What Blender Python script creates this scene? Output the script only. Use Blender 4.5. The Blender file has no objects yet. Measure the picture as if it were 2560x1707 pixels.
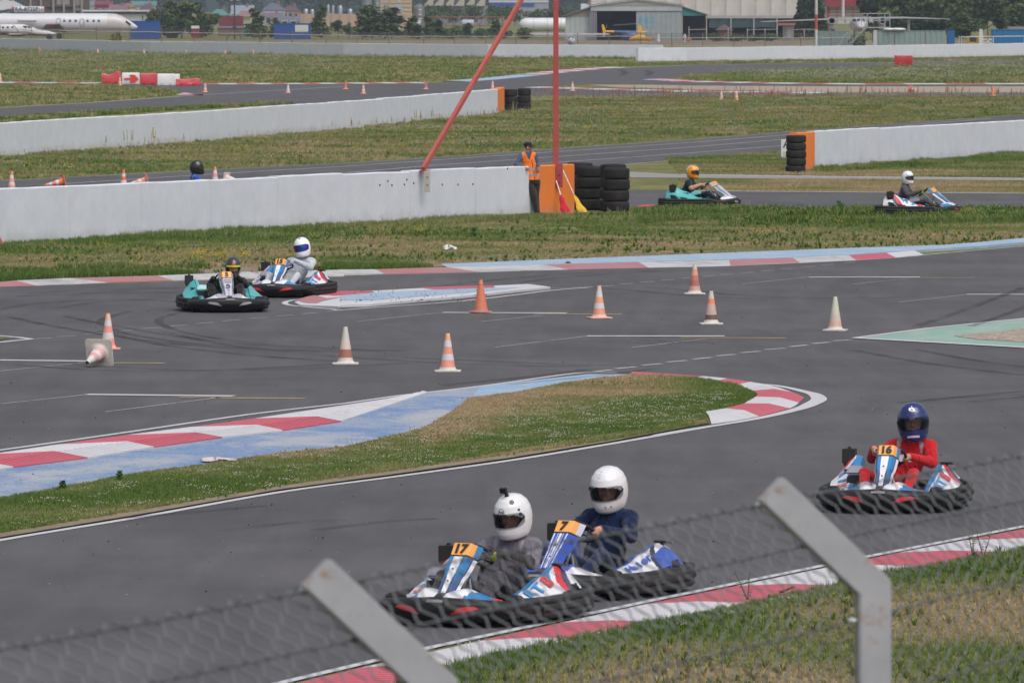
import bpy, bmesh, math, random
import numpy as np
from mathutils import Vector, Matrix, Euler, Quaternion
from mathutils.geometry import tessellate_polygon

scene = bpy.context.scene
COL = scene.collection
PI = math.pi
R = math.radians
rnd = random.Random(11)

# ------------------------------------------------------------------ camera
CAM_H = 5.1
F = 20000.0            # focal length in pixels of the 2560 px wide photograph
PITCH = math.atan(853.5 / F)
cam_data = bpy.data.cameras.new('camera')
cam = bpy.data.objects.new('camera', cam_data)
COL.objects.link(cam)
cam.location = (0, 0, CAM_H)
cam.rotation_euler = (PI / 2 - PITCH, 0, 0)
cam_data.sensor_width = 36
cam_data.lens = 36 * F / 2560
cam_data.clip_start = 1
cam_data.clip_end = 9000
cam_data.dof.use_dof = True
cam_data.dof.focus_distance = 105
cam_data.dof.aperture_fstop = 20
scene.camera = cam

# ------------------------------------------------------------------ light
SUN_EL, SUN_AZ = R(58), R(150)
w = bpy.data.worlds.new('World')
scene.world = w
w.use_nodes = True
nt = w.node_tree
nt.nodes.clear()
sky = nt.nodes.new('ShaderNodeTexSky')
sky.sky_type = 'NISHITA'
sky.sun_disc = False
sky.sun_elevation = SUN_EL
sky.sun_rotation = SUN_AZ
sky.air_density = 1.0
sky.dust_density = 5.0
sky.ozone_density = 1.0
hs = nt.nodes.new('ShaderNodeHueSaturation')
hs.inputs['Saturation'].default_value = 0.5
bgn = nt.nodes.new('ShaderNodeBackground')
bgn.inputs['Strength'].default_value = 0.12
wo = nt.nodes.new('ShaderNodeOutputWorld')
nt.links.new(sky.outputs[0], hs.inputs['Color'])
nt.links.new(hs.outputs[0], bgn.inputs[0])
nt.links.new(bgn.outputs[0], wo.inputs[0])
sd = bpy.data.lights.new('sun', 'SUN')
sd.energy = 1.15
sd.angle = R(55)
sd.color = (1.0, 0.985, 0.97)
sun = bpy.data.objects.new('sun', sd)
COL.objects.link(sun)
# direction the light comes from
sdir = Vector((math.sin(SUN_AZ) * math.cos(SUN_EL), math.cos(SUN_AZ) * math.cos(SUN_EL), math.sin(SUN_EL)))
sun.rotation_euler = sdir.to_track_quat('Z', 'Y').to_euler()
scene.view_settings.view_transform = 'Standard'
scene.view_settings.look = 'None'
scene.view_settings.gamma = 1
scene.view_settings.use_curve_mapping = False
scene.view_settings.exposure = 0.20
scene.cycles.max_bounces = 5
scene.cycles.diffuse_bounces = 2
scene.cycles.glossy_bounces = 2
scene.cycles.transparent_max_bounces = 12
scene.cycles.volume_bounces = 0
scene.cycles.use_denoising = True

# ------------------------------------------------------------------ projection of photograph pixels to the ground
cp, sp = math.cos(PITCH), math.sin(PITCH)
def P(u, v, z=0.0):
 dx = (u - 1280) / F
 dy = -(v - 853.5) / F
 d = Vector((dx, cp + dy * sp, -sp + dy * cp))
 t = (z - CAM_H) / d.z
 return Vector((d.x * t, d.y * t, z))
def at_depth(u, v, Y):
 dx = (u - 1280) / F
 dy = -(v - 853.5) / F
 d = Vector((dx, cp + dy * sp, -sp + dy * cp))
 t = Y / d.y
 return Vector((d.x * t, Y, CAM_H + d.z * t))
def Zm(o, pts):
 x0, y0, s = o
 return [(x0 + x / s, y0 + y / s) for x, y in pts]
VV = (0, 0, 0.91875)
K = 2352 / 860.0
c1 = (0, 560, K); c2 = (850, 600, K); c3 = (1700, 600, K); c4 = (0, 900, K)
d4 = (0, 200, K); d5 = (850, 200, K); d6 = (1700, 200, K)
t1 = (0, 0, K); t2 = (850, 0, K); t3 = (1700, 0, K)
S5 = 2352 / 430.0
s1 = (0, 0, S5); s2 = (400, 0, S5); s3 = (830, 0, S5); s4 = (1260, 0, S5); s5 = (1690, 0, S5); s6 = (2100, 0, 2352 / 460.0)
def smooth(pts, n=4, closed=False):
 """Catmull-Rom through 2-D or 3-D points."""
 pts = [Vector((*p, 0)) if len(p) == 2 else Vector(p) for p in pts]
 out = []
 m = len(pts)
 segs = m if closed else m - 1
 for i in range(segs):
  p1, p2 = pts[i % m], pts[(i + 1) % m]
  p0 = pts[(i - 1) % m] if (closed or i > 0) else p1
  p3 = pts[(i + 2) % m] if (closed or i + 2 < m) else p2
  for k in range(n):
   t = k / n
   out.append(0.5 * ((2 * p1) + (p2 - p0) * t + (2 * p0 - 5 * p1 + 4 * p2 - p3) * t * t + (3 * p1 - p0 - 3 * p2 + p3) * t ** 3))
 if not closed:
  out.append(pts[-1])
 return [(p.x, p.y) for p in out]
def G(o, pts, n=0, z=0.0):
 q = Zm(o, pts)
 if n: q = smooth(q, n)
 return [P(x, y, z) for x, y in q]

def lin(h):
 h = h.lstrip('#')
 c = [int(h[i:i + 2], 16) / 255 for i in (0, 2, 4)]
 return tuple((x / 12.92 if x <= .04045 else ((x + .055) / 1.055) ** 2.4) for x in c) + (1.0,)
def C(r, g=None, b=None):
 if g is None: g = b = r
 return (r, g, b, 1.0)

# ------------------------------------------------------------------ materials
MATS = {}
def new_mat(name):
 m = bpy.data.materials.new(name)
 m.use_nodes = True
 n = m.node_tree
 n.nodes.clear()
 out = n.nodes.new('ShaderNodeOutputMaterial')
 b = n.nodes.new('ShaderNodeBsdfPrincipled')
 n.links.new(b.outputs[0], out.inputs[0])
 MATS[name] = m
 return m, n, b
def nd(n, t, **kw):
 x = n.nodes.new(t)
 for k, v in kw.items():
  if k.startswith('i_'):
   x.inputs[k[2:].replace('_', ' ')].default_value = v
  else: setattr(x, k, v)
 return x
def noise(n, scale, detail=4, rough=.6, coord=None, dist=0):
 x = nd(n, 'ShaderNodeTexNoise')
 x.inputs['Scale'].default_value = scale
 x.inputs['Detail'].default_value = detail
 x.inputs['Roughness'].default_value = rough
 x.inputs['Distortion'].default_value = dist
 if coord is not None: n.links.new(coord, x.inputs['Vector'])
 return x
def ramp(n, fac, stops, interp='LINEAR'):
 r = nd(n, 'ShaderNodeValToRGB')
 r.color_ramp.interpolation = interp
 while len(r.color_ramp.elements) < len(stops): r.color_ramp.elements.new(.5)
 for e, (p, c) in zip(r.color_ramp.elements, stops):
  e.position = p
  e.color = c if isinstance(c, (tuple, list)) else (c, c, c, 1)
 n.links.new(fac, r.inputs[0])
 return r
def mixc(n, a, b, fac, mode='MIX'):
 m = nd(n, 'ShaderNodeMix', data_type='RGBA', blend_type=mode)
 for s, v in ((6, a), (7, b), (0, fac)):
  if hasattr(v, 'links') or isinstance(v, bpy.types.NodeSocket): n.links.new(v, m.inputs[s])
  else: m.inputs[s].default_value = v
 return m.outputs[2]
def geo_pos(n):
 return nd(n, 'ShaderNodeNewGeometry').outputs['Position']
def objc(n):
 return nd(n, 'ShaderNodeTexCoord').outputs['Object']
def scaled(n, vec, s):
 m = nd(n, 'ShaderNodeMapping')
 m.inputs['Scale'].default_value = s
 n.links.new(vec, m.inputs[0])
 return m.outputs[0]
def bump(n, b, h, dist=.01, strength=.5):
 bp = nd(n, 'ShaderNodeBump')
 bp.inputs['Strength'].default_value = strength
 bp.inputs['Distance'].default_value = dist
 n.links.new(h, bp.inputs['Height'])
 n.links.new(bp.outputs[0], b.inputs['Normal'])

def paint_mat(name, rough=.45, coat=0, var=.12, metal=0, vscale=9, spec=.5, dirt=0, sheen=0):
 """Material whose colour is the part's own printed colour (attribute Col) with small wear."""
 m, n, b = new_mat(name)
 a = nd(n, 'ShaderNodeAttribute', attribute_name='Col')
 oc = objc(n)
 nz = noise(n, vscale, 5, .65, oc)
 f = ramp(n, nz.outputs[0], [(.25, 1 - var), (.75, 1 + var * .4)])
 col = mixc(n, a.outputs['Color'], f.outputs[0], 1.0, 'MULTIPLY')
 if dirt:
  nz2 = noise(n, vscale * .5, 6, .75, oc, .6)
  df = ramp(n, nz2.outputs[0], [(.52, 0), (.72, dirt)])
  col = mixc(n, col, C(.16, .12, .09), df.outputs[0])
 n.links.new(col, b.inputs['Base Color'])
 rr = ramp(n, nz.outputs[0], [(.2, max(.02, rough - .08)), (.8, min(1, rough + .12))])
 n.links.new(rr.outputs[0], b.inputs['Roughness'])
 b.inputs['Metallic'].default_value = metal
 b.inputs['Specular IOR Level'].default_value = spec
 b.inputs['Coat Weight'].default_value = coat
 b.inputs['Coat Roughness'].default_value = .12
 if sheen: b.inputs['Sheen Weight'].default_value = sheen
 return m
paint_mat('painted_plastic', .32, .25, .10)
paint_mat('helmet_lacquer', .22, .6, .04, vscale=5)
paint_mat('black_plastic', .48, 0, .25, vscale=14)
paint_mat('rubber', .7, 0, .3, vscale=20, dirt=.10)
paint_mat('tyre_rubber', .8, 0, .35, vscale=6, dirt=.14, spec=.3)
paint_mat('metal_paint', .45, 0, .2, .2, vscale=3, dirt=.25)
paint_mat('bare_metal', .35, 0, .2, .85)
paint_mat('skin', .55, 0, .08, spec=.35)
m_cl = paint_mat('cloth', .92, 0, .12, vscale=6, spec=.2, sheen=.15)
n = m_cl.node_tree; bb = [x for x in n.nodes if x.type == 'BSDF_PRINCIPLED'][0]
wv = noise(n, 9, 3, .55, scaled(n, objc(n), (1, 1, .45)), 1.8); bump(n, bb, wv.outputs[0], .05, .75)
paint_mat('cone_plastic', .55, 0, .15, vscale=7, dirt=.5)
paint_mat('building_paint', .8, 0, .16, vscale=.6, spec=.2)
paint_mat('foliage', .8, 0, .35, vscale=1.5, spec=.2)
m, n, b = new_mat('tinted_visor')
b.inputs['Base Color'].default_value = C(.012, .013, .02)
b.inputs['Roughness'].default_value = .06
tr = nd(n, 'ShaderNodeBsdfTransparent'); mx = nd(n, 'ShaderNodeMixShader'); mx.inputs[0].default_value = .45
o_ = [x for x in n.nodes if x.type == 'OUTPUT_MATERIAL'][0]
n.links.new(tr.outputs[0], mx.inputs[1]); n.links.new(b.outputs[0], mx.inputs[2]); n.links.new(mx.outputs[0], o_.inputs[0])
m, n, b = new_mat('window_glass')
b.inputs['Base Color'].default_value = C(.04, .05, .06); b.inputs['Roughness'].default_value = .12

# ------------------------------------------------------------------ mesh helper
class MB:
 def __init__(self, col=C(.5)):
  self.v = []; self.f = []; self.c = []; self.col = col; self.M = None
 def av(self, p):
  p = Vector(p)
  if self.M is not None: p = self.M @ p
  self.v.append((p.x, p.y, p.z)); return len(self.v) - 1
 def af(self, idx, col=None):
  self.f.append(tuple(idx)); self.c.append(col or self.col)
 def poly(self, pts, col=None):
  self.af([self.av(p) for p in pts], col)
 def box(self, c, s, rot=None, col=None, taper=(1, 1)):
  c = Vector(c); hx, hy, hz = s[0] / 2, s[1] / 2, s[2] / 2
  M = Matrix.Identity(3) if rot is None else Euler(rot).to_matrix()
  ps = []
  for dz in (-1, 1):
   tx, ty = (taper if dz > 0 else (1, 1))
   for dx, dy in ((-1, -1), (1, -1), (1, 1), (-1, 1)):
    ps.append(self.av(c + M @ Vector((dx * hx * tx, dy * hy * ty, dz * hz))))
  a = ps
  for q in ((3, 2, 1, 0), (4, 5, 6, 7), (0, 1, 5, 4), (1, 2, 6, 5), (2, 3, 7, 6), (3, 0, 4, 7)):
   self.af([a[i] for i in q], col)
 def rings(self, rings, close=True, caps=True, col=None, colf=None):
  ids = [[self.av(p) for p in r] for r in rings]
  m = len(ids[0])
  for i in range(len(ids) - 1):
   for j in range(m if close else m - 1):
    k = (j + 1) % m
    self.af([ids[i][j], ids[i][k], ids[i + 1][k], ids[i + 1][j]], colf(i, j) if colf else col)
  if caps:
   self.af(ids[0][::-1], colf(0, 0) if colf else col); self.af(ids[-1], colf(len(ids) - 2, 0) if colf else col)
 def tube(self, path, r, n=8, col=None, caps=True, closed=False):
  path = [Vector(p) for p in path]
  if closed: path = path + [path[0]]
  rs = r if isinstance(r, (list, tuple)) else [r] * len(path)
  rings = []
  up = Vector((0, 0, 1))
  for i, p in enumerate(path):
   if closed and i in (0, len(path) - 1): t = path[1] - path[-2]
   else: t = path[min(i + 1, len(path) - 1)] - path[max(i - 1, 0)]
   t.normalize()
   a = t.cross(up)
   if a.length < .05: a = t.cross(Vector((1, 0, 0)))
   a.normalize(); b = a.cross(t).normalized()
   rings.append([p + a * (math.cos(2 * PI * k / n) * rs[i]) + b * (math.sin(2 * PI * k / n) * rs[i]) for k in range(n)])
  self.rings(rings, True, caps and not closed, col)
 def lathe(self, prof, n=16, axis='Z', c=(0, 0, 0), col=None, colf=None, caps=False):
  c = Vector(c); rings = []
  for r_, h in prof:
   ring = []
   for k in range(n):
    a = 2 * PI * k / n
    x, y = r_ * math.cos(a), r_ * math.sin(a)
    ring.append(c + (Vector((x, y, h)) if axis == 'Z' else Vector((h, x, y)) if axis == 'X' else Vector((x, h, y))))
   rings.append(ring)
  self.rings(rings, True, caps, col, colf)
 def ell(self, c, r, nu=14, nv=9, col=None, rot=None):
  c = Vector(c); M = Matrix.Identity(3) if rot is None else Euler(rot).to_matrix()
  rings = []
  for i in range(nv + 1):
   t = PI * i / nv; rr = max(math.sin(t), .003)
   rings.append([c + M @ Vector((r[0] * rr * math.cos(2 * PI * k / nu), r[1] * rr * math.sin(2 * PI * k / nu), -r[2] * math.cos(t))) for k in range(nu)])
  self.rings(rings, True, False, col)
 def grid(self, fn, nu, nv, colf=None, col=None, th=0, skip=None):
  """surface fn(u,v) with u,v in 0..1; th > 0 gives it thickness against its normal"""
  def pt(u, v): return Vector(fn(u, v))
  ids = [[self.av(pt(i / nu, j / nv)) for j in range(nv + 1)] for i in range(nu + 1)]
  for i in range(nu):
   for j in range(nv):
    u, v = (i + .5) / nu, (j + .5) / nv
    if skip and skip(u, v): continue
    self.af([ids[i][j], ids[i + 1][j], ids[i + 1][j + 1], ids[i][j + 1]], colf(u, v) if colf else col)
  if th:
   e = 1e-3
   def off(u, v):
    a = pt(min(u + e, 1), v) - pt(max(u - e, 0), v)
    b = pt(u, min(v + e, 1)) - pt(u, max(v - e, 0))
    nrm = a.cross(b)
    if nrm.length > 0: nrm.normalize()
    return pt(u, v) - nrm * th
   id2 = [[self.av(off(i / nu, j / nv)) for j in range(nv + 1)] for i in range(nu + 1)]
   cc = col or self.col
   for i in range(nu):
    for j in range(nv):
     u, v = (i + .5) / nu, (j + .5) / nv
     if skip and skip(u, v): continue
     self.af([id2[i][j], id2[i][j + 1], id2[i + 1][j + 1], id2[i + 1][j]], colf(u, v) if colf else cc)
   def side(a, b, c_, d_, cl): self.af([a, b, c_, d_], cl)
   for i in range(nu):
    cl = colf((i + .5) / nu, 0) if colf else cc
    side(ids[i + 1][0], ids[i][0], id2[i][0], id2[i + 1][0], cl)
    cl = colf((i + .5) / nu, 1) if colf else cc
    side(ids[i][nv], ids[i + 1][nv], id2[i + 1][nv], id2[i][nv], cl)
   for j in range(nv):
    cl = colf(0, (j + .5) / nv) if colf else cc
    side(ids[0][j], ids[0][j + 1], id2[0][j + 1], id2[0][j], cl)
    cl = colf(1, (j + .5) / nv) if colf else cc
    side(ids[nu][j + 1], ids[nu][j], id2[nu][j], id2[nu][j + 1], cl)
 def extrude(self, poly, y0, y1, axis='Y', col=None):
  """poly: 2-D points; axis Y -> (x, z) plane, X -> (y, z) plane, Z -> (x, y) plane"""
  def f(p, h):
   return (p[0], h, p[1]) if axis == 'Y' else (h, p[0], p[1]) if axis == 'X' else (p[0], p[1], h)
  a = [self.av(f(p, y0)) for p in poly]; b = [self.av(f(p, y1)) for p in poly]
  m = len(poly)
  for i in range(m):
   j = (i + 1) % m
   self.af([a[i], a[j], b[j], b[i]], col)
  self.af(a[::-1], col); self.af(b, col)
 def mesh(self, name, mat, sm=True, bev=0):
  me = bpy.data.meshes.new(name)
  me.from_pydata(self.v, [], self.f)
  at = me.color_attributes.new('Col', 'FLOAT_COLOR', 'CORNER')
  arr = np.empty((len(me.loops), 4), dtype=np.float32)
  k = 0
  for fc, cc in zip(self.f, self.c):
   arr[k:k + len(fc)] = cc; k += len(fc)
  at.data.foreach_set('color', arr.ravel())
  me.materials.append(MATS[mat] if isinstance(mat, str) else mat)
  bm = bmesh.new(); bm.from_mesh(me)
  bmesh.ops.recalc_face_normals(bm, faces=bm.faces)
  if bev:
   bmesh.ops.remove_doubles(bm, verts=bm.verts, dist=1e-5)
   es = [e for e in bm.edges if len(e.link_faces) == 2 and e.calc_face_angle(0) > .6]
   if es: bmesh.ops.bevel(bm, geom=es, offset=bev, segments=2, affect='EDGES', clamp_overlap=True)
  if sm:
   for f_ in bm.faces: f_.smooth = True
   for e in bm.edges:
    if len(e.link_faces) == 2 and e.calc_face_angle(0) > .7: e.smooth = False
  bm.to_mesh(me); bm.free()
  return me
 def build(self, name, mat, parent=None, sm=True, bev=0, loc=None):
  o = bpy.data.objects.new(name, self.mesh(name, mat, sm, bev))
  COL.objects.link(o)
  if parent is not None: o.parent = parent
  if loc is not None: o.location = loc
  return o
def tag(o, label=None, cat=None, group=None, kind=None):
 if label: o['label'] = label
 if cat: o['category'] = cat
 if group: o['group'] = group
 if kind: o['kind'] = kind
 return o
def thing(name, label, cat, loc=(0, 0, 0), rz=0, group=None, rot=None):
 o = bpy.data.objects.new(name, None); COL.objects.link(o)
 o.empty_display_size = .1
 o.location = loc
 o.rotation_euler = rot if rot else (0, 0, rz)
 return tag(o, label, cat, group)
KIDS = {}
def copy_tree(o, parent=None):
 c = o.copy(); COL.objects.link(c)
 if parent is not None:
  c.parent = parent
 for ch in list(o.children): copy_tree(ch, c)
 return c
def text_mesh(s, size, bold=.0, ext=.0):
 cu = bpy.data.curves.new('txt', 'FONT'); cu.body = s; cu.size = size; cu.align_x = 'CENTER'; cu.align_y = 'CENTER'
 cu.offset = bold; cu.resolution_u = 3; cu.extrude = ext
 o = bpy.data.objects.new('txt', cu); COL.objects.link(o)
 dg = bpy.context.evaluated_depsgraph_get(); dg.update()
 me = bpy.data.meshes.new_from_object(o.evaluated_get(dg))
 bpy.data.objects.remove(o); bpy.data.curves.remove(cu)
 return me
def text_on(s, size, fn, col, name, mat, parent, bold=.004, shear=0, flip=False):
 """lettering laid on a surface: fn(x, y) -> point"""
 me = text_mesh(s, size, bold)
 bm = bmesh.new(); bm.from_mesh(me)
 bmesh.ops.triangulate(bm, faces=bm.faces)
 mb = MB(col)
 vs = [mb.av(fn(v.co.x + shear * v.co.y, v.co.y)) for v in bm.verts]
 bm.verts.index_update()
 for f_ in bm.faces: mb.af([vs[v.index] for v in f_.verts])
 bm.free(); bpy.data.meshes.remove(me)
 return mb.build(name, mat, parent, sm=False)
def vnoise(x, y, sc, seed=0):
 """value noise in numpy, 0..1"""
 x = np.asarray(x) / sc + seed * 17.3; y = np.asarray(y) / sc + seed * 5.1
 xi = np.floor(x).astype(np.int64); yi = np.floor(y).astype(np.int64)
 xf = x - xi; yf = y - yi
 xf = xf * xf * (3 - 2 * xf); yf = yf * yf * (3 - 2 * yf)
 def h(a, b):
  n_ = (a * 374761393 + b * 668265263 + seed * 1442695) & 0x7fffffff
  n_ = ((n_ ^ (n_ >> 13)) * 1274126177) & 0x7fffffff
  return ((n_ ^ (n_ >> 16)) & 0xffff) / 65535.0
 return (h(xi, yi) * (1 - xf) * (1 - yf) + h(xi + 1, yi) * xf * (1 - yf) + h(xi, yi + 1) * (1 - xf) * yf + h(xi + 1, yi + 1) * xf * yf)
# ------------------------------------------------------------------ ground materials
m, n, b = new_mat('grass_soil')
gp = geo_pos(n)
n1 = noise(n, .35, 6, .65, gp); n2 = noise(n, 2.2, 6, .7, gp); n3 = noise(n, 14, 4, .7, gp)
mxn = mixc(n, n1.outputs[0], n2.outputs[0], .5)
r1 = ramp(n, mxn, [(.34, C(.085, .115, .034)), (.46, C(.14, .16, .055)), (.56, C(.22, .195, .095)), (.68, C(.30, .235, .145))])
r3 = ramp(n, n3.outputs[0], [(.3, .65), (.7, 1.25)])
n.links.new(mixc(n, r1.outputs[0], r3.outputs[0], 1.0, 'MULTIPLY'), b.inputs['Base Color'])
b.inputs['Roughness'].default_value = .95; b.inputs['Specular IOR Level'].default_value = .1
bump(n, b, n3.outputs[0], .05, .6)

m, n, b = new_mat('asphalt')
gp = geo_pos(n)
g1 = noise(n, .22, 5, .6, gp); g2 = noise(n, 90, 3, .8, gp); g3 = noise(n, 30, 2, .6, gp)
st = noise(n, .6, 4, .6, scaled(n, gp, (3.2, .35, 1)), .4)
base = ramp(n, g1.outputs[0], [(.32, C(.073, .072, .079)), (.68, C(.106, .101, .105))])
gr = ramp(n, g2.outputs[0], [(.30, .62), (.5, 1.0), (.72, 1.5)])
x = mixc(n, base.outputs[0], gr.outputs[0], 1.0, 'MULTIPLY')
sr = ramp(n, st.outputs[0], [(.34, .84), (.66, 1.07)])
x = mixc(n, x, sr.outputs[0], 1.0, 'MULTIPLY')
n.links.new(x, b.inputs['Base Color'])
b.inputs['Roughness'].default_value = .82; b.inputs['Specular IOR Level'].default_value = .35
bump(n, b, g2.outputs[0], .004, .6)

m, n, b = new_mat('path_asphalt')
gp = geo_pos(n); g2 = noise(n, 40, 3, .8, gp)
base = ramp(n, g2.outputs[0], [(.3, C(.22, .21, .205)), (.7, C(.30, .285, .28))])
n.links.new(base.outputs[0], b.inputs['Base Color']); b.inputs['Roughness'].default_value = .9

def worn(name, col, under, lo, hi, scale=1.0, rough=.7, fine=35):
 m, n, b = new_mat(name)
 gp = geo_pos(n)
 a1 = noise(n, 1.3 * scale, 6, .75, scaled(n, gp, (1, .5, 1)), .8); a2 = noise(n, fine, 3, .8, gp)
 mx_ = mixc(n, a1.outputs[0], a2.outputs[0], .45)
 f = ramp(n, mx_, [(lo, 0), (hi, 1)])
 v = ramp(n, a2.outputs[0], [(.3, .85), (.7, 1.1)])
 cc = mixc(n, col, v.outputs[0], 1.0, 'MULTIPLY')
 n.links.new(mixc(n, cc, under, f.outputs[0]), b.inputs['Base Color'])
 b.inputs['Roughness'].default_value = rough
 bump(n, b, a2.outputs[0], .003, .4)
 return m
worn('white_line_paint', C(.52, .52, .545), C(.14, .14, .14), .60, .70)
worn('thin_line_paint', C(.50, .50, .52), C(.12, .12, .12), .50, .62)
worn('yellow_line_paint', C(.50, .38, .16), C(.14, .13, .12), .50, .66)
worn('kerb_white_paint', C(.57, .56, .585), C(.33, .31, .30), .53, .72)
worn('kerb_red_paint', C(.50, .092, .13), C(.36, .17, .18), .50, .70)
worn('faded_kerb_white', C(.52, .51, .52), C(.25, .24, .23), .48, .62)
worn('faded_kerb_red', C(.42, .15, .165), C(.34, .24, .235), .44, .62)
worn('blue_runoff_paint', C(.12, .225, .42), C(.38, .39, .42), .445, .555, scale=.55)
worn('light_blue_paint', C(.25, .39, .54), C(.40, .46, .53), .44, .60)
worn('green_runoff_paint', C(.20, .36, .29), C(.34, .42, .37), .42, .62)
m, n, b = new_mat('gravel')
gp = geo_pos(n)
vo = nd(n, 'ShaderNodeTexVoronoi'); vo.inputs['Scale'].default_value = 16; n.links.new(gp, vo.inputs['Vector'])
rr = ramp(n, vo.outputs['Color'], [(.1, C(.20, .155, .125)), (.5, C(.34, .27, .215)), (.9, C(.50, .42, .36))])
n.links.new(rr.outputs[0], b.inputs['Base Color']); b.inputs['Roughness'].default_value = .9
bump(n, b, vo.outputs['Distance'], .03, .8)
m, n, b = new_mat('bare_soil')
gp = geo_pos(n); q = noise(n, 3, 6, .75, gp)
rr = ramp(n, q.outputs[0], [(.3, C(.13, .10, .06)), (.5, C(.22, .17, .115)), (.75, C(.31, .245, .18))])
n.links.new(rr.outputs[0], b.inputs['Base Color']); b.inputs['Roughness'].default_value = .95

# ------------------------------------------------------------------ the big ground sheet (track level, stepping down to the airfield)
def struct(name, mb, mat, **kw):
 o = mb.build(name, mat, sm=False)
 return tag(o, kw.get('label'), None, None, 'structure')
mb = MB()
ys = [20, 60, 120, 200, 300, 450, 650, 880, 905, 1400, 2200, 3300, 4600]
zs = [0, 0, 0, 0, 0, 0, 0, 0, -1.3, -1.3, -1.3, -1.3, -1.3]
xs = [-900, -500, -250, -120, -50, 0, 50, 120, 250, 500, 900]
idx = [[mb.av((x, y, z)) for x in xs] for y, z in zip(ys, zs)]
for i in range(len(ys) - 1):
 for j in range(len(xs) - 1):
  mb.af((idx[i][j], idx[i][j + 1], idx[i + 1][j + 1], idx[i + 1][j]))
struct('ground', mb, 'grass_soil', label='rough grass ground between the tracks')

def sheet(name, pts, mat, z, parent=None, kind='structure', label=None):
 """flat area from world points"""
 pts = [Vector((p[0], p[1], z)) for p in pts]
 tris = tessellate_polygon([pts])
 mb = MB()
 for p in pts: mb.av(p)
 for t in tris: mb.af(t)
 me = mb.mesh(name, mat, sm=False)
 # normals up
 bm = bmesh.new(); bm.from_mesh(me)
 for f_ in bm.faces:
  if f_.normal.z < 0: f_.normal_flip()
 bm.to_mesh(me); bm.free()
 o = bpy.data.objects.new(name, me); COL.objects.link(o)
 if parent is not None: o.parent = parent
 elif kind: o['kind'] = kind
 if label: o['label'] = label
 return o
def strip_mb(mb, pts, width, z, col=None, w_end=None):
 pts = [Vector((p[0], p[1], z)) for p in pts]
 L = []
 for i, p in enumerate(pts):
  t = pts[min(i + 1, len(pts) - 1)] - pts[max(i - 1, 0)]
  t.z = 0; t.normalize()
  nn = Vector((-t.y, t.x, 0))
  wd = width if w_end is None else width + (w_end - width) * i / (len(pts) - 1)
  L.append((mb.av(p + nn * wd / 2), mb.av(p - nn * wd / 2)))
 for (a, b_), (c_, d_) in zip(L, L[1:]): mb.af((b_, d_, c_, a), col)
def line(name, pts, width, mat, z, label=None):
 mb = MB(); strip_mb(mb, pts, width, z)
 o = mb.build(name, mat, sm=False); tag(o, label, None, None, 'structure')
 return o

# ------------------------------------------------------------------ tracks (asphalt sheets)
ZA = .008
# main foreground circuit
topA = Zm(VV, [(-420, 668), (0, 654)]) + Zm(c1, [(480, 418), (1100, 398), (1700, 385), (2352, 366)]) + Zm(c2, [(250, 238), (950, 222), (1450, 202)]) + \
       Zm(c3, [(0, 186), (340, 180), (820, 160), (1180, 144), (1480, 124), (1660, 104), (2352, 43)]) + [(2750, 596)]
botA = [(2750, 1265)] + Zm(VV, [(2352, 1213), (2000, 1280), (1500, 1383), (1000, 1488), (640, 1574), (100, 1700), (-350, 1800)])
sheet('asphalt_track', [P(*p) for p in topA + botA] + [Vector((-11, 52, 0)), Vector((-16, 90, 0))], 'asphalt', ZA, label='dark asphalt of the main kart circuit')
# track behind the first wall
topC = Zm(d4, [(-300, 705), (0, 692), (700, 655), (1400, 618), (2352, 572)]) + Zm(d5, [(900, 515), (1500, 470), (2352, 412)]) + Zm(d6, [(760, 355), (1500, 298), (2352, 237), (2800, 205)])
botC = Zm(d6, [(2800, 330), (2352, 360), (1500, 425), (700, 490), (0, 545)]) + Zm(d5, [(2000, 575), (1740, 598), (1500, 640), (1000, 760), (0, 840)]) + Zm(d4, [(1000, 900), (0, 860), (-400, 840)])
sheet('asphalt_straight', [P(*p) for p in topC + botC], 'asphalt', ZA, label='asphalt straight behind the white wall')
# narrow side track with the two side-on karts
topD = Zm(d5, [(1000, 745), (1990, 757)]) + Zm(d6, [(0, 760), (2352, 778), (2900, 784)])
botD = Zm(d6, [(2900, 900), (2352, 895), (1000, 898), (720, 893), (0, 873)]) + Zm(d5, [(1990, 866), (1600, 850), (900, 850)])
sheet('asphalt_side_track', [P(*p) for p in topD + botD], 'asphalt', ZA + .0015, label='asphalt side track beyond the tyre stacks')
sheet('service_path', G(d5, [(1300, 622), (1985, 630)]) + G(d6, [(0, 648), (1000, 662), (2352, 675), (2900, 678), (2900, 692), (2352, 690), (0, 672)]) + G(d5, [(1985, 671), (1300, 668)]), 'path_asphalt', ZA + .003, label='pale grey service path')
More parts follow.
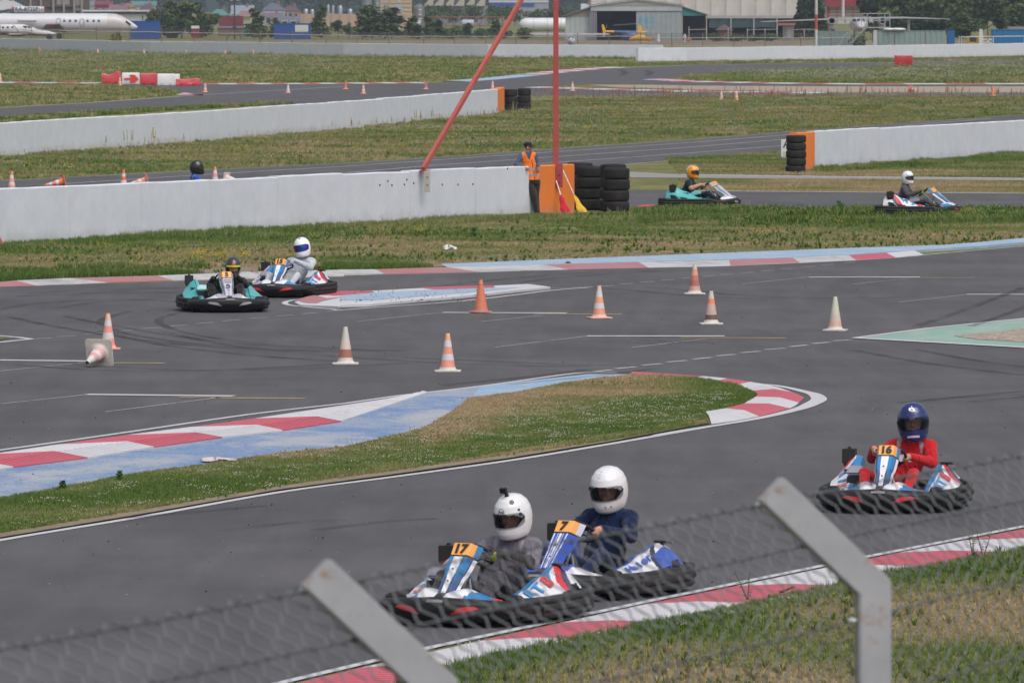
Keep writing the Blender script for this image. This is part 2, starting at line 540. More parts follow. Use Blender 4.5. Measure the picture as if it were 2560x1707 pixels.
# far circuit
topB = Zm(t1, [(-400, 566), (0, 570), (700, 578), (1370, 580), (2352, 578)]) + Zm(t2, [(560, 572), (790, 566), (1300, 518), (1700, 478), (1890, 468), (2352, 447)]) + Zm(t3, [(700, 436), (1460, 428), (2352, 414), (2900, 405)])
botB = Zm(t3, [(2900, 422), (2352, 428), (1460, 455), (1000, 468), (360, 492), (0, 522)]) + Zm(t2, [(2300, 534), (2140, 546), (2352, 563)]) + Zm(t3, [(0, 563), (1180, 584), (2352, 583), (2900, 583), (2900, 590), (2352, 590), (1180, 590), (0, 584)]) + \
       Zm(t2, [(2100, 578), (1700, 578), (1320, 598), (1460, 606), (2352, 630)]) + Zm(t3, [(0, 634), (720, 640), (1000, 642), (2352, 640), (2900, 640), (2900, 668), (2352, 664), (1500, 662), (800, 655), (0, 660)]) + \
       Zm(t2, [(2352, 658), (1320, 655), (900, 700), (0, 760)]) + Zm(t1, [(2200, 720), (1400, 730), (700, 760), (0, 820), (-400, 850), (-400, 760), (0, 738), (600, 706), (1240, 658), (1240, 640), (1200, 622), (1000, 604), (700, 590), (0, 588), (-400, 590)])
sheet('asphalt_far_circuit', [P(*p) for p in topB + botB], 'asphalt', ZA, label='asphalt of the far part of the circuit')
# gravel trap in the far circuit
sheet('gravel_trap', G(t2, [(1690, 582), (2100, 582), (2352, 586)]) + G(t3, [(0, 588), (1180, 594), (2352, 594), (2900, 594), (2900, 634), (2352, 634), (1000, 634), (720, 628), (0, 614)]) + G(t2, [(2352, 610), (1900, 600)]), 'gravel', .012, label='beige gravel trap between two tracks')
# airfield apron behind the far wall
mb = MB()
a = [(-320, 925), (320, 925), (320, 1255), (60, 1262), (-320, 1235)]
sheet('apron', [Vector((x, y, 0)) for x, y in a], 'bare_soil', -1.28, label='pale airfield apron beyond the far wall')

# ------------------------------------------------------------------ painted lines
ZL = .014
line('edge_line', G(VV, [(-300, 1300), (0, 1243), (320, 1190), (640, 1133), (900, 1098), (1170, 1060), (1400, 1022), (1640, 980)], 5) , .11, 'white_line_paint', ZL, 'white edge line along the clover verge')
nose = G(c3, [(-165, 1342), (0, 1313), (400, 1250), (620, 1208), (820, 1158), (900, 1126), (950, 1095), (920, 1062), (850, 1042), (750, 1018), (650, 1000), (560, 992)], 4)
mb = MB(); npt = len(nose)
L = []
for i, p in enumerate(nose):
 t = nose[min(i + 1, npt - 1)] - nose[max(i - 1, 0)]; t.normalize()
 nn = Vector((-t.y, t.x, 0)); f = i / (npt - 1)
 wd = .11 + .10 * math.exp(-((f - .5) / .22) ** 2)
 L.append((mb.av(p + nn * wd / 2 + Vector((0, 0, ZL + .001))), mb.av(p - nn * wd / 2 + Vector((0, 0, ZL + .001)))))
for (a, b_), (c_, d_) in zip(L, L[1:]): mb.af((b_, d_, c_, a))
struct('nose_line', mb, 'white_line_paint', label='white line bending round the kerb nose')
line('kerb_line', G(c4, [(-300, 655), (0, 622), (900, 495), (1700, 378), (2352, 303)], 3) + G(c2, [(400, 1070), (1000, 1000), (1500, 930), (1700, 911), (1900, 913)], 3), .10, 'white_line_paint', ZL, 'white line above the long red and white kerb')
line('upper_kerb_line', G(VV, [(-300, 662), (0, 656), (330, 645), (740, 634)], 3) + G(c2, [(0, 247), (950, 226), (1700, 196), (2352, 182)], 3) + G(c3, [(340, 182), (820, 162), (1480, 126), (1760, 98), (2352, 46), (2700, 20)], 3), .07, 'white_line_paint', ZL, 'white line below the pale blue kerb')
line('verge_line', [P(*p) for p in Zm(VV, [(300, 1650), (640, 1572), (1000, 1487), (1500, 1381), (2000, 1279), (2352, 1211), (2600, 1165)])], .10, 'white_line_paint', ZL, 'white line along the big striped kerb')
# grid boxes
BX = [(c1, [(-400, 932), (605, 943)], [(0, 1010), (600, 950)], [(640, 953), (1125, 957)]),
      (c4, [(590, 241), (1600, 252)], [(0, 305), (480, 255), (590, 241)], [(1225, 261), (2085, 269)]),
      (c2, [(700, 501), (1550, 505)], [(120, 562), (690, 501)], [(1330, 510), (1930, 512)]),
      (c2, [(1690, 662), (2630, 662)], [(1060, 738), (1500, 685), (1690, 662)], [(2330, 672), (3050, 675)]),
      (c3, [(880, 259), (1640, 258)], [(420, 305), (870, 259)], [(1400, 262), (2015, 262)]),
      (c3, [(1960, 377), (2700, 377)], [(1500, 430), (1960, 377)], None)]
wm = MB(); tm = MB(); ym = MB()
for o, a, b_, y_ in BX:
 strip_mb(wm, G(o, a), .30, ZL + .001)
 strip_mb(tm, G(o, b_), .035, ZL)
 if y_: strip_mb(ym, G(o, y_), .16, ZL)
for o, a in ((c4, [(720, 360), (1500, 262)]), (c2, [(960, 563), (1390, 520)]), (c2, [(1995, 740), (2510, 680)]), (c3, [(1180, 307), (1560, 268)])):
 strip_mb(tm, G(o, a), .035, ZL)
struct('grid_box_line', wm, 'white_line_paint', label='white starting grid bars')
struct('grid_side_line', tm, 'thin_line_paint', label='thin side lines of the grid boxes')
struct('grid_offset_line', ym, 'yellow_line_paint', label='thin yellow grid lines')
# dashed lines
D1 = [(c1, q) for q in ((240, 790, 355, 784), (390, 776, 520, 770), (583, 758, 700, 750), (780, 740, 905, 731), (975, 720, 1100, 712), (1165, 703, 1280, 695), (1345, 686, 1460, 677), (1520, 669, 1645, 659), (1705, 650, 1825, 643), (1885, 635, 2005, 627), (2065, 619, 2170, 611), (2235, 603, 2340, 596))]
D1 += [(c2, q) for q in ((1780, 322, 1870, 316), (1910, 307, 2010, 301), (2050, 294, 2150, 288), (2195, 280, 2290, 274))]
D1 += [(c3, q) for q in ((10, 267, 80, 261), (155, 254, 240, 249), (275, 243, 360, 238), (420, 230, 505, 225), (555, 217, 640, 211), (690, 203, 780, 198), (835, 189, 925, 184), (970, 177, 1050, 172), (1125, 161, 1200, 157))]
D2 = [(c2, q) for q in ((1740, 905, 1860, 893), (1885, 885, 2025, 872), (2065, 862, 2200, 851), (2235, 840, 2370, 829))]
D2 += [(c3, q) for q in ((90, 820, 215, 808), (250, 798, 380, 787), (415, 777, 545, 766), (580, 755, 717, 745), (750, 735, 870, 723), (905, 714, 1020, 704), (1045, 695, 1165, 687))]
for nm, DD, wd, lb in (('dashed_line', D1, .045, 'dashed white line beyond the cones'), ('dashed_line', D2, .085, 'dashed white line leading to the green painted island')):
 mb = MB()
 for o, (xa, ya, xb, yb) in DD: strip_mb(mb, G(o, [(xa, ya), (xb, yb)]), wd, ZL)
 struct(nm, mb, 'white_line_paint', label=lb)
# lane lines of the straight behind the wall
LC = [[(d4, (-200, 703)), (d4, (700, 658)), (d4, (1400, 621)), (d4, (2352, 575)), (d5, (900, 518)), (d5, (1500, 473)), (d5, (2352, 415)), (d6, (760, 358)), (d6, (2352, 240))],
      [(d4, (300, 722)), (d4, (1000, 676)), (d4, (1800, 626)), (d5, (0, 596)), (d5, (1240, 510)), (d5, (2352, 434)), (d6, (760, 376)), (d6, (2130, 266))],
      [(d4, (1390, 690)), (d4, (2352, 640)), (d5, (600, 590)), (d5, (1190, 548)), (d5, (2352, 466)), (d6, (700, 410))],
      [(d5, (700, 640)), (d5, (1360, 576)), (d5, (2352, 505)), (d6, (700, 452))],
      [(d5, (1400, 640)), (d5, (1740, 600)), (d5, (2352, 546)), (d6, (700, 488))]]
mb = MB()
for i, L_ in enumerate(LC):
 pts = []
 for o, q in L_: pts += G(o, [q])
 strip_mb(mb, pts, (.05, .10, .10, .09, .08)[i], ZL)
struct('lane_line', mb, 'white_line_paint', label='parallel white lines along the straight behind the wall')
mb = MB()
for L_, wd in (([(d6, (0, 761)), (d6, (2352, 779))], .35), ([(d6, (0, 649)), (d6, (1000, 663)), (d6, (2352, 676))], .5), ([(t1, (-300, 753)), (t1, (0, 740)), (t1, (600, 707)), (t1, (1240, 660)), (t1, (2352, 594))], .16), ([(t2, (1890, 468)), (t2, (2352, 450)), (t3, (700, 439)), (t3, (2352, 418))], .25), ([(t3, (920, 690)), (t3, (1500, 676)), (t3, (2352, 668))], .3), ([(t3, (1200, 645)), (t3, (2352, 640))], .3)):
 pts = []
 for o, q in L_: pts += G(o, [q])
 strip_mb(mb, pts, wd, ZL)
struct('track_edge_line', mb, 'white_line_paint', label='white edge lines of the farther tracks')
# tyre marks
m, n, b = new_mat('tyre_mark')
b.inputs['Base Color'].default_value = C(.03); b.inputs['Roughness'].default_value = .8
tr = nd(n, 'ShaderNodeBsdfTransparent'); mx = nd(n, 'ShaderNodeMixShader'); o_ = [x for x in n.nodes if x.type == 'OUTPUT_MATERIAL'][0]
nz = noise(n, .7, 5, .7, geo_pos(n)); fr = ramp(n, nz.outputs[0], [(.33, 0), (.7, .55)])
n.links.new(fr.outputs[0], mx.inputs[0]); n.links.new(tr.outputs[0], mx.inputs[1]); n.links.new(b.outputs[0], mx.inputs[2]); n.links.new(mx.outputs[0], o_.inputs[0])
mb = MB()
TM = [(c1, [(0, 590), (300, 545), (900, 520), (1400, 560)]), (c1, [(60, 640), (350, 700), (900, 790), (1500, 850), (2200, 880)]), (c1, [(700, 740), (1100, 830), (1700, 900), (2300, 945)]),
      (c1, [(900, 600), (700, 660), (760, 720), (1000, 780), (1500, 840), (2352, 880)]), (c2, [(0, 815), (600, 840), (1200, 865), (1700, 870)]), (c2, [(1700, 330), (2000, 350), (2352, 385)]), (c3, [(0, 380), (300, 400), (800, 410), (1300, 395)]),
      (c2, [(1200, 690), (1700, 700), (2200, 715)]), (c3, [(1200, 760), (1700, 850), (2352, 930)]), (c3, [(1700, 1100), (2000, 1075), (2352, 1060)]), (c3, [(1500, 1120), (1900, 1080), (2352, 1040)]),
      (c3, [(1600, 600), (1900, 500), (2352, 330)]), (c4, [(1500, 1180), (2000, 1120), (2352, 1100)]), (c4, [(200, 1100), (1200, 1010)][::-1]), (c2, [(500, 1200 - 860), (1500, 240), (2352, 215)]), (c1, [(0, 960), (800, 1010), (1600, 1000), (2352, 960)]),
      (c1, [(200, 480), (800, 450), (1300, 440)]), (c1, [(100, 500), (900, 470), (1250, 480)]), (c2, [(700, 1000), (1300, 940), (1700, 890)])]
for o, q in TM:
 pts = G(o, q, 6)
 strip_mb(mb, pts, .16, ZL + .004)
 strip_mb(mb, [p + Vector((.9, .2, 0)) for p in pts], .14, ZL + .0055)
for q in ([(1920, 480), (1950, 500), (1925, 520)], [(2090, 482), (2125, 500), (2095, 520)]):
 strip_mb(mb, G(t2, q, 4), .5, ZL + .004)
struct('tyre_marks', mb, 'tyre_mark', label='dark rubber marks on the asphalt')

# ------------------------------------------------------------------ kerbs
def kerb(name, label):
 o = bpy.data.objects.new(name, None); COL.objects.link(o)
 return tag(o, label, None, None, 'structure')
def block(parent, pts, mat, zs, zb=0.0):
 """a kerb block: outline points with their heights, closed down to the ground"""
 mb = MB()
 P3 = [Vector((p[0], p[1], z)) for p, z in zip(pts, zs)]
 for t in tessellate_polygon([P3]): mb.poly([P3[i] for i in t])
 m_ = len(P3)
 for i in range(m_):
  a, b_ = P3[i], P3[(i + 1) % m_]
  mb.poly([a, b_, Vector((b_.x, b_.y, zb)), Vector((a.x, a.y, zb))])
 return mb.build('kerb_block', mat, parent, sm=False)
def band(parent, outer, ridge, inner, cuts, mats, z=(.016, .05, .03), ribs=0):
 """outer/ridge/inner: world polylines (same count); blocks between successive indices"""
 for (i, j), mt in zip(cuts, mats):
  mb = MB()
  lo, lr, li = outer[i:j + 1], ridge[i:j + 1], inner[i:j + 1]
  R_ = [[Vector((q.x, q.y, 0)) for q in lo], [Vector((q.x, q.y, z[0])) for q in lo], [Vector((q.x, q.y, z[1])) for q in lr], [Vector((q.x, q.y, z[2])) for q in li], [Vector((q.x, q.y, 0)) for q in li]]
  mb.rings(R_, close=False, caps=False)
  mb.build('kerb_block', mt, parent, sm=False)
kw, kr = 'kerb_white_paint', 'kerb_red_paint'
k1 = kerb('striped_kerb', 'long red and white kerb beside the blue painted run-off')
# boundaries: outer, ridge, inner
B = [((-330, 720), (-100, 722), (90, 744)), ((-60, 650), (370, 650), (600, 680)), ((395, 583), (870, 583), (1050, 606)), ((870, 518), (1340, 521), (1520, 540)), ((1310, 463), (1760, 469), (1930, 492)), ((1740, 405), (2170, 411), (2332, 430))]
B = [[P(*q) for q in Zm(c4, b_)] for b_ in B]
B.append([P(*q) for q in Zm(c2, [(540, 1058), (570, 1056), (600, 1052)])])
B0 = [[P(*q) for q in Zm(c4, b_)] for b_ in [((-900, 800), (-600, 800), (-400, 820))]]
for a_, b_, mt in zip(B0 + B, B, [kw, kr, kw, kr, kw, kr, kw]):
 mb = MB(); zz = (.014, .05, .028)
 A3 = [Vector((q.x, q.y, z)) for q, z in zip(a_, zz)]; B3 = [Vector((q.x, q.y, z)) for q, z in zip(b_, zz)]
 A3 = [Vector((A3[0].x, A3[0].y, 0))] + A3 + [Vector((A3[2].x, A3[2].y, 0))]; B3 = [Vector((B3[0].x, B3[0].y, 0))] + B3 + [Vector((B3[2].x, B3[2].y, 0))]
 nrib = 14
 rings = []
 for k in range(nrib + 1):
  rings.append([A3[i].lerp(B3[i], k / nrib) for i in range(5)])
  if k < nrib:
   g = (k + .5) / nrib
   for gg, dz in ((g - .12 / nrib * 2, 0), (g, -.030), (g + .12 / nrib * 2, 0)):
    rings.append([A3[i].lerp(B3[i], gg) + Vector((0, 0, dz if i == 2 else 0)) for i in range(5)])
 mb.rings(rings, close=False, caps=False)
 mb.build('kerb_block', mt, k1, sm=False)
# blue run-off
inner = Zm(c4, [(-400, 822), (90, 742), (590, 680), (1050, 605), (1520, 539), (1930, 491), (2352, 425)]) + Zm(c2, [(20, 1240), (60, 1234), (200, 1186), (600, 1050), (960, 1008)])
low = Zm(c2, [(880, 1098), (830, 1145), (600, 1300), (430, 1350)]) + Zm(c4, [(2352, 618), (2000, 650), (1500, 725), (1000, 795), (600, 870), (250, 930), (0, 975), (-400, 1050)])
sheet('blue_runoff', [P(*q) for q in inner + low], 'blue_runoff_paint', .012, label='blue painted concrete run-off, worn to grey')
sheet('pale_blue_runoff', G(c2, [(960, 1008), (1300, 965), (1700, 922), (1900, 922), (2050, 926), (1900, 950), (1550, 990), (1200, 1058), (880, 1100)]), 'light_blue_paint', .0125, label='pale blue run-off next to the dry grass')
# nose kerb
k2 = kerb('nose_kerb', 'red and white kerb curving round the grass nose')
c3b = lambda *q: [P(*x) for x in Zm(c3, q)]
NO = c3b((-330, 918), (0, 937), (200, 954), (390, 965), (480, 976), (560, 988), (670, 1012), (762, 1044), (810, 1062), (848, 1082), (832, 1100), (812, 1117), (790, 1136), (750, 1156), (650, 1184), (540, 1211), (400, 1238), (300, 1252), (215, 1263))
NI = c3b((-330, 935), (0, 955), (100, 960), (240, 982), (320, 994), (380, 1007), (440, 1026), (500, 1046), (515, 1056), (528, 1068), (525, 1078), (518, 1088), (480, 1108), (440, 1134), (370, 1152), (310, 1168), (240, 1180), (200, 1186), (175, 1190))
NR = [a_.lerp(b_, .45) for a_, b_ in zip(NO, NI)]
band(k2, NO, NR, NI, [(0, 2), (2, 3), (3, 5), (5, 7), (7, 11), (11, 13), (13, 15), (15, 18)], [kr, kw, kr, kw, kr, kw, kr, kw], (.014, .055, .035))
# kerb at the far side of the main track
k3 = kerb('pale_kerb', 'faded red and white kerb with a pale blue band, far side of the corner')
fw, fr_ = 'faded_kerb_white', 'faded_kerb_red'
def two_line(o, top, bot): return G(o, top), G(o, bot)
segs = [(c1, [(-400, 432), (0, 415)], [(-400, 452), (0, 432)], fr_), (c1, [(0, 415), (110, 405)], [(0, 432), (250, 425)], fr_), (c1, [(110, 405), (480, 388)], [(250, 425), (730, 403)], fw), (c1, [(480, 388), (1080, 371)], [(730, 403), (1180, 389)], fr_),
  (c1, [(1080, 371), (1700, 345)], [(1180, 389), (1900, 370)], fw), (c1, [(1700, 345), (1760, 344)], [(1700, 372), (1800, 372)], fr_), (c1, [(1760, 344), (2352, 330)], [(1800, 372), (2352, 358)], fw),
  (c2, [(0, 220), (240, 218)], [(0, 243), (300, 234)], fw), (c2, [(240, 218), (730, 203)], [(300, 234), (950, 222)], fr_), (c2, [(730, 203), (1390, 186)], [(950, 222), (1560, 206)], fw), (c2, [(1390, 186), (2040, 168)], [(1560, 206), (2110, 193)], fr_),
  (c2, [(2040, 168), (2660, 155)], [(2110, 193), (2670, 182)], fw), (c3, [(330, 155), (770, 138)], [(340, 181), (820, 159)], fr_), (c3, [(770, 138), (1150, 120)], [(820, 159), (1205, 141)], fw), (c3, [(1150, 120), (1410, 105)], [(1205, 141), (1475, 122)], kr), (c3, [(1410, 105), (1600, 88)], [(1475, 122), (1665, 103)], kw)]
for o, tp, bt, mt in segs:
 a_, b_ = two_line(o, tp, bt)
 mb = MB()
 for k in range(4):
  pa, pb = a_[0].lerp(a_[1], k / 4), a_[0].lerp(a_[1], (k + 1) / 4)
  qa, qb = b_[0].lerp(b_[1], k / 4), b_[0].lerp(b_[1], (k + 1) / 4)
  up = Vector((0, 0, 1))
  mb.poly([qa + up * .012, qb + up * .012, pb + up * .05, pa + up * .05]); mb.poly([qa, qb, qb + up * .012, qa + up * .012]); mb.poly([pa + up * .05, pb + up * .05, pb, pa])
 mb.build('kerb_block', mt, k3, sm=False)
mb = MB()
tp = G(c2, [(690, 184), (1500, 150), (2352, 117)]) + G(c3, [(650, 93), (1300, 68), (1800, 52), (2100, 28), (2352, 3), (2700, -25)])
bt = G(c2, [(730, 203), (1390, 186), (2352, 158)]) + G(c3, [(650, 141), (1150, 119), (1600, 87), (2100, 55), (2352, 32), (2700, 2)])
rings = [[Vector((a_.x, a_.y, .056)) for a_ in tp], [Vector((a_.x, a_.y, .052)) for a_ in bt], [Vector((a_.x, a_.y, 0)) for a_ in bt]]
mb.rings(rings, False, False); mb.build('kerb_strip', 'light_blue_paint', k3, sm=False)
# small island between the karts and the cones
k4 = kerb('island_kerb', 'flat traffic island with red, white and blue painted kerb')
Q = Zm(VV, [(690, 706), (676, 700), (700, 690), (760, 680), (860, 673)]) + Zm(c2, [(200, 366), (620, 342), (1060, 328), (1290, 318), (1440, 338)]) + Zm(c2, [(1200, 362), (1000, 385), (740, 410), (500, 430), (200, 458), (0, 462)]) + Zm(VV, [(780, 710)])
Qw = [P(*q) for q in Q]
block(k4, Qw, kw, [.045] * len(Qw))
sheet('painted_top', G(c2, [(0, 402), (300, 372), (620, 360), (1060, 346), (1240, 343), (1000, 368), (500, 408), (200, 432), (0, 432)]), 'light_blue_paint', .049, k4)
for q in ([(-20, 372), (0, 368), (205, 365), (240, 376), (60, 392), (0, 397), (-60, 400)], [(545, 344), (600, 340), (1050, 329), (1060, 343), (640, 356)]):
 sheet('painted_top', G(c2, q), kr, .0492, k4)
Zq = (420, 580, 2352 / 440.0)
sheet('painted_top', G(Zq, [(1700, 948), (1860, 900), (1960, 880), (2120, 920), (2330, 905), (2200, 930), (2050, 965), (1990, 990), (1850, 985)]), fr_, .0494, k4)
sheet('painted_top', G(Zq, [(1990, 880), (2350, 832), (2500, 826), (2500, 850), (2200, 880)]), kr, .0495, k4)
ol = Zm(Zq, [(1800, 908), (1640, 925), (1560, 955), (1620, 985), (1850, 1012), (2200, 1042)]) + Zm(c2, [(0, 484), (250, 465), (800, 425), (1200, 380), (1440, 350), (1720, 328)])
line('island_line', [P(*q) for q in smooth(ol, 4)], .10, 'white_line_paint', ZL, 'white line round the small island')
line('island_line', G(c2, [(1300, 322), (1440, 334), (1580, 332), (1720, 328)]), .07, 'white_line_paint', ZL + .002, 'thin white line ending the island tip')
# green painted island
gi = [(1195, 676), (1700, 612), (2352, 545), (2800, 500), (2800, 775), (2352, 740), (1800, 708)]
sheet('green_island', G(c3, gi), 'green_runoff_paint', .014, label='pale green painted island')
line('green_island_line', G(c3, [(2800, 498), (2352, 544), (1700, 610), (1200, 676)]), .13, 'white_line_paint', .019, 'white upper edge of the green island')
line('green_island_line', G(c3, [(1200, 676), (1800, 710), (2352, 741), (2800, 770)]), .22, 'white_line_paint', .0195, 'white lower edge of the green island')
sheet('gravel_patch', G(c3, [(1870, 664), (2000, 650), (2250, 625), (2352, 612), (2800, 580), (2800, 715), (2352, 706), (2200, 695), (2050, 688), (1930, 672)]), 'gravel', .020, label='gravel patch on the green island')
line('corner_line', G(c1, [(-200, 755), (0, 770), (130, 780), (212, 792), (100, 803), (0, 814), (-200, 830)]), .13, 'white_line_paint', ZL, 'white line round the corner of the grass island')
# big kerb at the near verge
k5 = kerb('verge_kerb', 'wide red and white kerb below the fence')
OV = Zm(VV, [(430, 1634), (700, 1566), (1000, 1493), (1115, 1468), (1265, 1437), (1500, 1387), (1640, 1358), (1900, 1304), (2010, 1282), (2230, 1240), (2352, 1217), (2640, 1162)])
# oblique block cuts: (outer point, verge point)
CUT = [((300, 1668), (480, 1690)), ((560, 1603), (850, 1620)), ((830, 1537), (1060, 1548)), ((1105, 1475), (1330, 1486)), ((1291, 1433), (1520, 1447)), ((1487, 1390), (1730, 1403)), ((1690, 1349), (1925, 1362)), ((1900, 1306), (2130, 1318)), ((2065, 1272), (2300, 1284)), ((2214, 1244), (2470, 1256)), ((2370, 1214), (2640, 1226)), ((2560, 1178), (2850, 1190))]
CW = [[P(*Zm(VV, [q])[0]) for q in c_] for c_ in CUT]
for i in range(len(CW) - 1):
 (a0, a1), (b0, b1) = CW[i], CW[i + 1]
 mb = MB(); nr = 16; rings = []
 prof = [(0, 0), (0, .016), (.5, .06), (1, .07), (1, 0)]
 def pr(q0, q1, dz=0): return [q0.lerp(q1, t) + Vector((0, 0, z + (dz if 0 < t < .9 else 0))) for t, z in prof]
 for k in range(nr + 1):
  f = k / nr
  rings.append(pr(a0.lerp(b0, f), a1.lerp(b1, f)))
  if k < nr:
   for g, dz in ((.3, 0), (.5, -.022), (.7, 0)):
    f = (k + g) / nr; rings.append(pr(a0.lerp(b0, f), a1.lerp(b1, f), dz))
 mb.rings(rings, False, False)
 mb.build('kerb_block', kr if i % 2 == 1 else kw, k5, sm=False)
# grass areas that lie on top of the asphalt sheet
vk = [c_[1].copy() for c_ in CW]
sheet('verge_ground', [p + Vector((0, .0, 0)) for p in vk] + [Vector((13, 70, 0)), Vector((13, 40, 0)), Vector((-9, 40, 0)), Vector((-9, 52, 0))], 'grass_soil', .066, label='grass verge below the fence')
isl_up = Zm(c4, [(-400, 1030), (0, 960), (250, 918), (600, 858), (1000, 782), (1500, 712), (2000, 640), (2352, 606)]) + Zm(c2, [(470, 1330), (600, 1290), (830, 1140), (880, 1096), (1200, 1054), (1550, 984), (1900, 946), (2050, 926), (2300, 950)]) + Zm(c3, [(100, 956), (240, 980), (380, 1005), (500, 1045), (526, 1070), (518, 1090), (440, 1136), (310, 1168), (175, 1190), (200, 1263)])
isl_lo = Zm(c3, [(0, 1296)]) + Zm(VV, [(1400, 1016), (1170, 1053), (900, 1091), (640, 1126), (320, 1182), (0, 1235), (-300, 1290)])
ISL = [P(*q) for q in isl_up + isl_lo]
ISG = [P(*q) for q in isl_up + [(x, y - 5 if x < 1500 else y) for x, y in isl_lo]]
sheet('grass_island', ISL, 'grass_soil', .021, label='clover and dry grass island in the middle of the track')
sheet('corner_grass', G(c1, [(-300, 765), (0, 780), (62, 786), (0, 797), (-300, 815)]), 'grass_soil', .019, label='small grass corner')
sheet('dirt_edge', G(c3, [(200, 1262), (0, 1298)]) + [P(*q) for q in Zm(VV, [(1400, 1018), (1170, 1056), (900, 1094), (640, 1129), (320, 1186), (0, 1239), (-300, 1296), (-300, 1280), (0, 1221), (320, 1168), (640, 1111), (900, 1077), (1170, 1042), (1400, 1009)])], 'bare_soil', .024, label='bare soil edge of the clover verge')
# bare strip by the pale kerb
sheet('bare_strip', G(c2, [(-300, 195), (250, 145), (800, 120), (1200, 95), (1700, 80), (2352, 75), (2352, 112), (1700, 138), (1100, 165), (690, 183), (200, 212), (-300, 216)]) , 'bare_soil', .006, label='bare gravelly soil strip beyond the pale blue kerb')
sheet('bare_strip', G(c1, [(300, 375), (700, 300), (1100, 250), (1500, 240), (2352, 235), (2352, 325), (1900, 332), (1500, 350), (900, 372)]), 'bare_soil', .006, label='bare stony soil behind the two karts')
# far kerbs
def thin_kerb(name, label, pts, width, n, start_red, mats=(kw, kr), h=.05):
 ko = kerb(name, label)
 tot = [0]
 for a_, b_ in zip(pts, pts[1:]): tot.append(tot[-1] + (b_ - a_).length)
 def at(d):
  for i in range(len(pts) - 1):
   if d <= tot[i + 1] or i == len(pts) - 2:
    f = (d - tot[i]) / max(1e-6, tot[i + 1] - tot[i]); t = (pts[i + 1] - pts[i]).normalized()
    return pts[i].lerp(pts[i + 1], f), Vector((-t.y, t.x, 0))
 for k in range(n):
  mb = MB(); rings = []
  for g in range(4):
   p, nn = at(tot[-1] * (k + g / 3) / n)
   rings.append([p - nn * width / 2, p - nn * width / 2 + Vector((0, 0, .015)), p + nn * width * .1 + Vector((0, 0, h)), p + nn * width / 2 + Vector((0, 0, h)), p + nn * width / 2])
  mb.rings(rings, False, False)
  mb.build('kerb_block', mats[(k + start_red) % 2], ko, sm=False)
 return ko
thin_kerb('far_kerb', 'thin red and white kerb along the far grass field', G(t1, [(-100, 568), (160, 568), (700, 573)]), 1.2, 5, 0)
thin_kerb('far_kerb', 'thin red and white kerb beyond the barrier blocks', G(t1, [(1370, 578), (1660, 577), (2352, 573)]) + G(t2, [(560, 569)]), 1.3, 14, 1)
thin_kerb('far_kerb', 'red and white kerb after the pale blue one on the far bend', G(t2, [(1300, 512), (1500, 493), (1780, 466), (1890, 464)]), 1.8, 9, 0)
kb = thin_kerb('far_kerb', 'pale blue kerb on the far bend', G(t2, [(790, 560), (1000, 545), (1300, 516)]), 1.6, 3, 0, ('light_blue_paint', 'light_blue_paint'))
thin_kerb('far_kerb', 'red and white kerb on the edge of the grass peninsula', G(t2, [(2150, 546), (2352, 557)]) + G(t3, [(0, 559), (600, 572), (1180, 578), (2352, 576), (2900, 575)]), 1.5, 19, 0)
thin_kerb('far_kerb', 'red and white kerb below the gravel trap', G(t2, [(1330, 600), (1700, 612), (2352, 627)]) + G(t3, [(0, 628), (720, 636), (1000, 640)]), 1.3, 13, 0)
thin_kerb('far_kerb', 'short red and white kerb on the tip of the grass tongue', G(t1, [(1225, 642), (1260, 650), (1335, 654)]), .9, 4, 0)
thin_kerb('far_kerb', 'red and white kerb hidden by weeds behind the side-on karts', G(d5, [(2060, 868), (2352, 872)]) + G(d6, [(0, 876), (450, 886), (720, 892)]), .7, 5, 0, (kr, kw))
# ------------------------------------------------------------------ walls
m, n, b = new_mat('wall_paint')
oc = geo_pos(n)
a = nd(n, 'ShaderNodeAttribute', attribute_name='Col')
z1 = noise(n, 1.6, 6, .7, oc); z2 = noise(n, 9, 5, .75, scaled(n, oc, (1, 1, .35)), 1.0); z3 = noise(n, 60, 2, .6, oc)
f1 = ramp(n, z1.outputs[0], [(.3, .90), (.7, 1.03)])
x = mixc(n, a.outputs['Color'], f1.outputs[0], 1.0, 'MULTIPLY')
f2 = ramp(n, z2.outputs[0], [(.61, 0), (.78, .5)])
x = mixc(n, x, C(.30, .28, .26), f2.outputs[0])
sep = nd(n, 'ShaderNodeSeparateXYZ'); n.links.new(oc, sep.inputs[0])
ad = nd(n, 'ShaderNodeMath', operation='ADD'); sc_ = nd(n, 'ShaderNodeMath', operation='MULTIPLY'); sc_.inputs[1].default_value = .5
n.links.new(z1.outputs[0], sc_.inputs[0]); n.links.new(sep.outputs[2], ad.inputs[0]); n.links.new(sc_.outputs[0], ad.inputs[1])
f3 = ramp(n, ad.outputs[0], [(.22, .40), (.52, 0)])
x = mixc(n, x, C(.30, .27, .22), f3.outputs[0])
n.links.new(x, b.inputs['Base Color']); b.inputs['Roughness'].default_value = .75
bump(n, b, z2.outputs[0], .02, .35)

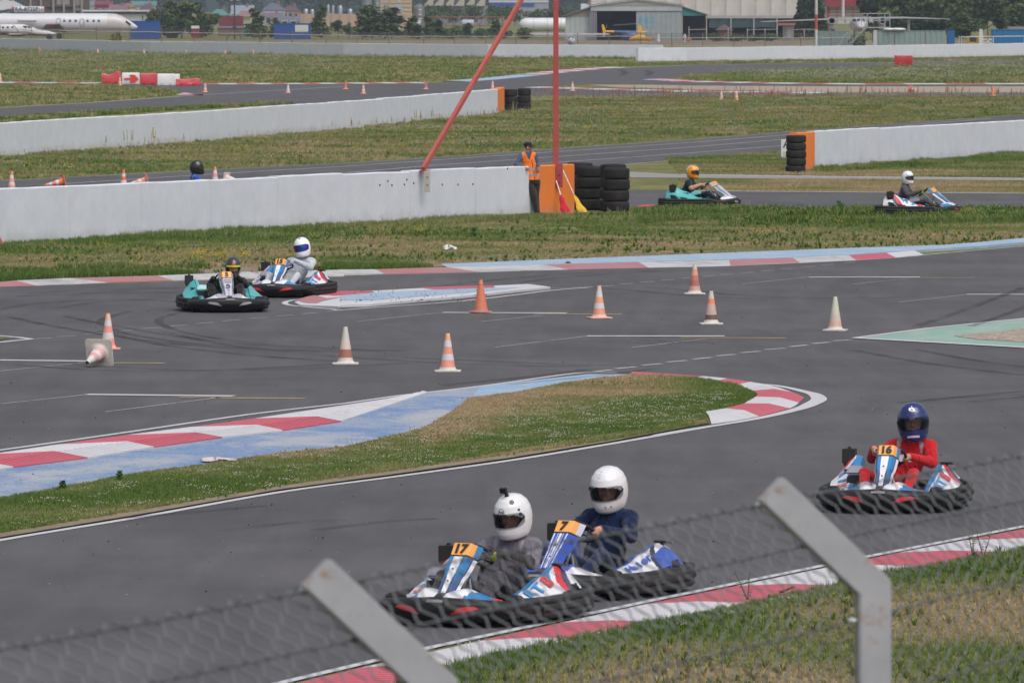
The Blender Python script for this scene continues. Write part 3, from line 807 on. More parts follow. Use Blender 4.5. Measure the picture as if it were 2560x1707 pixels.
WHITE = C(.645, .67, .735); ORANGE = C(.83, .22, .035)
def wall(label, pts, h, th=.25, seg=3.4, orange=None, group=None, jag=.012):
 """concrete barrier along world points; children wall_panel"""
 t = thing('barrier_wall', label, 'wall', pts[0], group=group)
 pts = [p - pts[0] for p in pts]
 tot = [0]
 for a_, b_ in zip(pts, pts[1:]): tot.append(tot[-1] + (b_ - a_).length)
 def at(d):
  for i in range(len(pts) - 1):
   if d <= tot[i + 1] + 1e-6 or i == len(pts) - 2:
    f = (d - tot[i]) / (tot[i + 1] - tot[i]); tt = (pts[i + 1] - pts[i]).normalized()
    return pts[i].lerp(pts[i + 1], f), Vector((-tt.y, tt.x, 0)), tt
 L_ = tot[-1]; n_ = max(1, round(L_ / seg)); rr = random.Random(len(label))
 hp = h
 for k in range(n_):
  d0, d1 = L_ * k / n_ + .004, L_ * (k + 1) / n_ - .004
  mb = MB(WHITE)
  rings = []
  hh = h + rr.uniform(-1, 1) * jag
  for g in range(7):
   p, nn, tt = at(d0 + (d1 - d0) * g / 6)
   if nn.y < 0: nn = -nn
   top = hh + rr.uniform(-.008, .008) * (jag > 0)
   q = p + nn * th
   rings.append([p + Vector((0, 0, -.1)), p + Vector((0, 0, top - .02)), p + nn * .02 + Vector((0, 0, top)), q - nn * .02 + Vector((0, 0, top)), q + Vector((0, 0, top - .02)), q + Vector((0, 0, -.1))])
  # the joint faces are light grey concrete
  mb.rings(rings, True, True)
  mb.build('wall_panel', 'wall_paint', t, sm=False)
 return t
w1p = [P(*q) for q in Zm(VV, [(-330, 585), (0, 563), (400, 540), (800, 517), (1238, 494)])]
wall1 = wall('long white barrier wall with bolt holes that the marshal leans on', w1p, 1.17, seg=3.2)
# its orange end block
def orange_end(t, base, dirv, length, h, th, name='end_panel'):
 mb = MB(ORANGE)
 nn = Vector((-dirv.y, dirv.x, 0))
 if nn.y < 0: nn = -nn
 b0 = base + dirv * .005; b1 = base + dirv * length
 f = Vector((0, 0, 1)); e = -nn * .004
 mb.rings([[p + e, p + e + f * (h - .02), p + nn * .02 + f * h, p + nn * (th - .02) + f * h, p + nn * th + f * (h - .02), p + nn * th] for p in (b0, b1)], True, True)
 o = mb.build(name, 'wall_paint', t, sm=False)
 return o
o1 = thing('barrier_end', 'orange painted end block of the barrier wall behind the marshal', 'wall end block', w1p[-1])
e1 = P(*Zm(VV, [(1319, 489)])[0])
dv = (e1 - w1p[-1]); ln = dv.length; dv.normalize()
orange_end(o1, Vector((0, 0, 0)), dv, ln, 1.17, .27, 'end_block')
# bolt holes and scuffs
mb = MB(C(.05))
for q in [(270, 720), (325, 692), (353, 720), (455, 682), (438, 715), (502, 706), (697, 716), (805, 716), (907, 713), (1143, 607)] + [(345, 742 - 0)] * 0:
 X = Zm(d5, [q])[0]
 # on the wall's front face: intersect with the face line
 best = None
 for a_, b_ in zip(w1p, w1p[1:]):
  ua, ub = 1280 + a_.x / a_.y * F, 1280 + b_.x / b_.y * F
  if ua <= X[0] <= ub:
   f = (X[0] - ua) / (ub - ua); Y = 1 / ((1 - f) / a_.y + f / b_.y); best = at_depth(X[0], X[1], Y)
 if best: mb.lathe([(.0, -.012), (.022, -.012), (.026, 0)], 8, 'Y', best)
hb = mb.build('bolt_hole', 'black_plastic', wall1, sm=False); hb['kind'] = 'stuff'
hb.location = -w1p[0]
w2p = [P(*q) for q in Zm(VV, [(-330, 384), (0, 360), (400, 331), (800, 297), (1000, 276), (1143, 262)])]
wall(label='long white barrier wall with tall dry weeds along its foot', pts=w2p, h=1.10, seg=4.2, th=.3)
o2 = thing('barrier_end', 'orange painted end of the middle barrier wall by three-high tyre stacks', 'wall end block', w2p[-1])
e2 = P(*Zm(d5, [(1124, 214)])[0]); dv = e2 - w2p[-1]; orange_end(o2, Vector((0, 0, 0)), dv.normalized(), dv.length, 1.10, .32, 'end_block')
w3p = [P(*q) for q in Zm(d6, [(921, 612), (1500, 572), (2352, 515), (2800, 486)])]
wall(label='white barrier wall with an orange end behind a single tyre stack', pts=w3p, h=1.15, seg=3.6)
o3 = thing('barrier_end', 'orange painted end of the wall behind the five-high tyre stack', 'wall end block', w3p[0])
e3 = P(*Zm(d6, [(800, 620)])[0]); dv = e3 - w3p[0]; orange_end(o3, Vector((0, 0, 0)), dv.normalized(), dv.length, 1.13, .27, 'end_block')
w4p = [P(*q) for q in Zm(t1, [(-300, 333), (0, 340), (1000, 366), (2352, 384)]) + Zm(t2, [(1000, 392), (2200, 396)])]
wall(label='far low white wall along the airfield fence', pts=w4p, h=1.13, seg=9, th=.3)
w5p = [P(*q) for q in Zm(t2, [(2040, 425), (2352, 422)]) + Zm(t3, [(600, 412), (1300, 402), (2352, 382), (2900, 372)])]
wall(label='far white wall in front of the grey green containers', pts=w5p, h=1.14, seg=8, th=.3)
# ------------------------------------------------------------------ tyres
TY = C(.022, .021, .022)
def tyre_mesh(r=.32, wd=.28, name='tyre'):
 mb = MB(TY)
 ri = r * .56
 prof = [(ri, wd * .12), (ri * 1.02, wd * .02), (r * .72, 0), (r * .90, wd * .02), (r * .975, wd * .10), (r, wd * .24), (r, wd * .76), (r * .975, wd * .90), (r * .90, wd * .98), (r * .72, wd), (ri * 1.02, wd * .98), (ri, wd * .88), (ri + .02, wd * .8), (r * .9, wd * .7), (r * .9, wd * .3), (ri + .02, wd * .2), (ri, wd * .12)]
 mb.lathe(prof, 28)
 # tread grooves as slightly recessed rings
 for g in (.35, .5, .65):
  mb.lathe([(r + .001, wd * g - .006), (r - .006, wd * g), (r + .001, wd * g + .006)], 28, col=C(.008))
 return mb.mesh(name, 'tyre_rubber')
TYM = [tyre_mesh(.32, .285), tyre_mesh(.325, .30), tyre_mesh(.315, .27)]
def stack(pos, n_, labels, group, sc=1.0, hs=None, seed=0):
 rr = random.Random(seed); z = .0
 for k in range(n_):
  me = TYM[rr.randrange(3)]; o = bpy.data.objects.new('tyre', me); COL.objects.link(o)
  hh = (hs or 1.18 / n_)
  base_w = (.285, .30, .27)[TYM.index(me)]
  o.scale = (sc, sc, hh / base_w)
  o.location = pos + Vector((rr.uniform(-.012, .012), rr.uniform(-.012, .012), z))
  o.rotation_euler = (rr.uniform(-.02, .02), rr.uniform(-.02, .02), rr.uniform(0, 6))
  z += hh * .995
  tag(o, labels[k], 'tyre', group)
names4 = ['bottom', 'second', 'third', 'top']
TG = 'black tyres stacked at the orange wall end beside the marshal'
p = P(*Zm(d5, [(1705, 893)])[0]); q = P(*Zm(d5, [(1893, 907)])[0])
bk = Vector((-.05, .66, 0))
for pos, nm, seed in ((p, 'front stack touching the orange end block', 3), (q, 'front stack standing clear of the wall end', 5), (p + bk + Vector((-.18, .3, 0)), 'back stack half hidden behind the orange block', 7), (q + bk + Vector((-.02, .3, 0)), 'back stack behind the outer stack', 8)):
 stack(pos + Vector((0, .33, 0)), 4, [f'{x} tyre of the {nm}' for x in names4], TG, seed=seed, hs=.268 if seed in (3, 5) else .285)
TG2 = 'tyres stacked at the end of the middle wall'
pa = P(*Zm(d5, [(1168, 214)])[0]); pb = P(*Zm(d5, [(1260, 207)])[0])
for pos, nm, seed in ((pa, 'three-high stack touching the middle wall end'), (pb, 'outer three-high stack by the middle wall')) and ((pa, 'three-high stack touching the middle wall end', 11), (pb, 'outer three-high stack by the middle wall', 12)):
 stack(pos + Vector((0, .4, 0)), 3, [f'{x} tyre of the {nm}' for x in ('bottom', 'middle', 'top')], TG2, sc=.97, hs=.335, seed=seed)
pc = P(*Zm(d6, [(794, 640)])[0])
stack(pc + Vector((0, .3, 0)), 5, [f'{x} tyre of the lone five-high stack' for x in ('bottom', 'second', 'middle', 'fourth', 'top')], 'tyres of the lone stack before the orange wall end', sc=.93, hs=.225, seed=4)
# sign behind the lone stack
Ys = P(*Zm(d6, [(700, 560)])[0]).y
a_ = at_depth(*Zm(d6, [(691, 528)])[0], Ys); b_ = at_depth(*Zm(d6, [(740, 406)])[0], Ys)
t = thing('notice_board', 'small white notice board partly hidden by the lone tyre stack', 'sign', (a_.x, Ys, 0))
mb = MB(C(.72, .73, .74)); wd, zz0, zz1 = .55, a_.z, b_.z
mb.box((wd / 2, 0, (zz0 + zz1) / 2), (wd, .03, zz1 - zz0)); mb.build('board', 'metal_paint', t, bev=.004)
mb = MB(C(.3)); mb.tube([(.05, .03, -.05), (.05, .03, zz1)], .02); mb.build('post', 'metal_paint', t)
mb = MB(C(.3)); mb.tube([(wd - .05, .03, -.05), (wd - .05, .03, zz1)], .02); mb.build('post', 'metal_paint', t)
text_on('A', .36, lambda x, y: (.18 + x, -.018, (zz0 + zz1) / 2 + .12 + y), C(.01, .04, .03), 'letter', 'painted_plastic', t)
text_on('F', .30, lambda x, y: (.12 + x, -.018, (zz0 + zz1) / 2 - .24 + y), C(.35), 'letter', 'painted_plastic', t, bold=0)

# ------------------------------------------------------------------ red pole and its brace
RED = C(.50, .085, .085)
Yp = w1p[-1].y + .0
e_at = lambda u, v, o, Y: at_depth(*Zm(o, [(u, v)])[0], Y)
Ye = (w1p[-1].y + e1.y) / 2 - .08
pt0 = e_at(1476, 578, d5, Ye); plate0 = e_at(1499, 640, d5, Ye)
pole = thing('steel_pole', 'tall red square steel pole bolted to the orange wall end', 'pole', (pt0.x, Ye + .09, 1.17))
mb = MB(RED); mb.box((0, 0, 3.6), (.125, .125, 7.3)); mb.build('post', 'metal_paint', pole, bev=.008)
mb = MB(C(.42, .07, .08)); px_ = plate0.x - pt0.x
mb.box((px_, -.10, -.26), (.165, .02, .56)); mb.box((px_ - .075, -.088, -.26), (.015, .03, .56)); mb.build('bracket', 'metal_paint', pole, bev=.004)
for z_ in (-.24, -.41):
 mb = MB(C(.25, .03, .03)); mb.lathe([(0, -.125), (.018, -.125), (.022, -.11)], 8, 'Y', (px_, 0, z_)); mb.build('bolt', 'metal_paint', pole)
Yb = w1p[3].lerp(w1p[4], .35).y
f0 = e_at(562, 603, d5, Yb + .1)
top = Vector((pt0.x, Ye + .09, 1.17 + 5.35))
brace = thing('steel_brace', 'slanting red steel brace rising from the white wall to the pole', 'brace', (f0.x, f0.y, 1.17))
mb = MB(C(.50, .12, .10)); d = top - brace.location
mb.M = Matrix.Translation(d / 2) @ d.to_track_quat('Z', 'X').to_matrix().to_4x4(); mb.box((0, 0, 0), (.11, .09, d.length - .1)); mb.M = None
mb.build('strut', 'metal_paint', brace, bev=.006)
mb = MB(C(.52, .47, .44)); bx = e_at(597, 660, d5, Yb)
mb.box((bx.x - f0.x, -.12, -.27), (.13, .02, .46)); mb.box((bx.x - f0.x - .05, -.03, .005), (.24, .2, .012), col=RED); mb.build('bracket', 'metal_paint', brace, bev=.004)
for z_ in (-.15, -.33):
 mb = MB(C(.08)); mb.lathe([(0, -.145), (.014, -.145), (.018, -.13)], 8, 'Y', (bx.x - f0.x, 0, z_)); mb.build('bolt', 'metal_paint', brace)

# ------------------------------------------------------------------ flags leaning on the orange block
def flag(label, top_px, joint_px, tip_px, colr, Y0):
 tp = e_at(*top_px, d5, Y0 - .02); jt = e_at(*joint_px, d5, Y0 - .16); bt = e_at(*tip_px, d5, Y0 - .32); bt.z = max(bt.z, .03)
 t = thing('marshal_flag', label, 'flag', bt)
 tp, jt = tp - bt, jt - bt
 mb = MB(C(.75, .72, .76)); mb.tube([tp, jt + (jt - tp) * .4], .013, 8); mb.build('flag_pole', 'painted_plastic', t)
 mb = MB(colr)
 ax = -jt; sd_ = Vector((1, 0, 0))
 def fn(u, v):
  a = jt * (1 - v)
  wv = .010 + (.085 + .02 * math.sin(9 * v)) * math.sin(min(1, v * 1.25) * PI * .5)
  k = math.cos(u * 2 * PI); s_ = math.sin(u * 2 * PI)
  return a + Vector((k * wv + .035 * v * v, s_ * wv * .45 + .015 * math.sin(4 * PI * u + 6 * v), 0))
 mb.grid(fn, 18, 14, col=colr); mb.build('flag_cloth', 'cloth', t)
flag('furled red flag leaning on the orange wall end', (1477, 688), (1508, 782), (1535, 905), C(.55, .02, .05), Ye)
flag('furled yellow flag leaning between the orange block and the tyres', (1525, 620), (1598, 780), (1650, 902), C(.75, .48, .05), Ye)

# ------------------------------------------------------------------ traffic cones
COR = C(.80, .27, .15); CWH = C(.66, .64, .66)
def cone(label, base, bands, flange, h=.525, r0=.105, r1=.028, fl=.18, group=None, lie=None, tip=None, round_base=False):
 """bands: list of (height fraction from, to, colour); flange colour"""
 t = thing('traffic_cone', label, 'traffic cone', base, group=group)
 body = MB(); prof = []; cols = []
 bounds = sorted(set([0] + [b_[0] for b_ in bands] + [b_[1] for b_ in bands] + [.97, 1]))
 def rad(f): return r0 + (r1 - r0) * f
 z0 = .045
 for f in bounds: prof.append((rad(f), z0 + (h - z0) * f))
 def cf(i, j):
  f = (bounds[i] + bounds[i + 1]) / 2
  for lo, hi, cc in bands:
   if lo <= f <= hi: return cc
  return flange
 prof2 = prof + [(r1 * .8, h), (r1 * .7, h - .03)]
 body.lathe(prof2, 24, colf=lambda i, j: cf(i, j) if i < len(bounds) - 1 else C(.25, .08, .05))
 body.build('cone_body', 'cone_plastic', t)
 # the underside, seen when the cone lies down
 ins = MB(COR); ins.lathe([(r0 - .008, .045), (r1 - .006, h - .03)], 20, col=C(.62, .16, .07)); ins.build('cone_inside', 'cone_plastic', t)
 fb = MB(flange)
 sk = [(r0 + .045, .018), (r0 + .012, .035), (r0 + .001, .062)]
 fb.lathe(sk, 24)
 if round_base:
  fb.lathe([(r0 - .01, 0), (fl, .0), (fl + .006, .012), (fl, .028), (r0 + .03, .034)], 24)
 else:
  a = fl; cr = .03
  cor = []
  for cx, cy, a0 in ((a - cr, a - cr, 0), (-a + cr, a - cr, 90), (-a + cr, -a + cr, 180), (a - cr, -a + cr, 270)):
   for k in range(4): an = R(a0 + 30 * k); cor.append((cx + cr * math.cos(an), cy + cr * math.sin(an)))
  inn = [(Vector((x, y, 0)).normalized() * (r0 + .045)).to_tuple()[:2] for x, y in cor]
  rings = [[(x, y, .0) for x, y in inn], [(x, y, 0) for x, y in cor], [(x * 1.01, y * 1.01, .010) for x, y in cor], [(x, y, .019) for x, y in cor], [(x, y, .021) for x, y in inn]]
  fb.rings(rings, True, False)
 fb.build('base_plate', 'cone_plastic', t)
 return t
def B2(cb, ct=COR, mid=None):   # two white bands on orange
 return [(0, .24, cb), (.24, .41, CWH), (.41, .62, mid or cb), (.62, .79, CWH), (.79, .965, ct)]
PK = C(.80, .33, .25); PALE = C(.70, .55, .50); DW = C(.60, .57, .52); BRN = C(.36, .16, .12)
GC = 'traffic cones standing on the main track'
def cpos(o, x, y): return P(*Zm(o, [(x, y)])[0]) + Vector((0, .17, .0))
CONES = [('striped cone closest to the long curb, one over the pale base', c2, (736, 909), B2(PK, C(.85, .42, .22)), DW, 1.0),
         ]
def mk(label, o, x, y, bands, fcol, **kw):
 ps = cpos(o, x, y); ps.z = .013
 t = cone(label, ps, bands, fcol, group=GC, **kw); t.rotation_euler.z = rnd.uniform(-.3, .3); return t
mk('clean orange and white striped cone with a pale base near the blue run-off', c2, 736, 909, B2(PK, C(.85, .42, .22)), DW)
mk('plain dirty orange cone with a thick round base', c2, 962, 505, [(0, .82, C(.66, .20, .11)), (.82, .84, C(.3, .09, .05)), (.84, .965, C(.70, .24, .14))], C(.42, .20, .15), h=.545, fl=.185, r0=.112, round_base=True)
mk('striped cone with orange base standing past the thin yellow line', c2, 1773, 543, B2(PK, PALE, C(.82, .38, .20)), C(.75, .45, .36))
mk('faded dirty cone with a brown scuffed foot above the blue run-off', c2, 36, 858, [(0, .10, PALE), (.10, .34, BRN), (.34, .62, PALE), (.62, .965, DW)], DW)
mk('weathered cone with dark red scuffs beside the dashed line', c3, 102, 377, [(0, .2, C(.62, .36, .32)), (.2, .42, C(.45, .15, .13)), (.42, .58, C(.52, .2, .16)), (.58, .80, C(.74, .33, .22)), (.80, .965, DW)], DW)
mk('weathered cone with an orange band and black scuffed foot', c3, 215, 584, [(0, .06, PALE), (.06, .22, C(.16, .09, .08)), (.22, .58, C(.58, .42, .37)), (.58, .74, C(.85, .25, .12)), (.74, .965, DW)], DW)
mk('bleached almost white cone standing alone near the green island', c3, 1064, 628, [(0, .22, C(.66, .43, .36)), (.22, .45, C(.62, .50, .45)), (.45, .965, C(.58, .58, .47))], DW)
mk('bright striped cone behind the toppled one', c1, 735, 865, B2(C(.84, .32, .25), C(.80, .50, .36)), C(.82, .36, .28))
# toppled cone facing the camera
tc = cone('toppled cone lying with its square base towards the wall', P(*Zm(c1, [(680, 975)])[0]), B2(C(.72, .38, .36), DW), DW, fl=.195, group='cones lying on their side')
bp = P(*Zm(c1, [(682, 976)])[0])
tc.location = bp + Vector((0, .0, .197))
tc.rotation_euler = (R(103), R(0), R(-17))
Rm = Euler(tc.rotation_euler).to_matrix()
# cones behind the first wall and farther
GF = 'traffic cones scattered on the farther tracks'
def far(label, px, y_base_z, sc=1.0, bands=None, fl=None, lie=None, h=.525):
 t = cone(label, P(*px) if isinstance(px, tuple) else px, bands or B2(PK), fl or PK, h=h, group=GF)
 t.location.z = .013
 return t
far('striped cone behind the wall beside two toppled ones', (Zm(VV, [(27, 440)])[0]), 0)
far('vivid striped cone behind the wall between toppled cones', (Zm(VV, [(284, 436)])[0]), 0, bands=B2(C(.85, .16, .05), C(.85, .16, .05)))
far('half hidden striped cone behind the wall near the black helmet', (Zm(VV, [(494, 428)])[0]), 0)
def lying(label, o, x, y, yaw, cc=COR, z=.19, tilt=101):
 t = cone(label, P(*Zm(o, [(x, y)])[0]), B2(cc), cc, group='cones lying on their side')
 t.location.z = z; t.rotation_euler = (R(tilt), 0, R(yaw)); return t
lying('toppled vivid orange cone lying behind the wall, base facing the track', d4, 440, 742, -78, C(.85, .20, .10))
lying('toppled pale cone mostly hidden behind the wall', d4, 1005, 735, -80, C(.85, .30, .2))
ft = lying('toppled white topped cone peeping over the wall near the black helmet', d4, 1545, 722, 65, PALE)
for lb, o, x, y, kw_ in (('striped cone in front of the red and white barrier blocks', t1, 820, 587, {}), ('striped cone on the far track past the low red block', t1, 1403, 633, {}), ('faded striped cone on the far track before weeds', t1, 1970, 639, dict(bands=B2(PALE))), ('dark orange cone by the far striped kerb', t2, 38, 612, dict(bands=[(0, .965, C(.55, .2, .13))])),
                         ('pink striped cone right below the far kerb', t2, 160, 643, {}), ('small dull cone alone on the far asphalt', t2, 587, 612, dict(bands=[(0, .965, C(.42, .2, .16))], h=.42)), ('striped cone peeping over the orange wall end', t2, 1043, 615, {}), ('pale striped cone before the gravel trap', t2, 1590, 625, dict(bands=B2(PALE))),
                         ('pink cone in the weeds below the gravel trap', t3, 282, 690, dict(bands=B2(PALE))), ('second pink cone in the weeds, taller of the pair', t3, 386, 692, dict(bands=B2(PK), h=.58)), ('orange cone on the thin track beyond the weeds', t3, 2141, 658, dict(bands=[(0, .965, C(.85, .25, .10))])),
                         ('cone at the foot of the far wall near the airliner', t1, 270, 356, dict(bands=[(0, .965, C(.8, .25, .12))])), ('striped cone by the far wall below the orange bush', t1, 668, 370, {}), ('faint cone by the far wall among weeds', t1, 984, 372, {}), ('small cone by the far wall between two bushes', t1, 1270, 378, {}), ('cone by the far wall below the mast', t1, 1540, 381, {}),
                         ('faded cone at the far wall below the blue cabin', t1, 1730, 377, {}), ('plain orange cone at the far wall behind the brace', t2, 1325, 391, dict(bands=[(0, .965, C(.75, .22, .14))])), ('tall pink cone cut by the picture edge on the far kerb', t1, 2, 566, dict(h=.62))):
 far(lb, Zm(o, [(x, y)])[0], 0, **kw_)
fl3 = lying('toppled red and white cone on the gravel trap', t3, 1575, 632, 50, C(.75, .2, .2))
flr = thing('warning_board', 'small red slanted board cut by the picture edge at the wall foot', 'board', P(*Zm(d4, [(0, 1135)])[0]))
mb = MB(C(.62, .13, .10)); mb.extrude([(-.45, 0), (.10, 0), (-.12, .42), (-.35, .42)], -.02, .02); mb.build('panel', 'metal_paint', flr)
mb = MB(C(.3)); mb.tube([(-.2, .03, 0), (-.2, .25, 0), (-.25, .02, .38)], .012); mb.build('stand', 'metal_paint', flr)

# ------------------------------------------------------------------ far barrier blocks
def soft_block(label, o, x0, y0, x1, y1, colr, sag=0, arrow=False, group='plastic barrier blocks on the far track', tilt=0):
 a_ = P(*Zm(o, [(x0, y1)])[0]); wdt = P(*Zm(o, [(x1, y1)])[0]).x - a_.x
 s_ = F / a_.y; hh = (y1 - y0) / K / s_
 t = thing('barrier_block', label, 'barrier block', (a_.x + wdt / 2, a_.y + .35, 0), group=group)
 mb = MB(colr); w2 = wdt / 2 - .02
 def sec(x):
  k = sag * math.sin((x / w2 + 1) * PI * .8)
  return [(x, -.34, .0), (x, -.36, .12), (x, -.31 + .02 * math.sin(7 * x), hh * .5), (x, -.30, hh - .06 - k), (x, -.26, hh - k), (x, .26, hh - k), (x, .30, hh - .06 - k), (x, .35, .1), (x, .34, 0)]
 xs_ = [-w2 + (2 * w2) * i / 8 for i in range(9)]
 mb.rings([sec(x) for x in xs_], True, True); mb.build('block_shell', 'painted_plastic', t, bev=.02)
 for xx in (-w2 * .5, w2 * .5):
  mb = MB(tuple(c * .8 for c in colr[:3]) + (1,)); mb.box((xx, -.36, .10), (.18, .03, .12)); mb.build('forklift_slot', 'black_plastic', t)
 if arrow:
  mb = MB(C(.70, .07, .06)); y_ = -.385
  A = [(-.62, .50), (.0, .50), (-.15, .78), (.32, .78), (.70, .42), (.32, .08), (-.15, .08), (.0, .34), (-.62, .34)]
  mb.extrude([(x * wdt * .62 + .02, z * hh + .04) for x, z in A], y_, y_ + .03); mb.build('arrow_print', 'painted_plastic', t)
 return t
RB = C(.55, .045, .06); WB = C(.70, .68, .68)
soft_block('crumpled red barrier block at the start of the row', t1, 695, 500, 826, 575, RB, .10)
soft_block('white barrier block printed with a red arrow', t1, 832, 499, 955, 580, WB, 0, True)
soft_block('red barrier block between the two white blocks', t1, 956, 503, 1075, 583, RB)
soft_block('plain white barrier block in the row', t1, 1074, 506, 1198, 588, WB)
soft_block('second white block end peeping over the low red one', t1, 1193, 508, 1230, 586, WB)
soft_block('low red barrier block at the end of the row', t1, 1200, 540, 1368, 590, RB, .03)
rb = soft_block('lone red board box in front of the far white wall', t3, 1464, 380, 1592, 455, C(.38, .008, .012), 0, False, 'red blocks alone')
# white litter on the verge
for o, x, y, lb in ((c2, 745, 80, 'crumpled white plastic bag lying in the dry grass'), (c4, 1475, 705, 'torn white and red plastic scrap on the blue run-off')):
 p_ = P(*Zm(o, [(x, y)])[0]); s_ = F / p_.y
 t = MB(C(.60, .50, .50) if o is c4 else C(.62, .62, .60)); rr = random.Random(x)
 def fn(u, v):
  a = 2 * PI * u; r_ = (.02 + .13 * math.sin(PI * v)) * (1 + .5 * math.sin(3 * a + 1) * math.sin(5 * v))
  r_ *= .6 if o is c2 else .85
  return (r_ * 1.5 * math.cos(a), r_ * math.sin(a), .09 * v * (1 + .5 * math.sin(4 * a)) * (.4 if o is c4 else 1))
 t.grid(fn, 14, 6); ob = t.build('plastic_scrap', 'cloth', loc=p_ + Vector((0, 0, .02))); tag(ob, lb, 'litter')
# ------------------------------------------------------------------ go-karts (forward +Y, right +X, origin on the ground at mid length)
BLK = C(.012, .012, .013); DGR = C(.035, .035, .037); GREY = C(.20, .20, .21); SIL = C(.45, .45, .47)
BLU = C(.03, .21, .48); NAVY = C(.04, .04, .12); WHT = C(.75, .75, .78); REDC = C(.62, .035, .04); ORG = C(.88, .40, .10); TEAL = C(.085, .42, .43); LTEAL = C(.28, .58, .58); LIL = C(.42, .40, .50); RBLU = C(.03, .09, .45)
def lerp3(stops, t):
 for (a, va), (b_, vb) in zip(stops, stops[1:]):
  if t <= b_:
   f = max(0, (t - a) / (b_ - a)); f = f * f * (3 - 2 * f)
   return va + (vb - va) * f
 return stops[-1][1]
PODC = {}
def kart(label, loc, rz, livery, number, group):
 t = thing('go_kart', label, 'go-kart', loc, rz, group)
 L = livery
 # floor tray and tubes
 mb = MB(DGR); mb.extrude([(-.30, -.50), (.30, -.50), (.30, .45), (.22, .78), (-.22, .78), (-.30, .45)], .045, .053, 'Z'); mb.build('floor_tray', 'bare_metal', t, sm=False)
 for s in (-1, 1):
  mb = MB(C(.05, .05, .055)); mb.tube([(s * .30, -.80, .09), (s * .31, -.3, .07), (s * .34, .25, .07), (s * .24, .80, .08)], .016, 8); mb.build('frame_rail', 'painted_plastic', t)
 mb = MB(SIL); mb.tube([(-.58, -.52, .14), (.58, -.52, .14)], .02, 10); mb.build('rear_axle', 'bare_metal', t)
 # wheels: a tyre with a rim as sub-part
 for s, y, r_, wd, x in ((-1, .52, .128, .125, .52), (1, .52, .128, .125, .52), (-1, -.52, .140, .20, .56), (1, -.52, .140, .20, .56)):
  mb = MB(C(.016, .016, .016))
  prof = [(r_ * .5, -wd * .42), (r_ * .8, -wd * .5), (r_ * .95, -wd * .42), (r_, -wd * .25), (r_, wd * .25), (r_ * .95, wd * .42), (r_ * .8, wd * .5), (r_ * .5, wd * .42)]
  mb.lathe(prof, 24, 'X', (0, 0, 0)); o = mb.build('wheel', 'tyre_rubber', t, loc=(s * x, y, r_))
  if y > 0: o.rotation_euler.z = L.get('steer', 0)
  mb = MB(SIL); mb.lathe([(0.02, s * wd * .30), (r_ * .45, s * wd * .2), (r_ * .52, s * wd * .42), (r_ * .54, s * wd * .42), (r_ * .5, -s * wd * .4), (.02, -s * wd * .4)], 16, 'X'); mb.build('rim', 'bare_metal', o)
 # front bumper: black skirt wrapping round the nose
 def fpath(u):
  a = (u - .5) * 2; s = 1 if a >= 0 else -1; a = abs(a)
  x = lerp3([(0, 0), (.55, .42), (.85, .61), (1, .655)], a) if False else (.70 * a if a < .8 else .56 + .095 * (1 - (1 - (a - .8) / .2) ** 2))
  y = .99 - .30 * (x / .655) ** 2.4 - (0 if a < .8 else .20 * ((a - .8) / .2) ** 1.5)
  return s * x, y
 def fb(u, v):
  x, y = fpath(u); a = abs(u - .5) * 2
  top = .24 - .055 * a ** 1.3; bot = .032 + .065 * max(0, (a - .42) / .58) ** 1.0
  q_ = min(1, v * 1.15)
  z = bot + (top - bot) * q_
  d = lerp3([(0, -.05), (.25, .0), (.55, .035), (.9, .03), (1, .0)], q_) - (.09 * max(0, v - .87) / .13)
  q = Vector((x * .35, y, 0)).normalized()
  return (x + q.x * d * .6, y - .05 + d, z + (.012 if v > .87 else 0))
 mb = MB(BLK); mb.grid(fb, 60, 12, th=-.012); mb.build('front_bumper', 'black_plastic', t)
 for s in (-1, 1):
  mb = MB(L['flash'])
  def fl(u, v, s=s):
   uu = .5 + s * (.10 + .155 * u); lo = .34 + .24 * u; hi = .50 + .20 * u + .0
   hi = lo + (.20 - .10 * abs(u - .4)) * min(1, (u + .05) * 3) * min(1, (1.05 - u) * 5)
   p = Vector(fb(uu, lo + (hi - lo) * v)); return p + Vector((0, .006, 0.001))
  mb.grid(fl, 14, 2, th=.003); mb.build('bumper_flash', 'painted_plastic', t)
 mb = MB(GREY); mb.grid(lambda u, v: Vector(fb(.5 + (u - .5) * .10, .76 + .08 * v)) + Vector((0, .006, 0)), 6, 1, th=.003); mb.build('bumper_slot', 'black_plastic', t)
 # lobed fairing over the front
 def ff(u, v):
  x = (u - .5) * .80; a = abs(x) / .40
  y = .93 - .30 * v - .16 * a ** 2
  z = .235 + .055 * math.sin(v * PI * .6) * (1 - .6 * a) + .045 * math.exp(-((a - .45) / .22) ** 2) * math.sin(v * PI * .8) - .05 * a ** 2
  return (x, y, z)
 def ffc(u, v):
  a = abs(u - .5) * 2
  if a < .12: return BLK
  return L['lobe_in'] if a < .50 + .12 * v else (L['lobe_out'] if a < .9 else REDC if L.get('redtip') else L['lobe_out'])
 mb = MB(WHT); mb.grid(ff, 40, 8, colf=ffc, th=-.008); mb.build('front_fairing', 'painted_plastic', t)
 # tall front panel leaning back, with number plate
 def fp(u, v):
  a = (u - .5) * 2
  w_ = lerp3([(0, .072), (.35, .09), (.75, .118), (1, .122)], v)
  cy = lerp3([(0, .82), (.5, .60), (.78, .44), (1, .355)], v); cz = lerp3([(0, .25), (.5, .43), (.78, .565), (1, .655)], v)
  sag = .09 * max(0, abs(a) - .62) / .38
  x = a * w_ * (1 if abs(a) < .62 else 1)
  return (x, cy - sag * (.5 + v) * 1.1, cz - sag * .55)
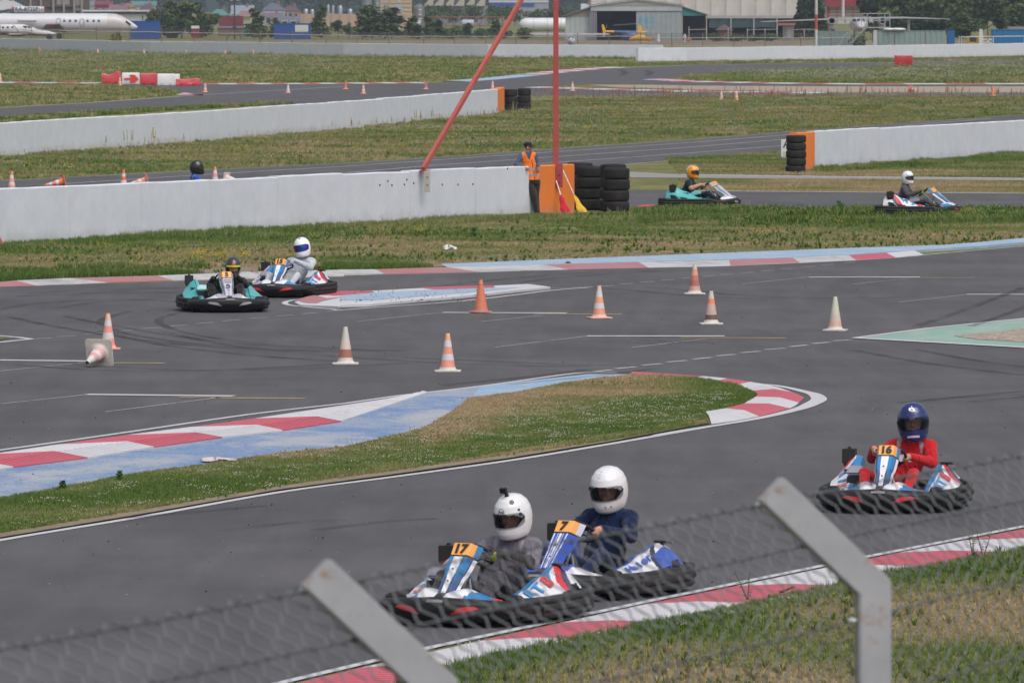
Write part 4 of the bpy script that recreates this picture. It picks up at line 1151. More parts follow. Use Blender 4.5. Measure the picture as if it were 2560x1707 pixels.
 def fpc(u, v):
  a = abs(u - .5) * 2
  if v > .77: return L['plate'] if a < .84 else L['panel_edge']
  if v > .72: return BLK
  if v < .10: return L['panel_foot']
  return L['panelf'](a, v, u)
 mb = MB(WHT); mb.grid(fp, 44, 44, colf=fpc, th=-.010); mb.build('front_panel', 'painted_plastic', t)
 for vv_ in (.30, .58):
  p = Vector(fp(.5, vv_)); mb = MB(C(.08)); mb.ell(p + Vector((0, .006, .004)), (.008, .006, .008), 8, 5); mb.build('rivet', 'bare_metal', t)
 def onp(x, y, v0, dv):  # x in metres across, y up the panel
  v = v0 + y * dv; w_ = lerp3([(0, .072), (.35, .09), (.75, .118), (1, .122)], v)
  p = Vector(fp(.5 - x / (2 * w_), v)); e = Vector(fp(.5 - x / (2 * w_), min(1, v + .02))) - p
  nn = Vector((0, e.z, -e.y)).normalized()
  return p + nn * .008
 text_on(number, .105, lambda x, y: onp(x * 1.1, y, .882, 1.60), C(.02, .02, .02), 'plate_number', 'painted_plastic', t, bold=.006)
 if L.get('panel_text'):
  text_on(L['panel_text'], .17, lambda x, y: onp(x, y, .44, 1.7), C(.09, .09, .11), 'panel_number', 'painted_plastic', t, bold=.005)
  for k in range(2):
   mb = MB(C(.06, .07, .09));
   mb.grid(lambda u, v, k=k: onp((u - .5) * .12, 0, .615 + .045 * k + .012 * v, 0) , 6, 2, th=.002); mb.build('panel_print', 'painted_plastic', t)
 # steering column, brackets, steering wheel
 mb = MB(SIL); mb.tube([(0, .52, .10), (0, .12, .52)], .011, 8); mb.build('steering_column', 'bare_metal', t)
 for s in (-1, 1):
  mb = MB(SIL); mb.tube([(s * .16, .50, .07), (s * .05, .34, .36), (s * .06, .38, .55)], .010, 8); mb.build('panel_bracket', 'bare_metal', t)
  mb = MB(REDC if L.get('redtip') else SIL); mb.tube([(s * .12, .58, .06), (s * .20, .60, .24), (s * .13, .60, .25)], .009, 8); mb.build('pedal', 'bare_metal', t)
  mb = MB(SIL); mb.tube([(s * .08, .38, .12), (s * .43, .50, .13)], .008, 6); mb.build('track_rod', 'bare_metal', t)
 wc = Vector((0, .10, .535)); tilt = Matrix.Rotation(R(-38) , 4, 'X') @ Matrix.Rotation(L.get('turn', 0), 4, 'Z')
 mb = MB(BLK); mb.M = Matrix.Translation(wc) @ Matrix.Rotation(R(42), 4, 'X') @ Matrix.Rotation(L.get('turn', 0), 4, 'Z')
 pts = []
 for k in range(28):
  a = 2 * PI * k / 28; x, y = .155 * math.cos(a), .145 * math.sin(a)
  pts.append((x, max(y, -.112), 0))
 mb.tube(pts, .0145, 8, closed=True); mb.build('steering_wheel', 'rubber', t)
 mb2 = MB(C(.03)); mb2.M = mb.M
 for a in (90, 210, 330): mb2.box((.07 * math.cos(R(a)), .07 * math.sin(R(a)), 0), (.13, .022, .006), (0, 0, R(a)))
 mb2.lathe([(0, .012), (.04, .010), (.045, -.01), (0, -.012)], 12); mb2.build('wheel_spokes', 'black_plastic', t)
 # side pods
 for s in (-1, 1):
  def sec(v):   # v 0 front .. 1 rear
   y = .80 - 1.56 * v
   h = lerp3([(0, .175), (.28, .19), (.48, .26), (.72, .35), (.89, .42), (.97, .39), (1, .33)], v)
   xo = lerp3([(0, .40), (.26, .52), (.42, .64), (.7, .675), (1, .61)], v); xi = lerp3([(0, .31), (.3, .33), (1, .36)], v)
   if s > 0: h += .085 * min(1, max(0, (v - .5) / .3))
   zb = .15 + .045 * max(0, (v - .78) / .22) + .0 * v + .05 * math.exp(-((v - .20) / .10) ** 2)
   return y, h, xo, xi, zb
  def pod(u, v, s=s):
   y, h, xo, xi, zb = sec(v)
   pr = [(xi, .10), (xi + .02, h * .96), (xi + .09, h), (xi + .16, h * .90), (xo - .02, zb + (h - zb) * .42), (xo, zb + .02), (xo - .02, zb - .02)]
   k = u * (len(pr) - 1); i = min(int(k), len(pr) - 2); f = k - i; f = f * f * (3 - 2 * f) * .5 + f * .5
   return (s * (pr[i][0] + (pr[i + 1][0] - pr[i][0]) * f), y, pr[i][1] + (pr[i + 1][1] - pr[i][1]) * f)
  mb = MB(WHT); key = (L['podf'].__name__, s)
  if key not in PODC:
   mb.grid(pod, 72, 104, colf=lambda u, v: L['podf'](u, v, s), th=-s * .008); PODC[key] = mb.mesh('side_pod', 'painted_plastic')
  o = bpy.data.objects.new('side_pod', PODC[key]); COL.objects.link(o); o.parent = t
  # intake openings, as dark recessed boxes standing proud by a hair
  for (v0, v1) in ((.62, .73), (.80, .90)):
   mb = MB(BLK); mb.grid(lambda u, v, v0=v0, v1=v1, s=s: Vector(pod(.66 + .22 * u, v0 + (v1 - v0) * v + .03 * (1 - u))) + Vector((s * .004, 0, .003)), 4, 4); mb.build('pod_vent', 'black_plastic', o)
  # front wheel fender opening
  mb = MB(BLK); mb.grid(lambda u, v, s=s: Vector(pod(.50 + .46 * u, .10 + .20 * v * (.4 + .6 * u))) + Vector((s * .003, 0, .003)), 4, 5); mb.build('wheel_arch', 'black_plastic', o)
  def onpod(x, y, s=s, v0=.50, u0=.47):
   v = v0 + (-s) * -x * .9 if False else v0 - s * x * (-.92); u = u0 - y * 1.9
   p = Vector(pod(min(.98, max(.02, u)), min(.99, max(.01, v)))); return p + Vector((s * .010, 0, .012))
  if L.get('pod_text'):
   tx, cols_, sz = L['pod_text']
   k = -(len(tx) - 1) / 2
   for ch_, cc in zip(tx, cols_):
    dx = k * sz * (.80 if len(tx) < 4 else .55); k += 1
    text_on(ch_, sz, lambda x, y, dx=dx, s=s: onpod(-(x + dx) if s > 0 else -(x + dx), y, s, L.get('tv', .55)), cc, 'pod_letter', 'painted_plastic', t, bold=.005, shear=.25)
  # rubber side bumper with three ribs
  mb = MB(C(.017, .017, .018))
  for z_, dx_ in ((.075, 0), (.135, .012), (.195, .0)):
   mb.tube([(s * (.56 + dx_), .50, z_), (s * (.64 + dx_), .40, z_), (s * (.68 + dx_), .20, z_), (s * (.695 + dx_), -.2, z_), (s * (.69 + dx_), -.70, z_)], .034, 10)
  mb.box((s * .66, -.1, .135), (.05, .95, .13)); o = mb.build('side_bumper', 'rubber', t)
  mb = MB(BLK); mb.box((s * .700, .33, .135), (.03, .05, .05)); mb.build('bumper_bracket', 'black_plastic', t)
 # ribbed rear bumper
 mb = MB(C(.017, .017, .018))
 for z_, d_ in ((.085, 0), (.145, .012), (.205, 0)):
  pts = [(-.66 - d_, -.60, z_), (-.685 - d_, -.75, z_), (-.62, -.90 - d_, z_), (-.45, -.955 - d_, z_), (.45, -.955 - d_, z_), (.62, -.90 - d_, z_), (.685 + d_, -.75, z_), (.66 + d_, -.60, z_)]
  mb.tube(pts, .034, 10)
 mb.build('rear_bumper', 'rubber', t)
 # seat
 def seat(u, v):
  a = (u - .5) * 2; y = lerp3([(0, .00), (.35, -.28), (.6, -.45), (1, -.58)], v); z = lerp3([(0, .10), (.35, .075), (.6, .16), (1, .44)], v)
  w_ = lerp3([(0, .15), (.35, .18), (.8, .20), (1, .15)], v); rise = .17 * abs(a) ** 2.5 * lerp3([(0, .5), (.4, 1), (1, .15)], v)
  return (a * w_, y + .14 * abs(a) ** 2.5 * max(0, v - .45), z + rise)
 mb = MB(C(.02)); mb.grid(seat, 16, 20, th=.012); mb.build('seat', 'black_plastic', t)
 # engine, exhaust cover, airbox, tank
 mb = MB(C(.05)); mb.box((.42, -.34, .20), (.22, .30, .20), col=C(.07));
 for k in range(5): mb.box((.42, -.34, .315 + k * .014), (.20, .26, .006), col=C(.16))
 mb.build('engine', 'bare_metal', t, bev=.008)
 mb = MB(L['cover']); mb.box((.36, -.06, .36), (.19, .26, .10), rot=(R(14), 0, 0), taper=(.86, .8)); mb.build('engine_cover', 'painted_plastic', t, bev=.02)
 mb = MB(BLK); mb.box((.36, .06, .26), (.17, .02, .12)); mb.build('cover_grille', 'black_plastic', t, bev=.004)
 mb = MB(C(.02)); mb.box((.52, -.60, .49), (.13, .16, .15)); mb.box((.52, -.60, .41), (.10, .12, .08)); mb.lathe([(0, .585), (.02, .585), (.022, .56)], 10, 'Z', (.52, -.60, 0)); mb.build('air_box', 'black_plastic', t, bev=.012)
 mb = MB(C(.02)); mb.box((-.47, -.62, .425), (.13, .10, .018), (R(8), 0, 0)); mb.tube([(-.47, -.62, .38), (-.47, -.60, .425)], .012); mb.build('tow_handle', 'black_plastic', t, bev=.004)
 mb = MB(C(.15, .13, .09)); mb.ell((0, .26, .13), (.13, .15, .07), 14, 8); mb.build('fuel_tank', 'painted_plastic', t)
 for s in (-1, 1):
  mb = MB(C(.55)); mb.tube([(s * .10, .66, .20), (s * .31, .60, .17)], .009); mb.build('heel_bar', 'bare_metal', t)
 return t

def panel_race(a, v, u):
 if a < .36 - .10 * (1 - v): return WHT
 if a < .40: return NAVY if v < .4 else BLU
 if a < .80: return tuple(BLU[i] * min(1, v * 1.6) + NAVY[i] * max(0, 1 - v * 1.6) for i in range(3)) + (1,)
 return WHT if (a > .86) else NAVY
def pod_race(u, v, s):
 d = v * 1.1 + u * .55
 if u < .22: return NAVY if v < .5 else BLU
 if u < .30: return BLU
 if v < .10 + .1 * u: return NAVY
 if abs(d - .50 - .0) < .03: return REDC
 if u > .86: return WHT if v > .5 else BLU
 if .34 < v < .70 and .34 < u < .74: return WHT
 if .96 < d < 1.06: return BLU
 if 1.12 < d < 1.20: return REDC
 if 1.20 < d < 1.27: return NAVY
 if v > .86 and u < .6: return REDC if u < .42 else WHT
 return WHT
RACE = dict(flash=C(.62, .03, .04), lobe_in=WHT, lobe_out=BLU, redtip=True, plate=ORG, panel_edge=BLU, panel_foot=C(.06, .055, .13), panelf=panel_race, podf=pod_race, cover=C(.28, .27, .33), pod_text=('RTB', (C(.05, .28, .62), C(.05, .28, .62), REDC), .15))
def panel_silver(a, v, u):
 if abs(a - .80) < .05: return C(.25, .08, .30)
 if a > .85: return LTEAL if v > .3 else WHT
 if abs(a - .5 * v) < .03 and v < .35: return C(.1, .1, .12)
 return C(.50, .49, .58)
def pod_teal(u, v, s):
 if abs(u - .30) < .02 or (abs(v - .42) < .018 and u > .3): return C(.02, .08, .09)
 if v < .30 and u > .3: return WHT if v > .08 else LIL
 if u > .88: return C(.75, .33, .05) if v > .45 else BLK
 if abs(v - .30) < .02: return BLK
 return TEAL if u > .28 or v > .2 else LTEAL
TEALK = dict(flash=C(.32, .32, .34), lobe_in=LIL, lobe_out=WHT, plate=ORG, panel_edge=C(.5, .49, .58), panel_foot=C(.03, .03, .035), panelf=panel_silver, podf=pod_teal, cover=C(.20, .50, .52), panel_text=None)
def panel_blue(a, v, u):
 if a < .30 * (1 - abs(v - .45)): return WHT if abs(a - .12) > .05 else RBLU
 if .46 < a < .56: return WHT
 return RBLU
def pod_blue(u, v, s):
 d = v + .5 * u
 if u < .26: return RBLU
 if u > .86 and v > .5: return C(.80, .42, .05)
 if v > .62 and u > .45 and d > .98: return RBLU
 if .94 < d < 1.0: return C(.03, .03, .05)
 if v < .22: return RBLU if u < .5 else WHT
 return C(.68, .68, .72)
BLUEK = dict(flash=C(.25, .25, .27), lobe_in=RBLU, lobe_out=WHT, plate=ORG, panel_edge=C(.6, .62, .75), panel_foot=RBLU, panelf=panel_blue, podf=pod_blue, cover=RBLU, pod_text=('Haier', (RBLU,) * 5, .11), tv=.55)
KG = 'go-karts racing round the circuit'
def kart_at(front_px, yaw_deg, label, liv, num, back=.95):
 """front_px: pixel of the front bumper's foot; yaw: how far the nose points to the camera's side from straight at it"""
 f = P(*front_px); a = R(yaw_deg)
 h = Vector((-math.sin(a), -math.cos(a), 0))     # nose direction
 c = f - h * back
 rz = math.atan2(h.y, h.x) - PI / 2
 k = kart(label, (c.x, c.y, ZA), rz, liv, num, KG)
 return k
n5 = (700, 1100, 1550 / 600.0); n6 = (1200, 1100, 1550 / 600.0); n7 = (1860, 950, 3.36)
k17 = kart_at((1088, 1572), 22, 'white and blue kart number 17 with a grey suited driver wearing a helmet camera', dict(RACE, turn=.1), '17')
k7 = kart_at((1342, 1506), 25, 'royal blue and silver kart number 7 chasing kart 17', dict(BLUEK), '7')
k16 = kart_at(Zm(n7, [(1125, 1135)])[0], 11, 'white and blue kart number 16 driven by the person in red', dict(RACE, turn=.35), '16')
z5 = (420, 580, 2352 / 440.0)
k5_ = kart_at(Zm(z5, [(832, 1090)])[0], -8, 'teal and silver kart number 5 at the apex of the corner', dict(TEALK, panel_text='5'), '5')
k15 = kart_at(Zm(z5, [(1380, 890)])[0], 13.5, 'white and blue kart number 15 following the teal one', dict(RACE, turn=-.5), '15')
# side-on karts
def kart_side(cx_px, yaw, label, liv, num):
 c = P(*cx_px); a = R(yaw); h = Vector((math.cos(a), -math.sin(a), 0))
 return kart(label, (c.x, c.y, ZA), math.atan2(h.y, h.x) - PI / 2, liv, num, KG)
ko = kart_side(Zm((1620, 390, 8.4), [(1120, 1090)])[0], 14, 'teal kart seen side-on, driven by the person with the orange helmet', dict(TEALK), '8')
kr_ = kart_side(Zm((2180, 410, 9.046), [(1060, 1165)])[0], 12, 'white and blue kart seen side-on near the picture edge', dict(RACE), '2')
kh = kart_side(Zm(VV, [(488, 473)])[0], -15, 'kart hidden behind the long white wall, only its driver showing', dict(RACE), '3')
# ------------------------------------------------------------------ people
m, n, b = new_mat('iridescent_visor')
lw = nd(n, 'ShaderNodeLayerWeight'); lw.inputs[0].default_value = .5
rr = ramp(n, lw.outputs[1], [(.0, C(.04, .10, .40)), (.35, C(.08, .03, .30)), (.7, C(.35, .02, .12))]); n.links.new(rr.outputs[0], b.inputs['Base Color'])
b.inputs['Metallic'].default_value = .7; b.inputs['Roughness'].default_value = .12
def cap_body(name, caps, colf, parent, mat='cloth', voxel=.010, smooth_it=3, cut=None):
 """one continuous surface grown over tapered limbs. caps: (p0, p1, r0, r1, tag[, flatten])"""
 mb = MB()
 for c_ in caps:
  p0, p1, r0, r1 = Vector(c_[0]), Vector(c_[1]), c_[2], c_[3]
  d = p1 - p0; L_ = d.length
  if L_ < 1e-4: d = Vector((0, 0, 1e-3)); L_ = 1e-3
  Mx = Matrix.Translation(p0) @ d.to_track_quat('Z', 'Y').to_matrix().to_4x4()
  sx = c_[5] if len(c_) > 5 else 1.0
  n_ = 14; rings = []
  for k in range(6): t = PI / 2 * (1 - k / 5); rings.append((r0 * max(.02, math.cos(t)), -r0 * math.sin(t)))
  for k in range(1, 5): f = k / 5; rings.append((r0 + (r1 - r0) * f, L_ * f))
  for k in range(6): t = PI / 2 * k / 5; rings.append((r1 * max(.02, math.cos(t)), L_ + r1 * math.sin(t)))
  mb.M = Mx
  mb.rings([[(rr_ * math.cos(2 * PI * j / n_), rr_ * math.sin(2 * PI * j / n_), h) for j in range(n_)] for rr_, h in rings], True, True)
  if sx != 1.0:   # widen across X for chest and hips
   k0 = len(mb.v) - n_ * len(rings)
   cx, cy = (p0.x + p1.x) / 2, (p0.y + p1.y) / 2
   for q in range(k0, len(mb.v)): v = mb.v[q]; mb.v[q] = (cx + (v[0] - cx) * sx, v[1], v[2])
 mb.M = None
 me = mb.mesh('tmp', mat); o = bpy.data.objects.new('tmp', me); COL.objects.link(o)
 r_ = o.modifiers.new('r', 'REMESH'); r_.mode = 'VOXEL'; r_.voxel_size = voxel; r_.use_smooth_shade = True
 s_ = o.modifiers.new('s', 'SMOOTH'); s_.factor = .5; s_.iterations = smooth_it
 dg = bpy.context.evaluated_depsgraph_get(); dg.update()
 em = bpy.data.meshes.new_from_object(o.evaluated_get(dg)); em.name = name
 bpy.data.objects.remove(o); bpy.data.meshes.remove(me)
 if cut:
  bm = bmesh.new(); bm.from_mesh(em)
  bmesh.ops.delete(bm, geom=[v for v in bm.verts if not cut(v.co)], context='VERTS'); bm.to_mesh(em); bm.free()
 nv = len(em.vertices); co = np.empty(nv * 3, dtype=np.float32); em.vertices.foreach_get('co', co); co = co.reshape(-1, 3)
 best = np.full(nv, 1e9); bi = np.zeros(nv, int); bt = np.zeros(nv)
 for i, c_ in enumerate(caps):
  p0 = np.array(c_[0]); p1 = np.array(c_[1]); d = p1 - p0; l2 = max(1e-9, (d * d).sum())
  t = np.clip(((co - p0) @ d) / l2, 0, 1); q = p0 + t[:, None] * d
  dd = co - q
  if len(c_) > 5: dd = dd / np.array([c_[5], 1, 1])
  ds = np.sqrt((dd ** 2).sum(1)) - (c_[2] + (c_[3] - c_[2]) * t)
  m_ = ds < best; best[m_] = ds[m_]; bi[m_] = i; bt[m_] = t[m_]
 cols = np.empty((nv, 4), dtype=np.float32)
 for k in range(nv): cols[k] = colf(caps[bi[k]][4], bt[k], co[k])
 for a_ in list(em.color_attributes): em.color_attributes.remove(a_)
 at = em.color_attributes.new('Col', 'FLOAT_COLOR', 'POINT'); at.data.foreach_set('color', cols.ravel())
 em.materials.clear(); em.materials.append(MATS[mat])
 for p_ in em.polygons: p_.use_smooth = True
 ob = bpy.data.objects.new(name, em); COL.objects.link(ob); ob.parent = parent
 return ob
SKIN = C(.50, .27, .19)
HZ = [(.148, .004, .004, .004), (.142, .045, .05, .05), (.122, .082, .095, .095), (.085, .112, .128, .132), (.04, .128, .146, .152), (0, .133, .153, .157), (-.04, .133, .156, .153), (-.08, .128, .162, .142), (-.115, .119, .165, .124), (-.145, .107, .158, .105), (-.163, .094, .140, .090), (-.166, .080, .12, .075)]
def helmet(parent, c, sc, yaw, pitch, roll, colf, visor='tinted_visor', visor_col=None, peak=None, open_face=True, name='helmet'):
 h = bpy.data.objects.new(name, None)
 def surf(u, v, off=0):
  k = v * (len(HZ) - 1); i = min(int(k), len(HZ) - 2); f = k - i
  z, w_, fr, bk = [HZ[i][j] + (HZ[i + 1][j] - HZ[i][j]) * f for j in range(4)]
  a = 2 * PI * u
  sx, cy = math.sin(a), math.cos(a)
  rr = (fr if cy > 0 else bk) + off
  e = 1.0
  return Vector((sx * (w_ + off) * e, cy * rr, z))
 # opening: |a| < 62 deg, z between -.055 and .035 with a curved outline
 def is_open(u, v):
  p = surf(u, v); a = abs(math.degrees(math.atan2(p.x, p.y)))
  if a > 66: return False
  k = 1 - (a / 66) ** 4
  return -.062 * k - .004 * 0 < p.z + .012 * (a / 66) ** 2 < .036 * k
 mb = MB(WHT)
 mb.grid(lambda u, v: surf(u, v) * sc, 72, 44, colf=lambda u, v: colf(surf(u, v), math.degrees(math.atan2(surf(u, v).x, surf(u, v).y))), skip=is_open if open_face else None)
 me = mb.mesh(name, 'helmet_lacquer')
 h = bpy.data.objects.new(name, me); COL.objects.link(h); h.parent = parent; h.location = c; h.rotation_euler = Euler((pitch, roll, yaw), 'XYZ')
 # inner padding
 mb = MB(C(.01)); mb.grid(lambda u, v: surf(u, .12 + .86 * v, -.016) * sc, 36, 18, col=C(.012), skip=lambda u, v: is_open(u, .12 + .86 * v)); mb.build('helmet_lining', 'cloth', h)
 # rim round the opening + visor plate
 def vis(u, v):
  a = R(-74 + 148 * u); z = -.070 + .114 * v
  kk = 0
  for i in range(len(HZ) - 1):
   if HZ[i][0] >= z >= HZ[i + 1][0]:
    f = (HZ[i][0] - z) / (HZ[i][0] - HZ[i + 1][0]); kk = (i + f) / (len(HZ) - 1)
  p = surf((a / (2 * PI)) % 1.0, kk, .004)
  k = 1 - abs(2 * u - 1) ** 5 * .45
  p.z = -.012 + (z + .012) * k
  return p * sc
 if visor:
  mb = MB(visor_col or C(.02)); mb.grid(vis, 28, 10, th=.0)
  mb.build('visor', visor, h)
 for s in (-1, 1):
  mb = MB(C(.03)); p = surf(s * .197, .46, .004) * sc; mb.ell(p, (.006, .016, .016), 10, 6); mb.build('visor_pivot', 'black_plastic', h)
 return h, surf
def driver(kart_o, label, look, head=(0, -.36, .875), lean=0, suit=None, hel=None, hands_a=(0, 180), turn=0, hyaw=0, hpitch=0, hroll=0, hsc=1.0, glove=None, voxel=.010, arms=(0, 0), knee_z=.36, forearm=None, trousers=None, scale_y=0):
 t = thing('person', label, 'person', kart_o.location[:], kart_o.rotation_euler.z, 'kart drivers in helmets')
 hx, hy, hz = head
 hip = Vector((0, -.34, .20)); chest = Vector((hx * .55, -.40 + (hy + .36) * .5, .44 + (hz - .875) * .6)); neck = Vector((hx * .85, -.40 + (hy + .36) * .85, hz - .23))
 hd = Vector((hx, hy, hz))
 caps = [((hip.x, hip.y, hip.z), chest, .135, .135, 'torso', 1.25), (chest, neck - Vector((0, 0, .05)), .150, .115, 'torso', 1.25), (neck - Vector((0, 0, .04)), hd - Vector((0, .0, .06)), .062, .062, 'neck'), (neck - Vector((0, .02, .03)), neck + Vector((0, -.01, .035)), .098, .088, 'neck'), (hd - Vector((0, -.02, .06)), hd + Vector((0, .0, .02)), .082, .088, 'head')]
 fwd = Matrix.Rotation(hyaw, 3, 'Z') @ Matrix.Rotation(hpitch, 3, 'X') @ Vector((0, 1, 0))
 side = Matrix.Rotation(hyaw, 3, 'Z') @ Vector((1, 0, 0))
 caps.append((hd + fwd * .085 + Vector((0, 0, -.01)), hd + fwd * .108 + Vector((0, 0, -.038)), .010, .014, 'head'))
 caps.append((hd + fwd * .07 + Vector((0, 0, -.085)), hd + fwd * .085 + Vector((0, 0, -.095)), .03, .02, 'head'))
 wc = Vector((0, .10, .535)); Mw = Matrix.Rotation(R(42), 3, 'X') @ Matrix.Rotation(turn, 3, 'Z')
 for s, ha in ((1, hands_a[0]), (-1, hands_a[1])):
  a = R(ha); rim = wc + Mw @ Vector((.155 * math.cos(a), max(-.112, .145 * math.sin(a)), 0))
  out = (Mw @ Vector((math.cos(a), math.sin(a), 0))); tan_ = Mw @ Vector((-math.sin(a), math.cos(a), 0)); zd = Mw @ Vector((0, 0, 1))
  sh = neck + Vector((s * .185, -.01, -.045)); wrist = rim + out * .03 + zd * .055 - Vector((0, .035, .01))
  el = (sh + wrist) / 2 + Vector((s * (.12 + arms[0]), -.06, -.11 + arms[1]))
  caps += [(neck + Vector((s * .05, 0, -.04)), sh, .088, .084, 'shoulder'), (sh, el, .078, .060, 'upper'), (el, wrist, .060, .038, 'fore'), (wrist, rim + zd * .032 + out * .012, .030, .034, 'hand')]
  for k in range(4):
   o_ = tan_ * (-.031 + .0205 * k); b0 = rim + o_ + out * .018 + zd * .026
   ln_ = (.85, 1, .97, .8)[k]
   b1 = rim + o_ + out * (.026 * ln_) - zd * .008; b2 = rim + o_ + out * .002 - zd * .026 * ln_; b3 = rim + o_ - out * .018 * ln_ - zd * .014
   for q0, q1 in ((b0, b1), (b1, b2), (b2, b3)): caps.append((q0, q1, .0092, .0088, 'finger'))
  th0 = rim + zd * .032 - tan_ * .0 + out * .0 + tan_ * .03; caps.append((th0 - tan_ * .02, th0 - out * .022 + zd * -.008 + tan_ * .012, .012, .009, 'finger'))
  hipj = Vector((s * .10, -.26, .19)); kn = Vector((s * .25, .18, knee_z)); an = Vector((s * .19, .56, .15)); toe = an + Vector((s * .02, .10, .10))
  caps += [(hip, hipj, .11, .10, 'hips'), (hipj, kn, .092, .064, 'thigh'), (kn, an, .060, .042, 'shin'), (an, toe, .042, .035, 'shoe')]
 body = cap_body('body', caps, lambda tg, tt, p: suit(tg, tt, p, hd, fwd, side), t, voxel=voxel)
 h, surf = helmet(t, (hx, hy, hz), hsc, hyaw, hpitch, hroll, hel['col'], hel.get('visor', 'tinted_visor'), hel.get('vc'))
 if hel.get('extra'): hel['extra'](h, surf, hsc)
 return t
def skin_head(p, hd, fwd, side):
 d = Vector(p) - hd; f = d.dot(fwd); sd_ = d.dot(side)
 if f > .05:
  for e in (-.033, .033):
   if abs(sd_ - e) < .012 and abs(d.z - .008) < .006: return C(.03, .02, .02)
   if abs(sd_ - e) < .018 and abs(d.z - .026) < .005: return C(.10, .06, .04)
  if abs(sd_) < .024 and abs(d.z + .068) < .005: return C(.33, .11, .09)
 return SKIN
def suitf(main, shoulder=None, glove=None, sleeve=None, legs=None, shoe=C(.02), neckc=None, chest=None, forearm=None, stripe=None, forec=None):
 def f(tg, t, p, hd, fwd, side):
  if tg == 'head': return skin_head(p, hd, fwd, side)
  if tg == 'neck': return neckc or main
  if tg in ('hand', 'finger'):
   if glove is None: return SKIN
   return glove[1] if (tg == 'finger' and len(glove) > 1) else glove[0]
  if tg == 'fore': return forearm if forearm else (forec or sleeve or main)
  if tg == 'upper':
   if shoulder and t < .12: return shoulder
   return SKIN if (forearm and t > .8) else (sleeve or main)
  if tg == 'shoulder':
   return shoulder if (shoulder and t < .55) else main
  if tg in ('thigh', 'shin', 'hips'): return legs or main
  if tg == 'shoe': return shoe
  if chest:
   c_ = chest(p)
   if c_: return c_
  return main
 return f
def hcol(base, fn=None):
 def f(p, az):
  if fn:
   c_ = fn(p, az)
   if c_: return c_
  return base
 return f
def logo(h, surf, sc, s, u, v, size, colr, name='helmet_logo', mat='helmet_lacquer'):
 def on(x, y):
  p0 = surf(u % 1, v, .003); du = (surf((u + .01) % 1, v, .003) - p0); dv_ = (surf(u % 1, v - .01, .003) - p0)
  return surf((u + x / max(.01, du.length) * .01 * (1)) % 1, min(.98, max(.02, v - y / max(.002, dv_.length) * .01)), .003) * sc
 return text_on(s, size, lambda x, y: on(-x, y), colr, name, mat, h, bold=.001)
HW = C(.74, .74, .76)
def ex17(h, surf, sc):
 logo(h, surf, sc, 'Arai', .0, .33, .032, C(.05, .05, .08))
 mb = MB(C(.08, .08, .11)); pts = []
 for k in range(24):
  a = 2 * PI * k / 24; uu = (.034 * math.cos(a)) % 1; vv = .335 + .055 * math.sin(a); pts.append(surf(uu, vv, .003) * sc)
 mb.tube(pts, .0015, 4, closed=True); mb.build('helmet_logo_ring', 'helmet_lacquer', h)
 for u_, v_, r_ in ((-.12, .20, .022), (-.17, .33, .013), (-.175, .40, .016)):
  mb = MB(C(.03, .03, .06)); p = surf(u_ % 1, v_, .001) * sc; q = p.normalized()
  mb.M = Matrix.Translation(p) @ q.to_track_quat('Z', 'Y').to_matrix().to_4x4(); mb.lathe([(0, .003), (r_ * .9, .002), (r_, -.002)], 16); mb.build('sticker', 'helmet_lacquer', h)
 cm = bpy.data.objects.new('action_camera', None)
 mb = MB(C(.015)); base = surf(.02, .04) * sc; top_ = base + Vector((.012, .03, .052))
 mb.tube([base + Vector((0, .01, -.005)), base + Vector((0, .015, .03))], [.022, .012], 10); mb.box(top_, (.060, .032, .044)); mb.lathe([(0, .022), (.013, .022), (.014, .012)], 12, 'Y', (top_.x - .012, top_.y, top_.z + .004), col=C(.004)); mb.build('action_camera', 'black_plastic', h, bev=.003)
def ex7(h, surf, sc):
 for k in range(6):
  mb = MB(C(.25, .24, .25)); p = surf((.02 + .018 * (k % 2)) % 1, .13 + .05 * (k // 2), .001) * sc; mb.ell(p, (.004, .004, .004), 6, 4); mb.build('vent_hole', 'black_plastic', h)
 mb = MB(C(.6, .04, .05)); mb.grid(lambda u, v: surf(((u - .5) * .03 + .01) % 1, .375 + .022 * v, .002) * sc, 8, 2); mb.build('badge', 'helmet_lacquer', h)
 for u_ in (-.04, -.09):
  mb = MB(C(.04)); mb.ell(surf(u_ % 1, .70, .001) * sc, (.010, .006, .005), 8, 5); mb.build('chin_vent', 'black_plastic', h)
def ex16(h, surf, sc):
 mb = MB(C(.85)); ptsW = [(-.9, -.3), (-.8, .2), (-.35, .35), (-.2, .9), (.2, .95), (.3, .35), (.85, .45), (.95, -.1), (.6, -.25), (.5, -.55), (.2, -.3), (-.1, -.6), (-.4, -.3), (-.7, -.6)]
 P2 = [surf((.045 * x + .0) % 1, .22 - .075 * y, .003) * sc for x, y in ptsW]
 for tr_ in tessellate_polygon([[Vector((x, y, 0)) for x, y in ptsW]]): mb.poly([P2[i] for i in tr_])
 mb.build('white_splash', 'helmet_lacquer', h, sm=False)
 logo(h, surf, sc, 'XXX', .0, .38, .026, C(.35, .33, .38))
 mb = MB(C(.62, .55, .60)); mb.grid(lambda u, v: surf(((u - .5) * .14) % 1, .70 + .05 * v + .05 * (u - .5) ** 2, .002) * sc, 12, 3); mb.build('chin_patch', 'helmet_lacquer', h)
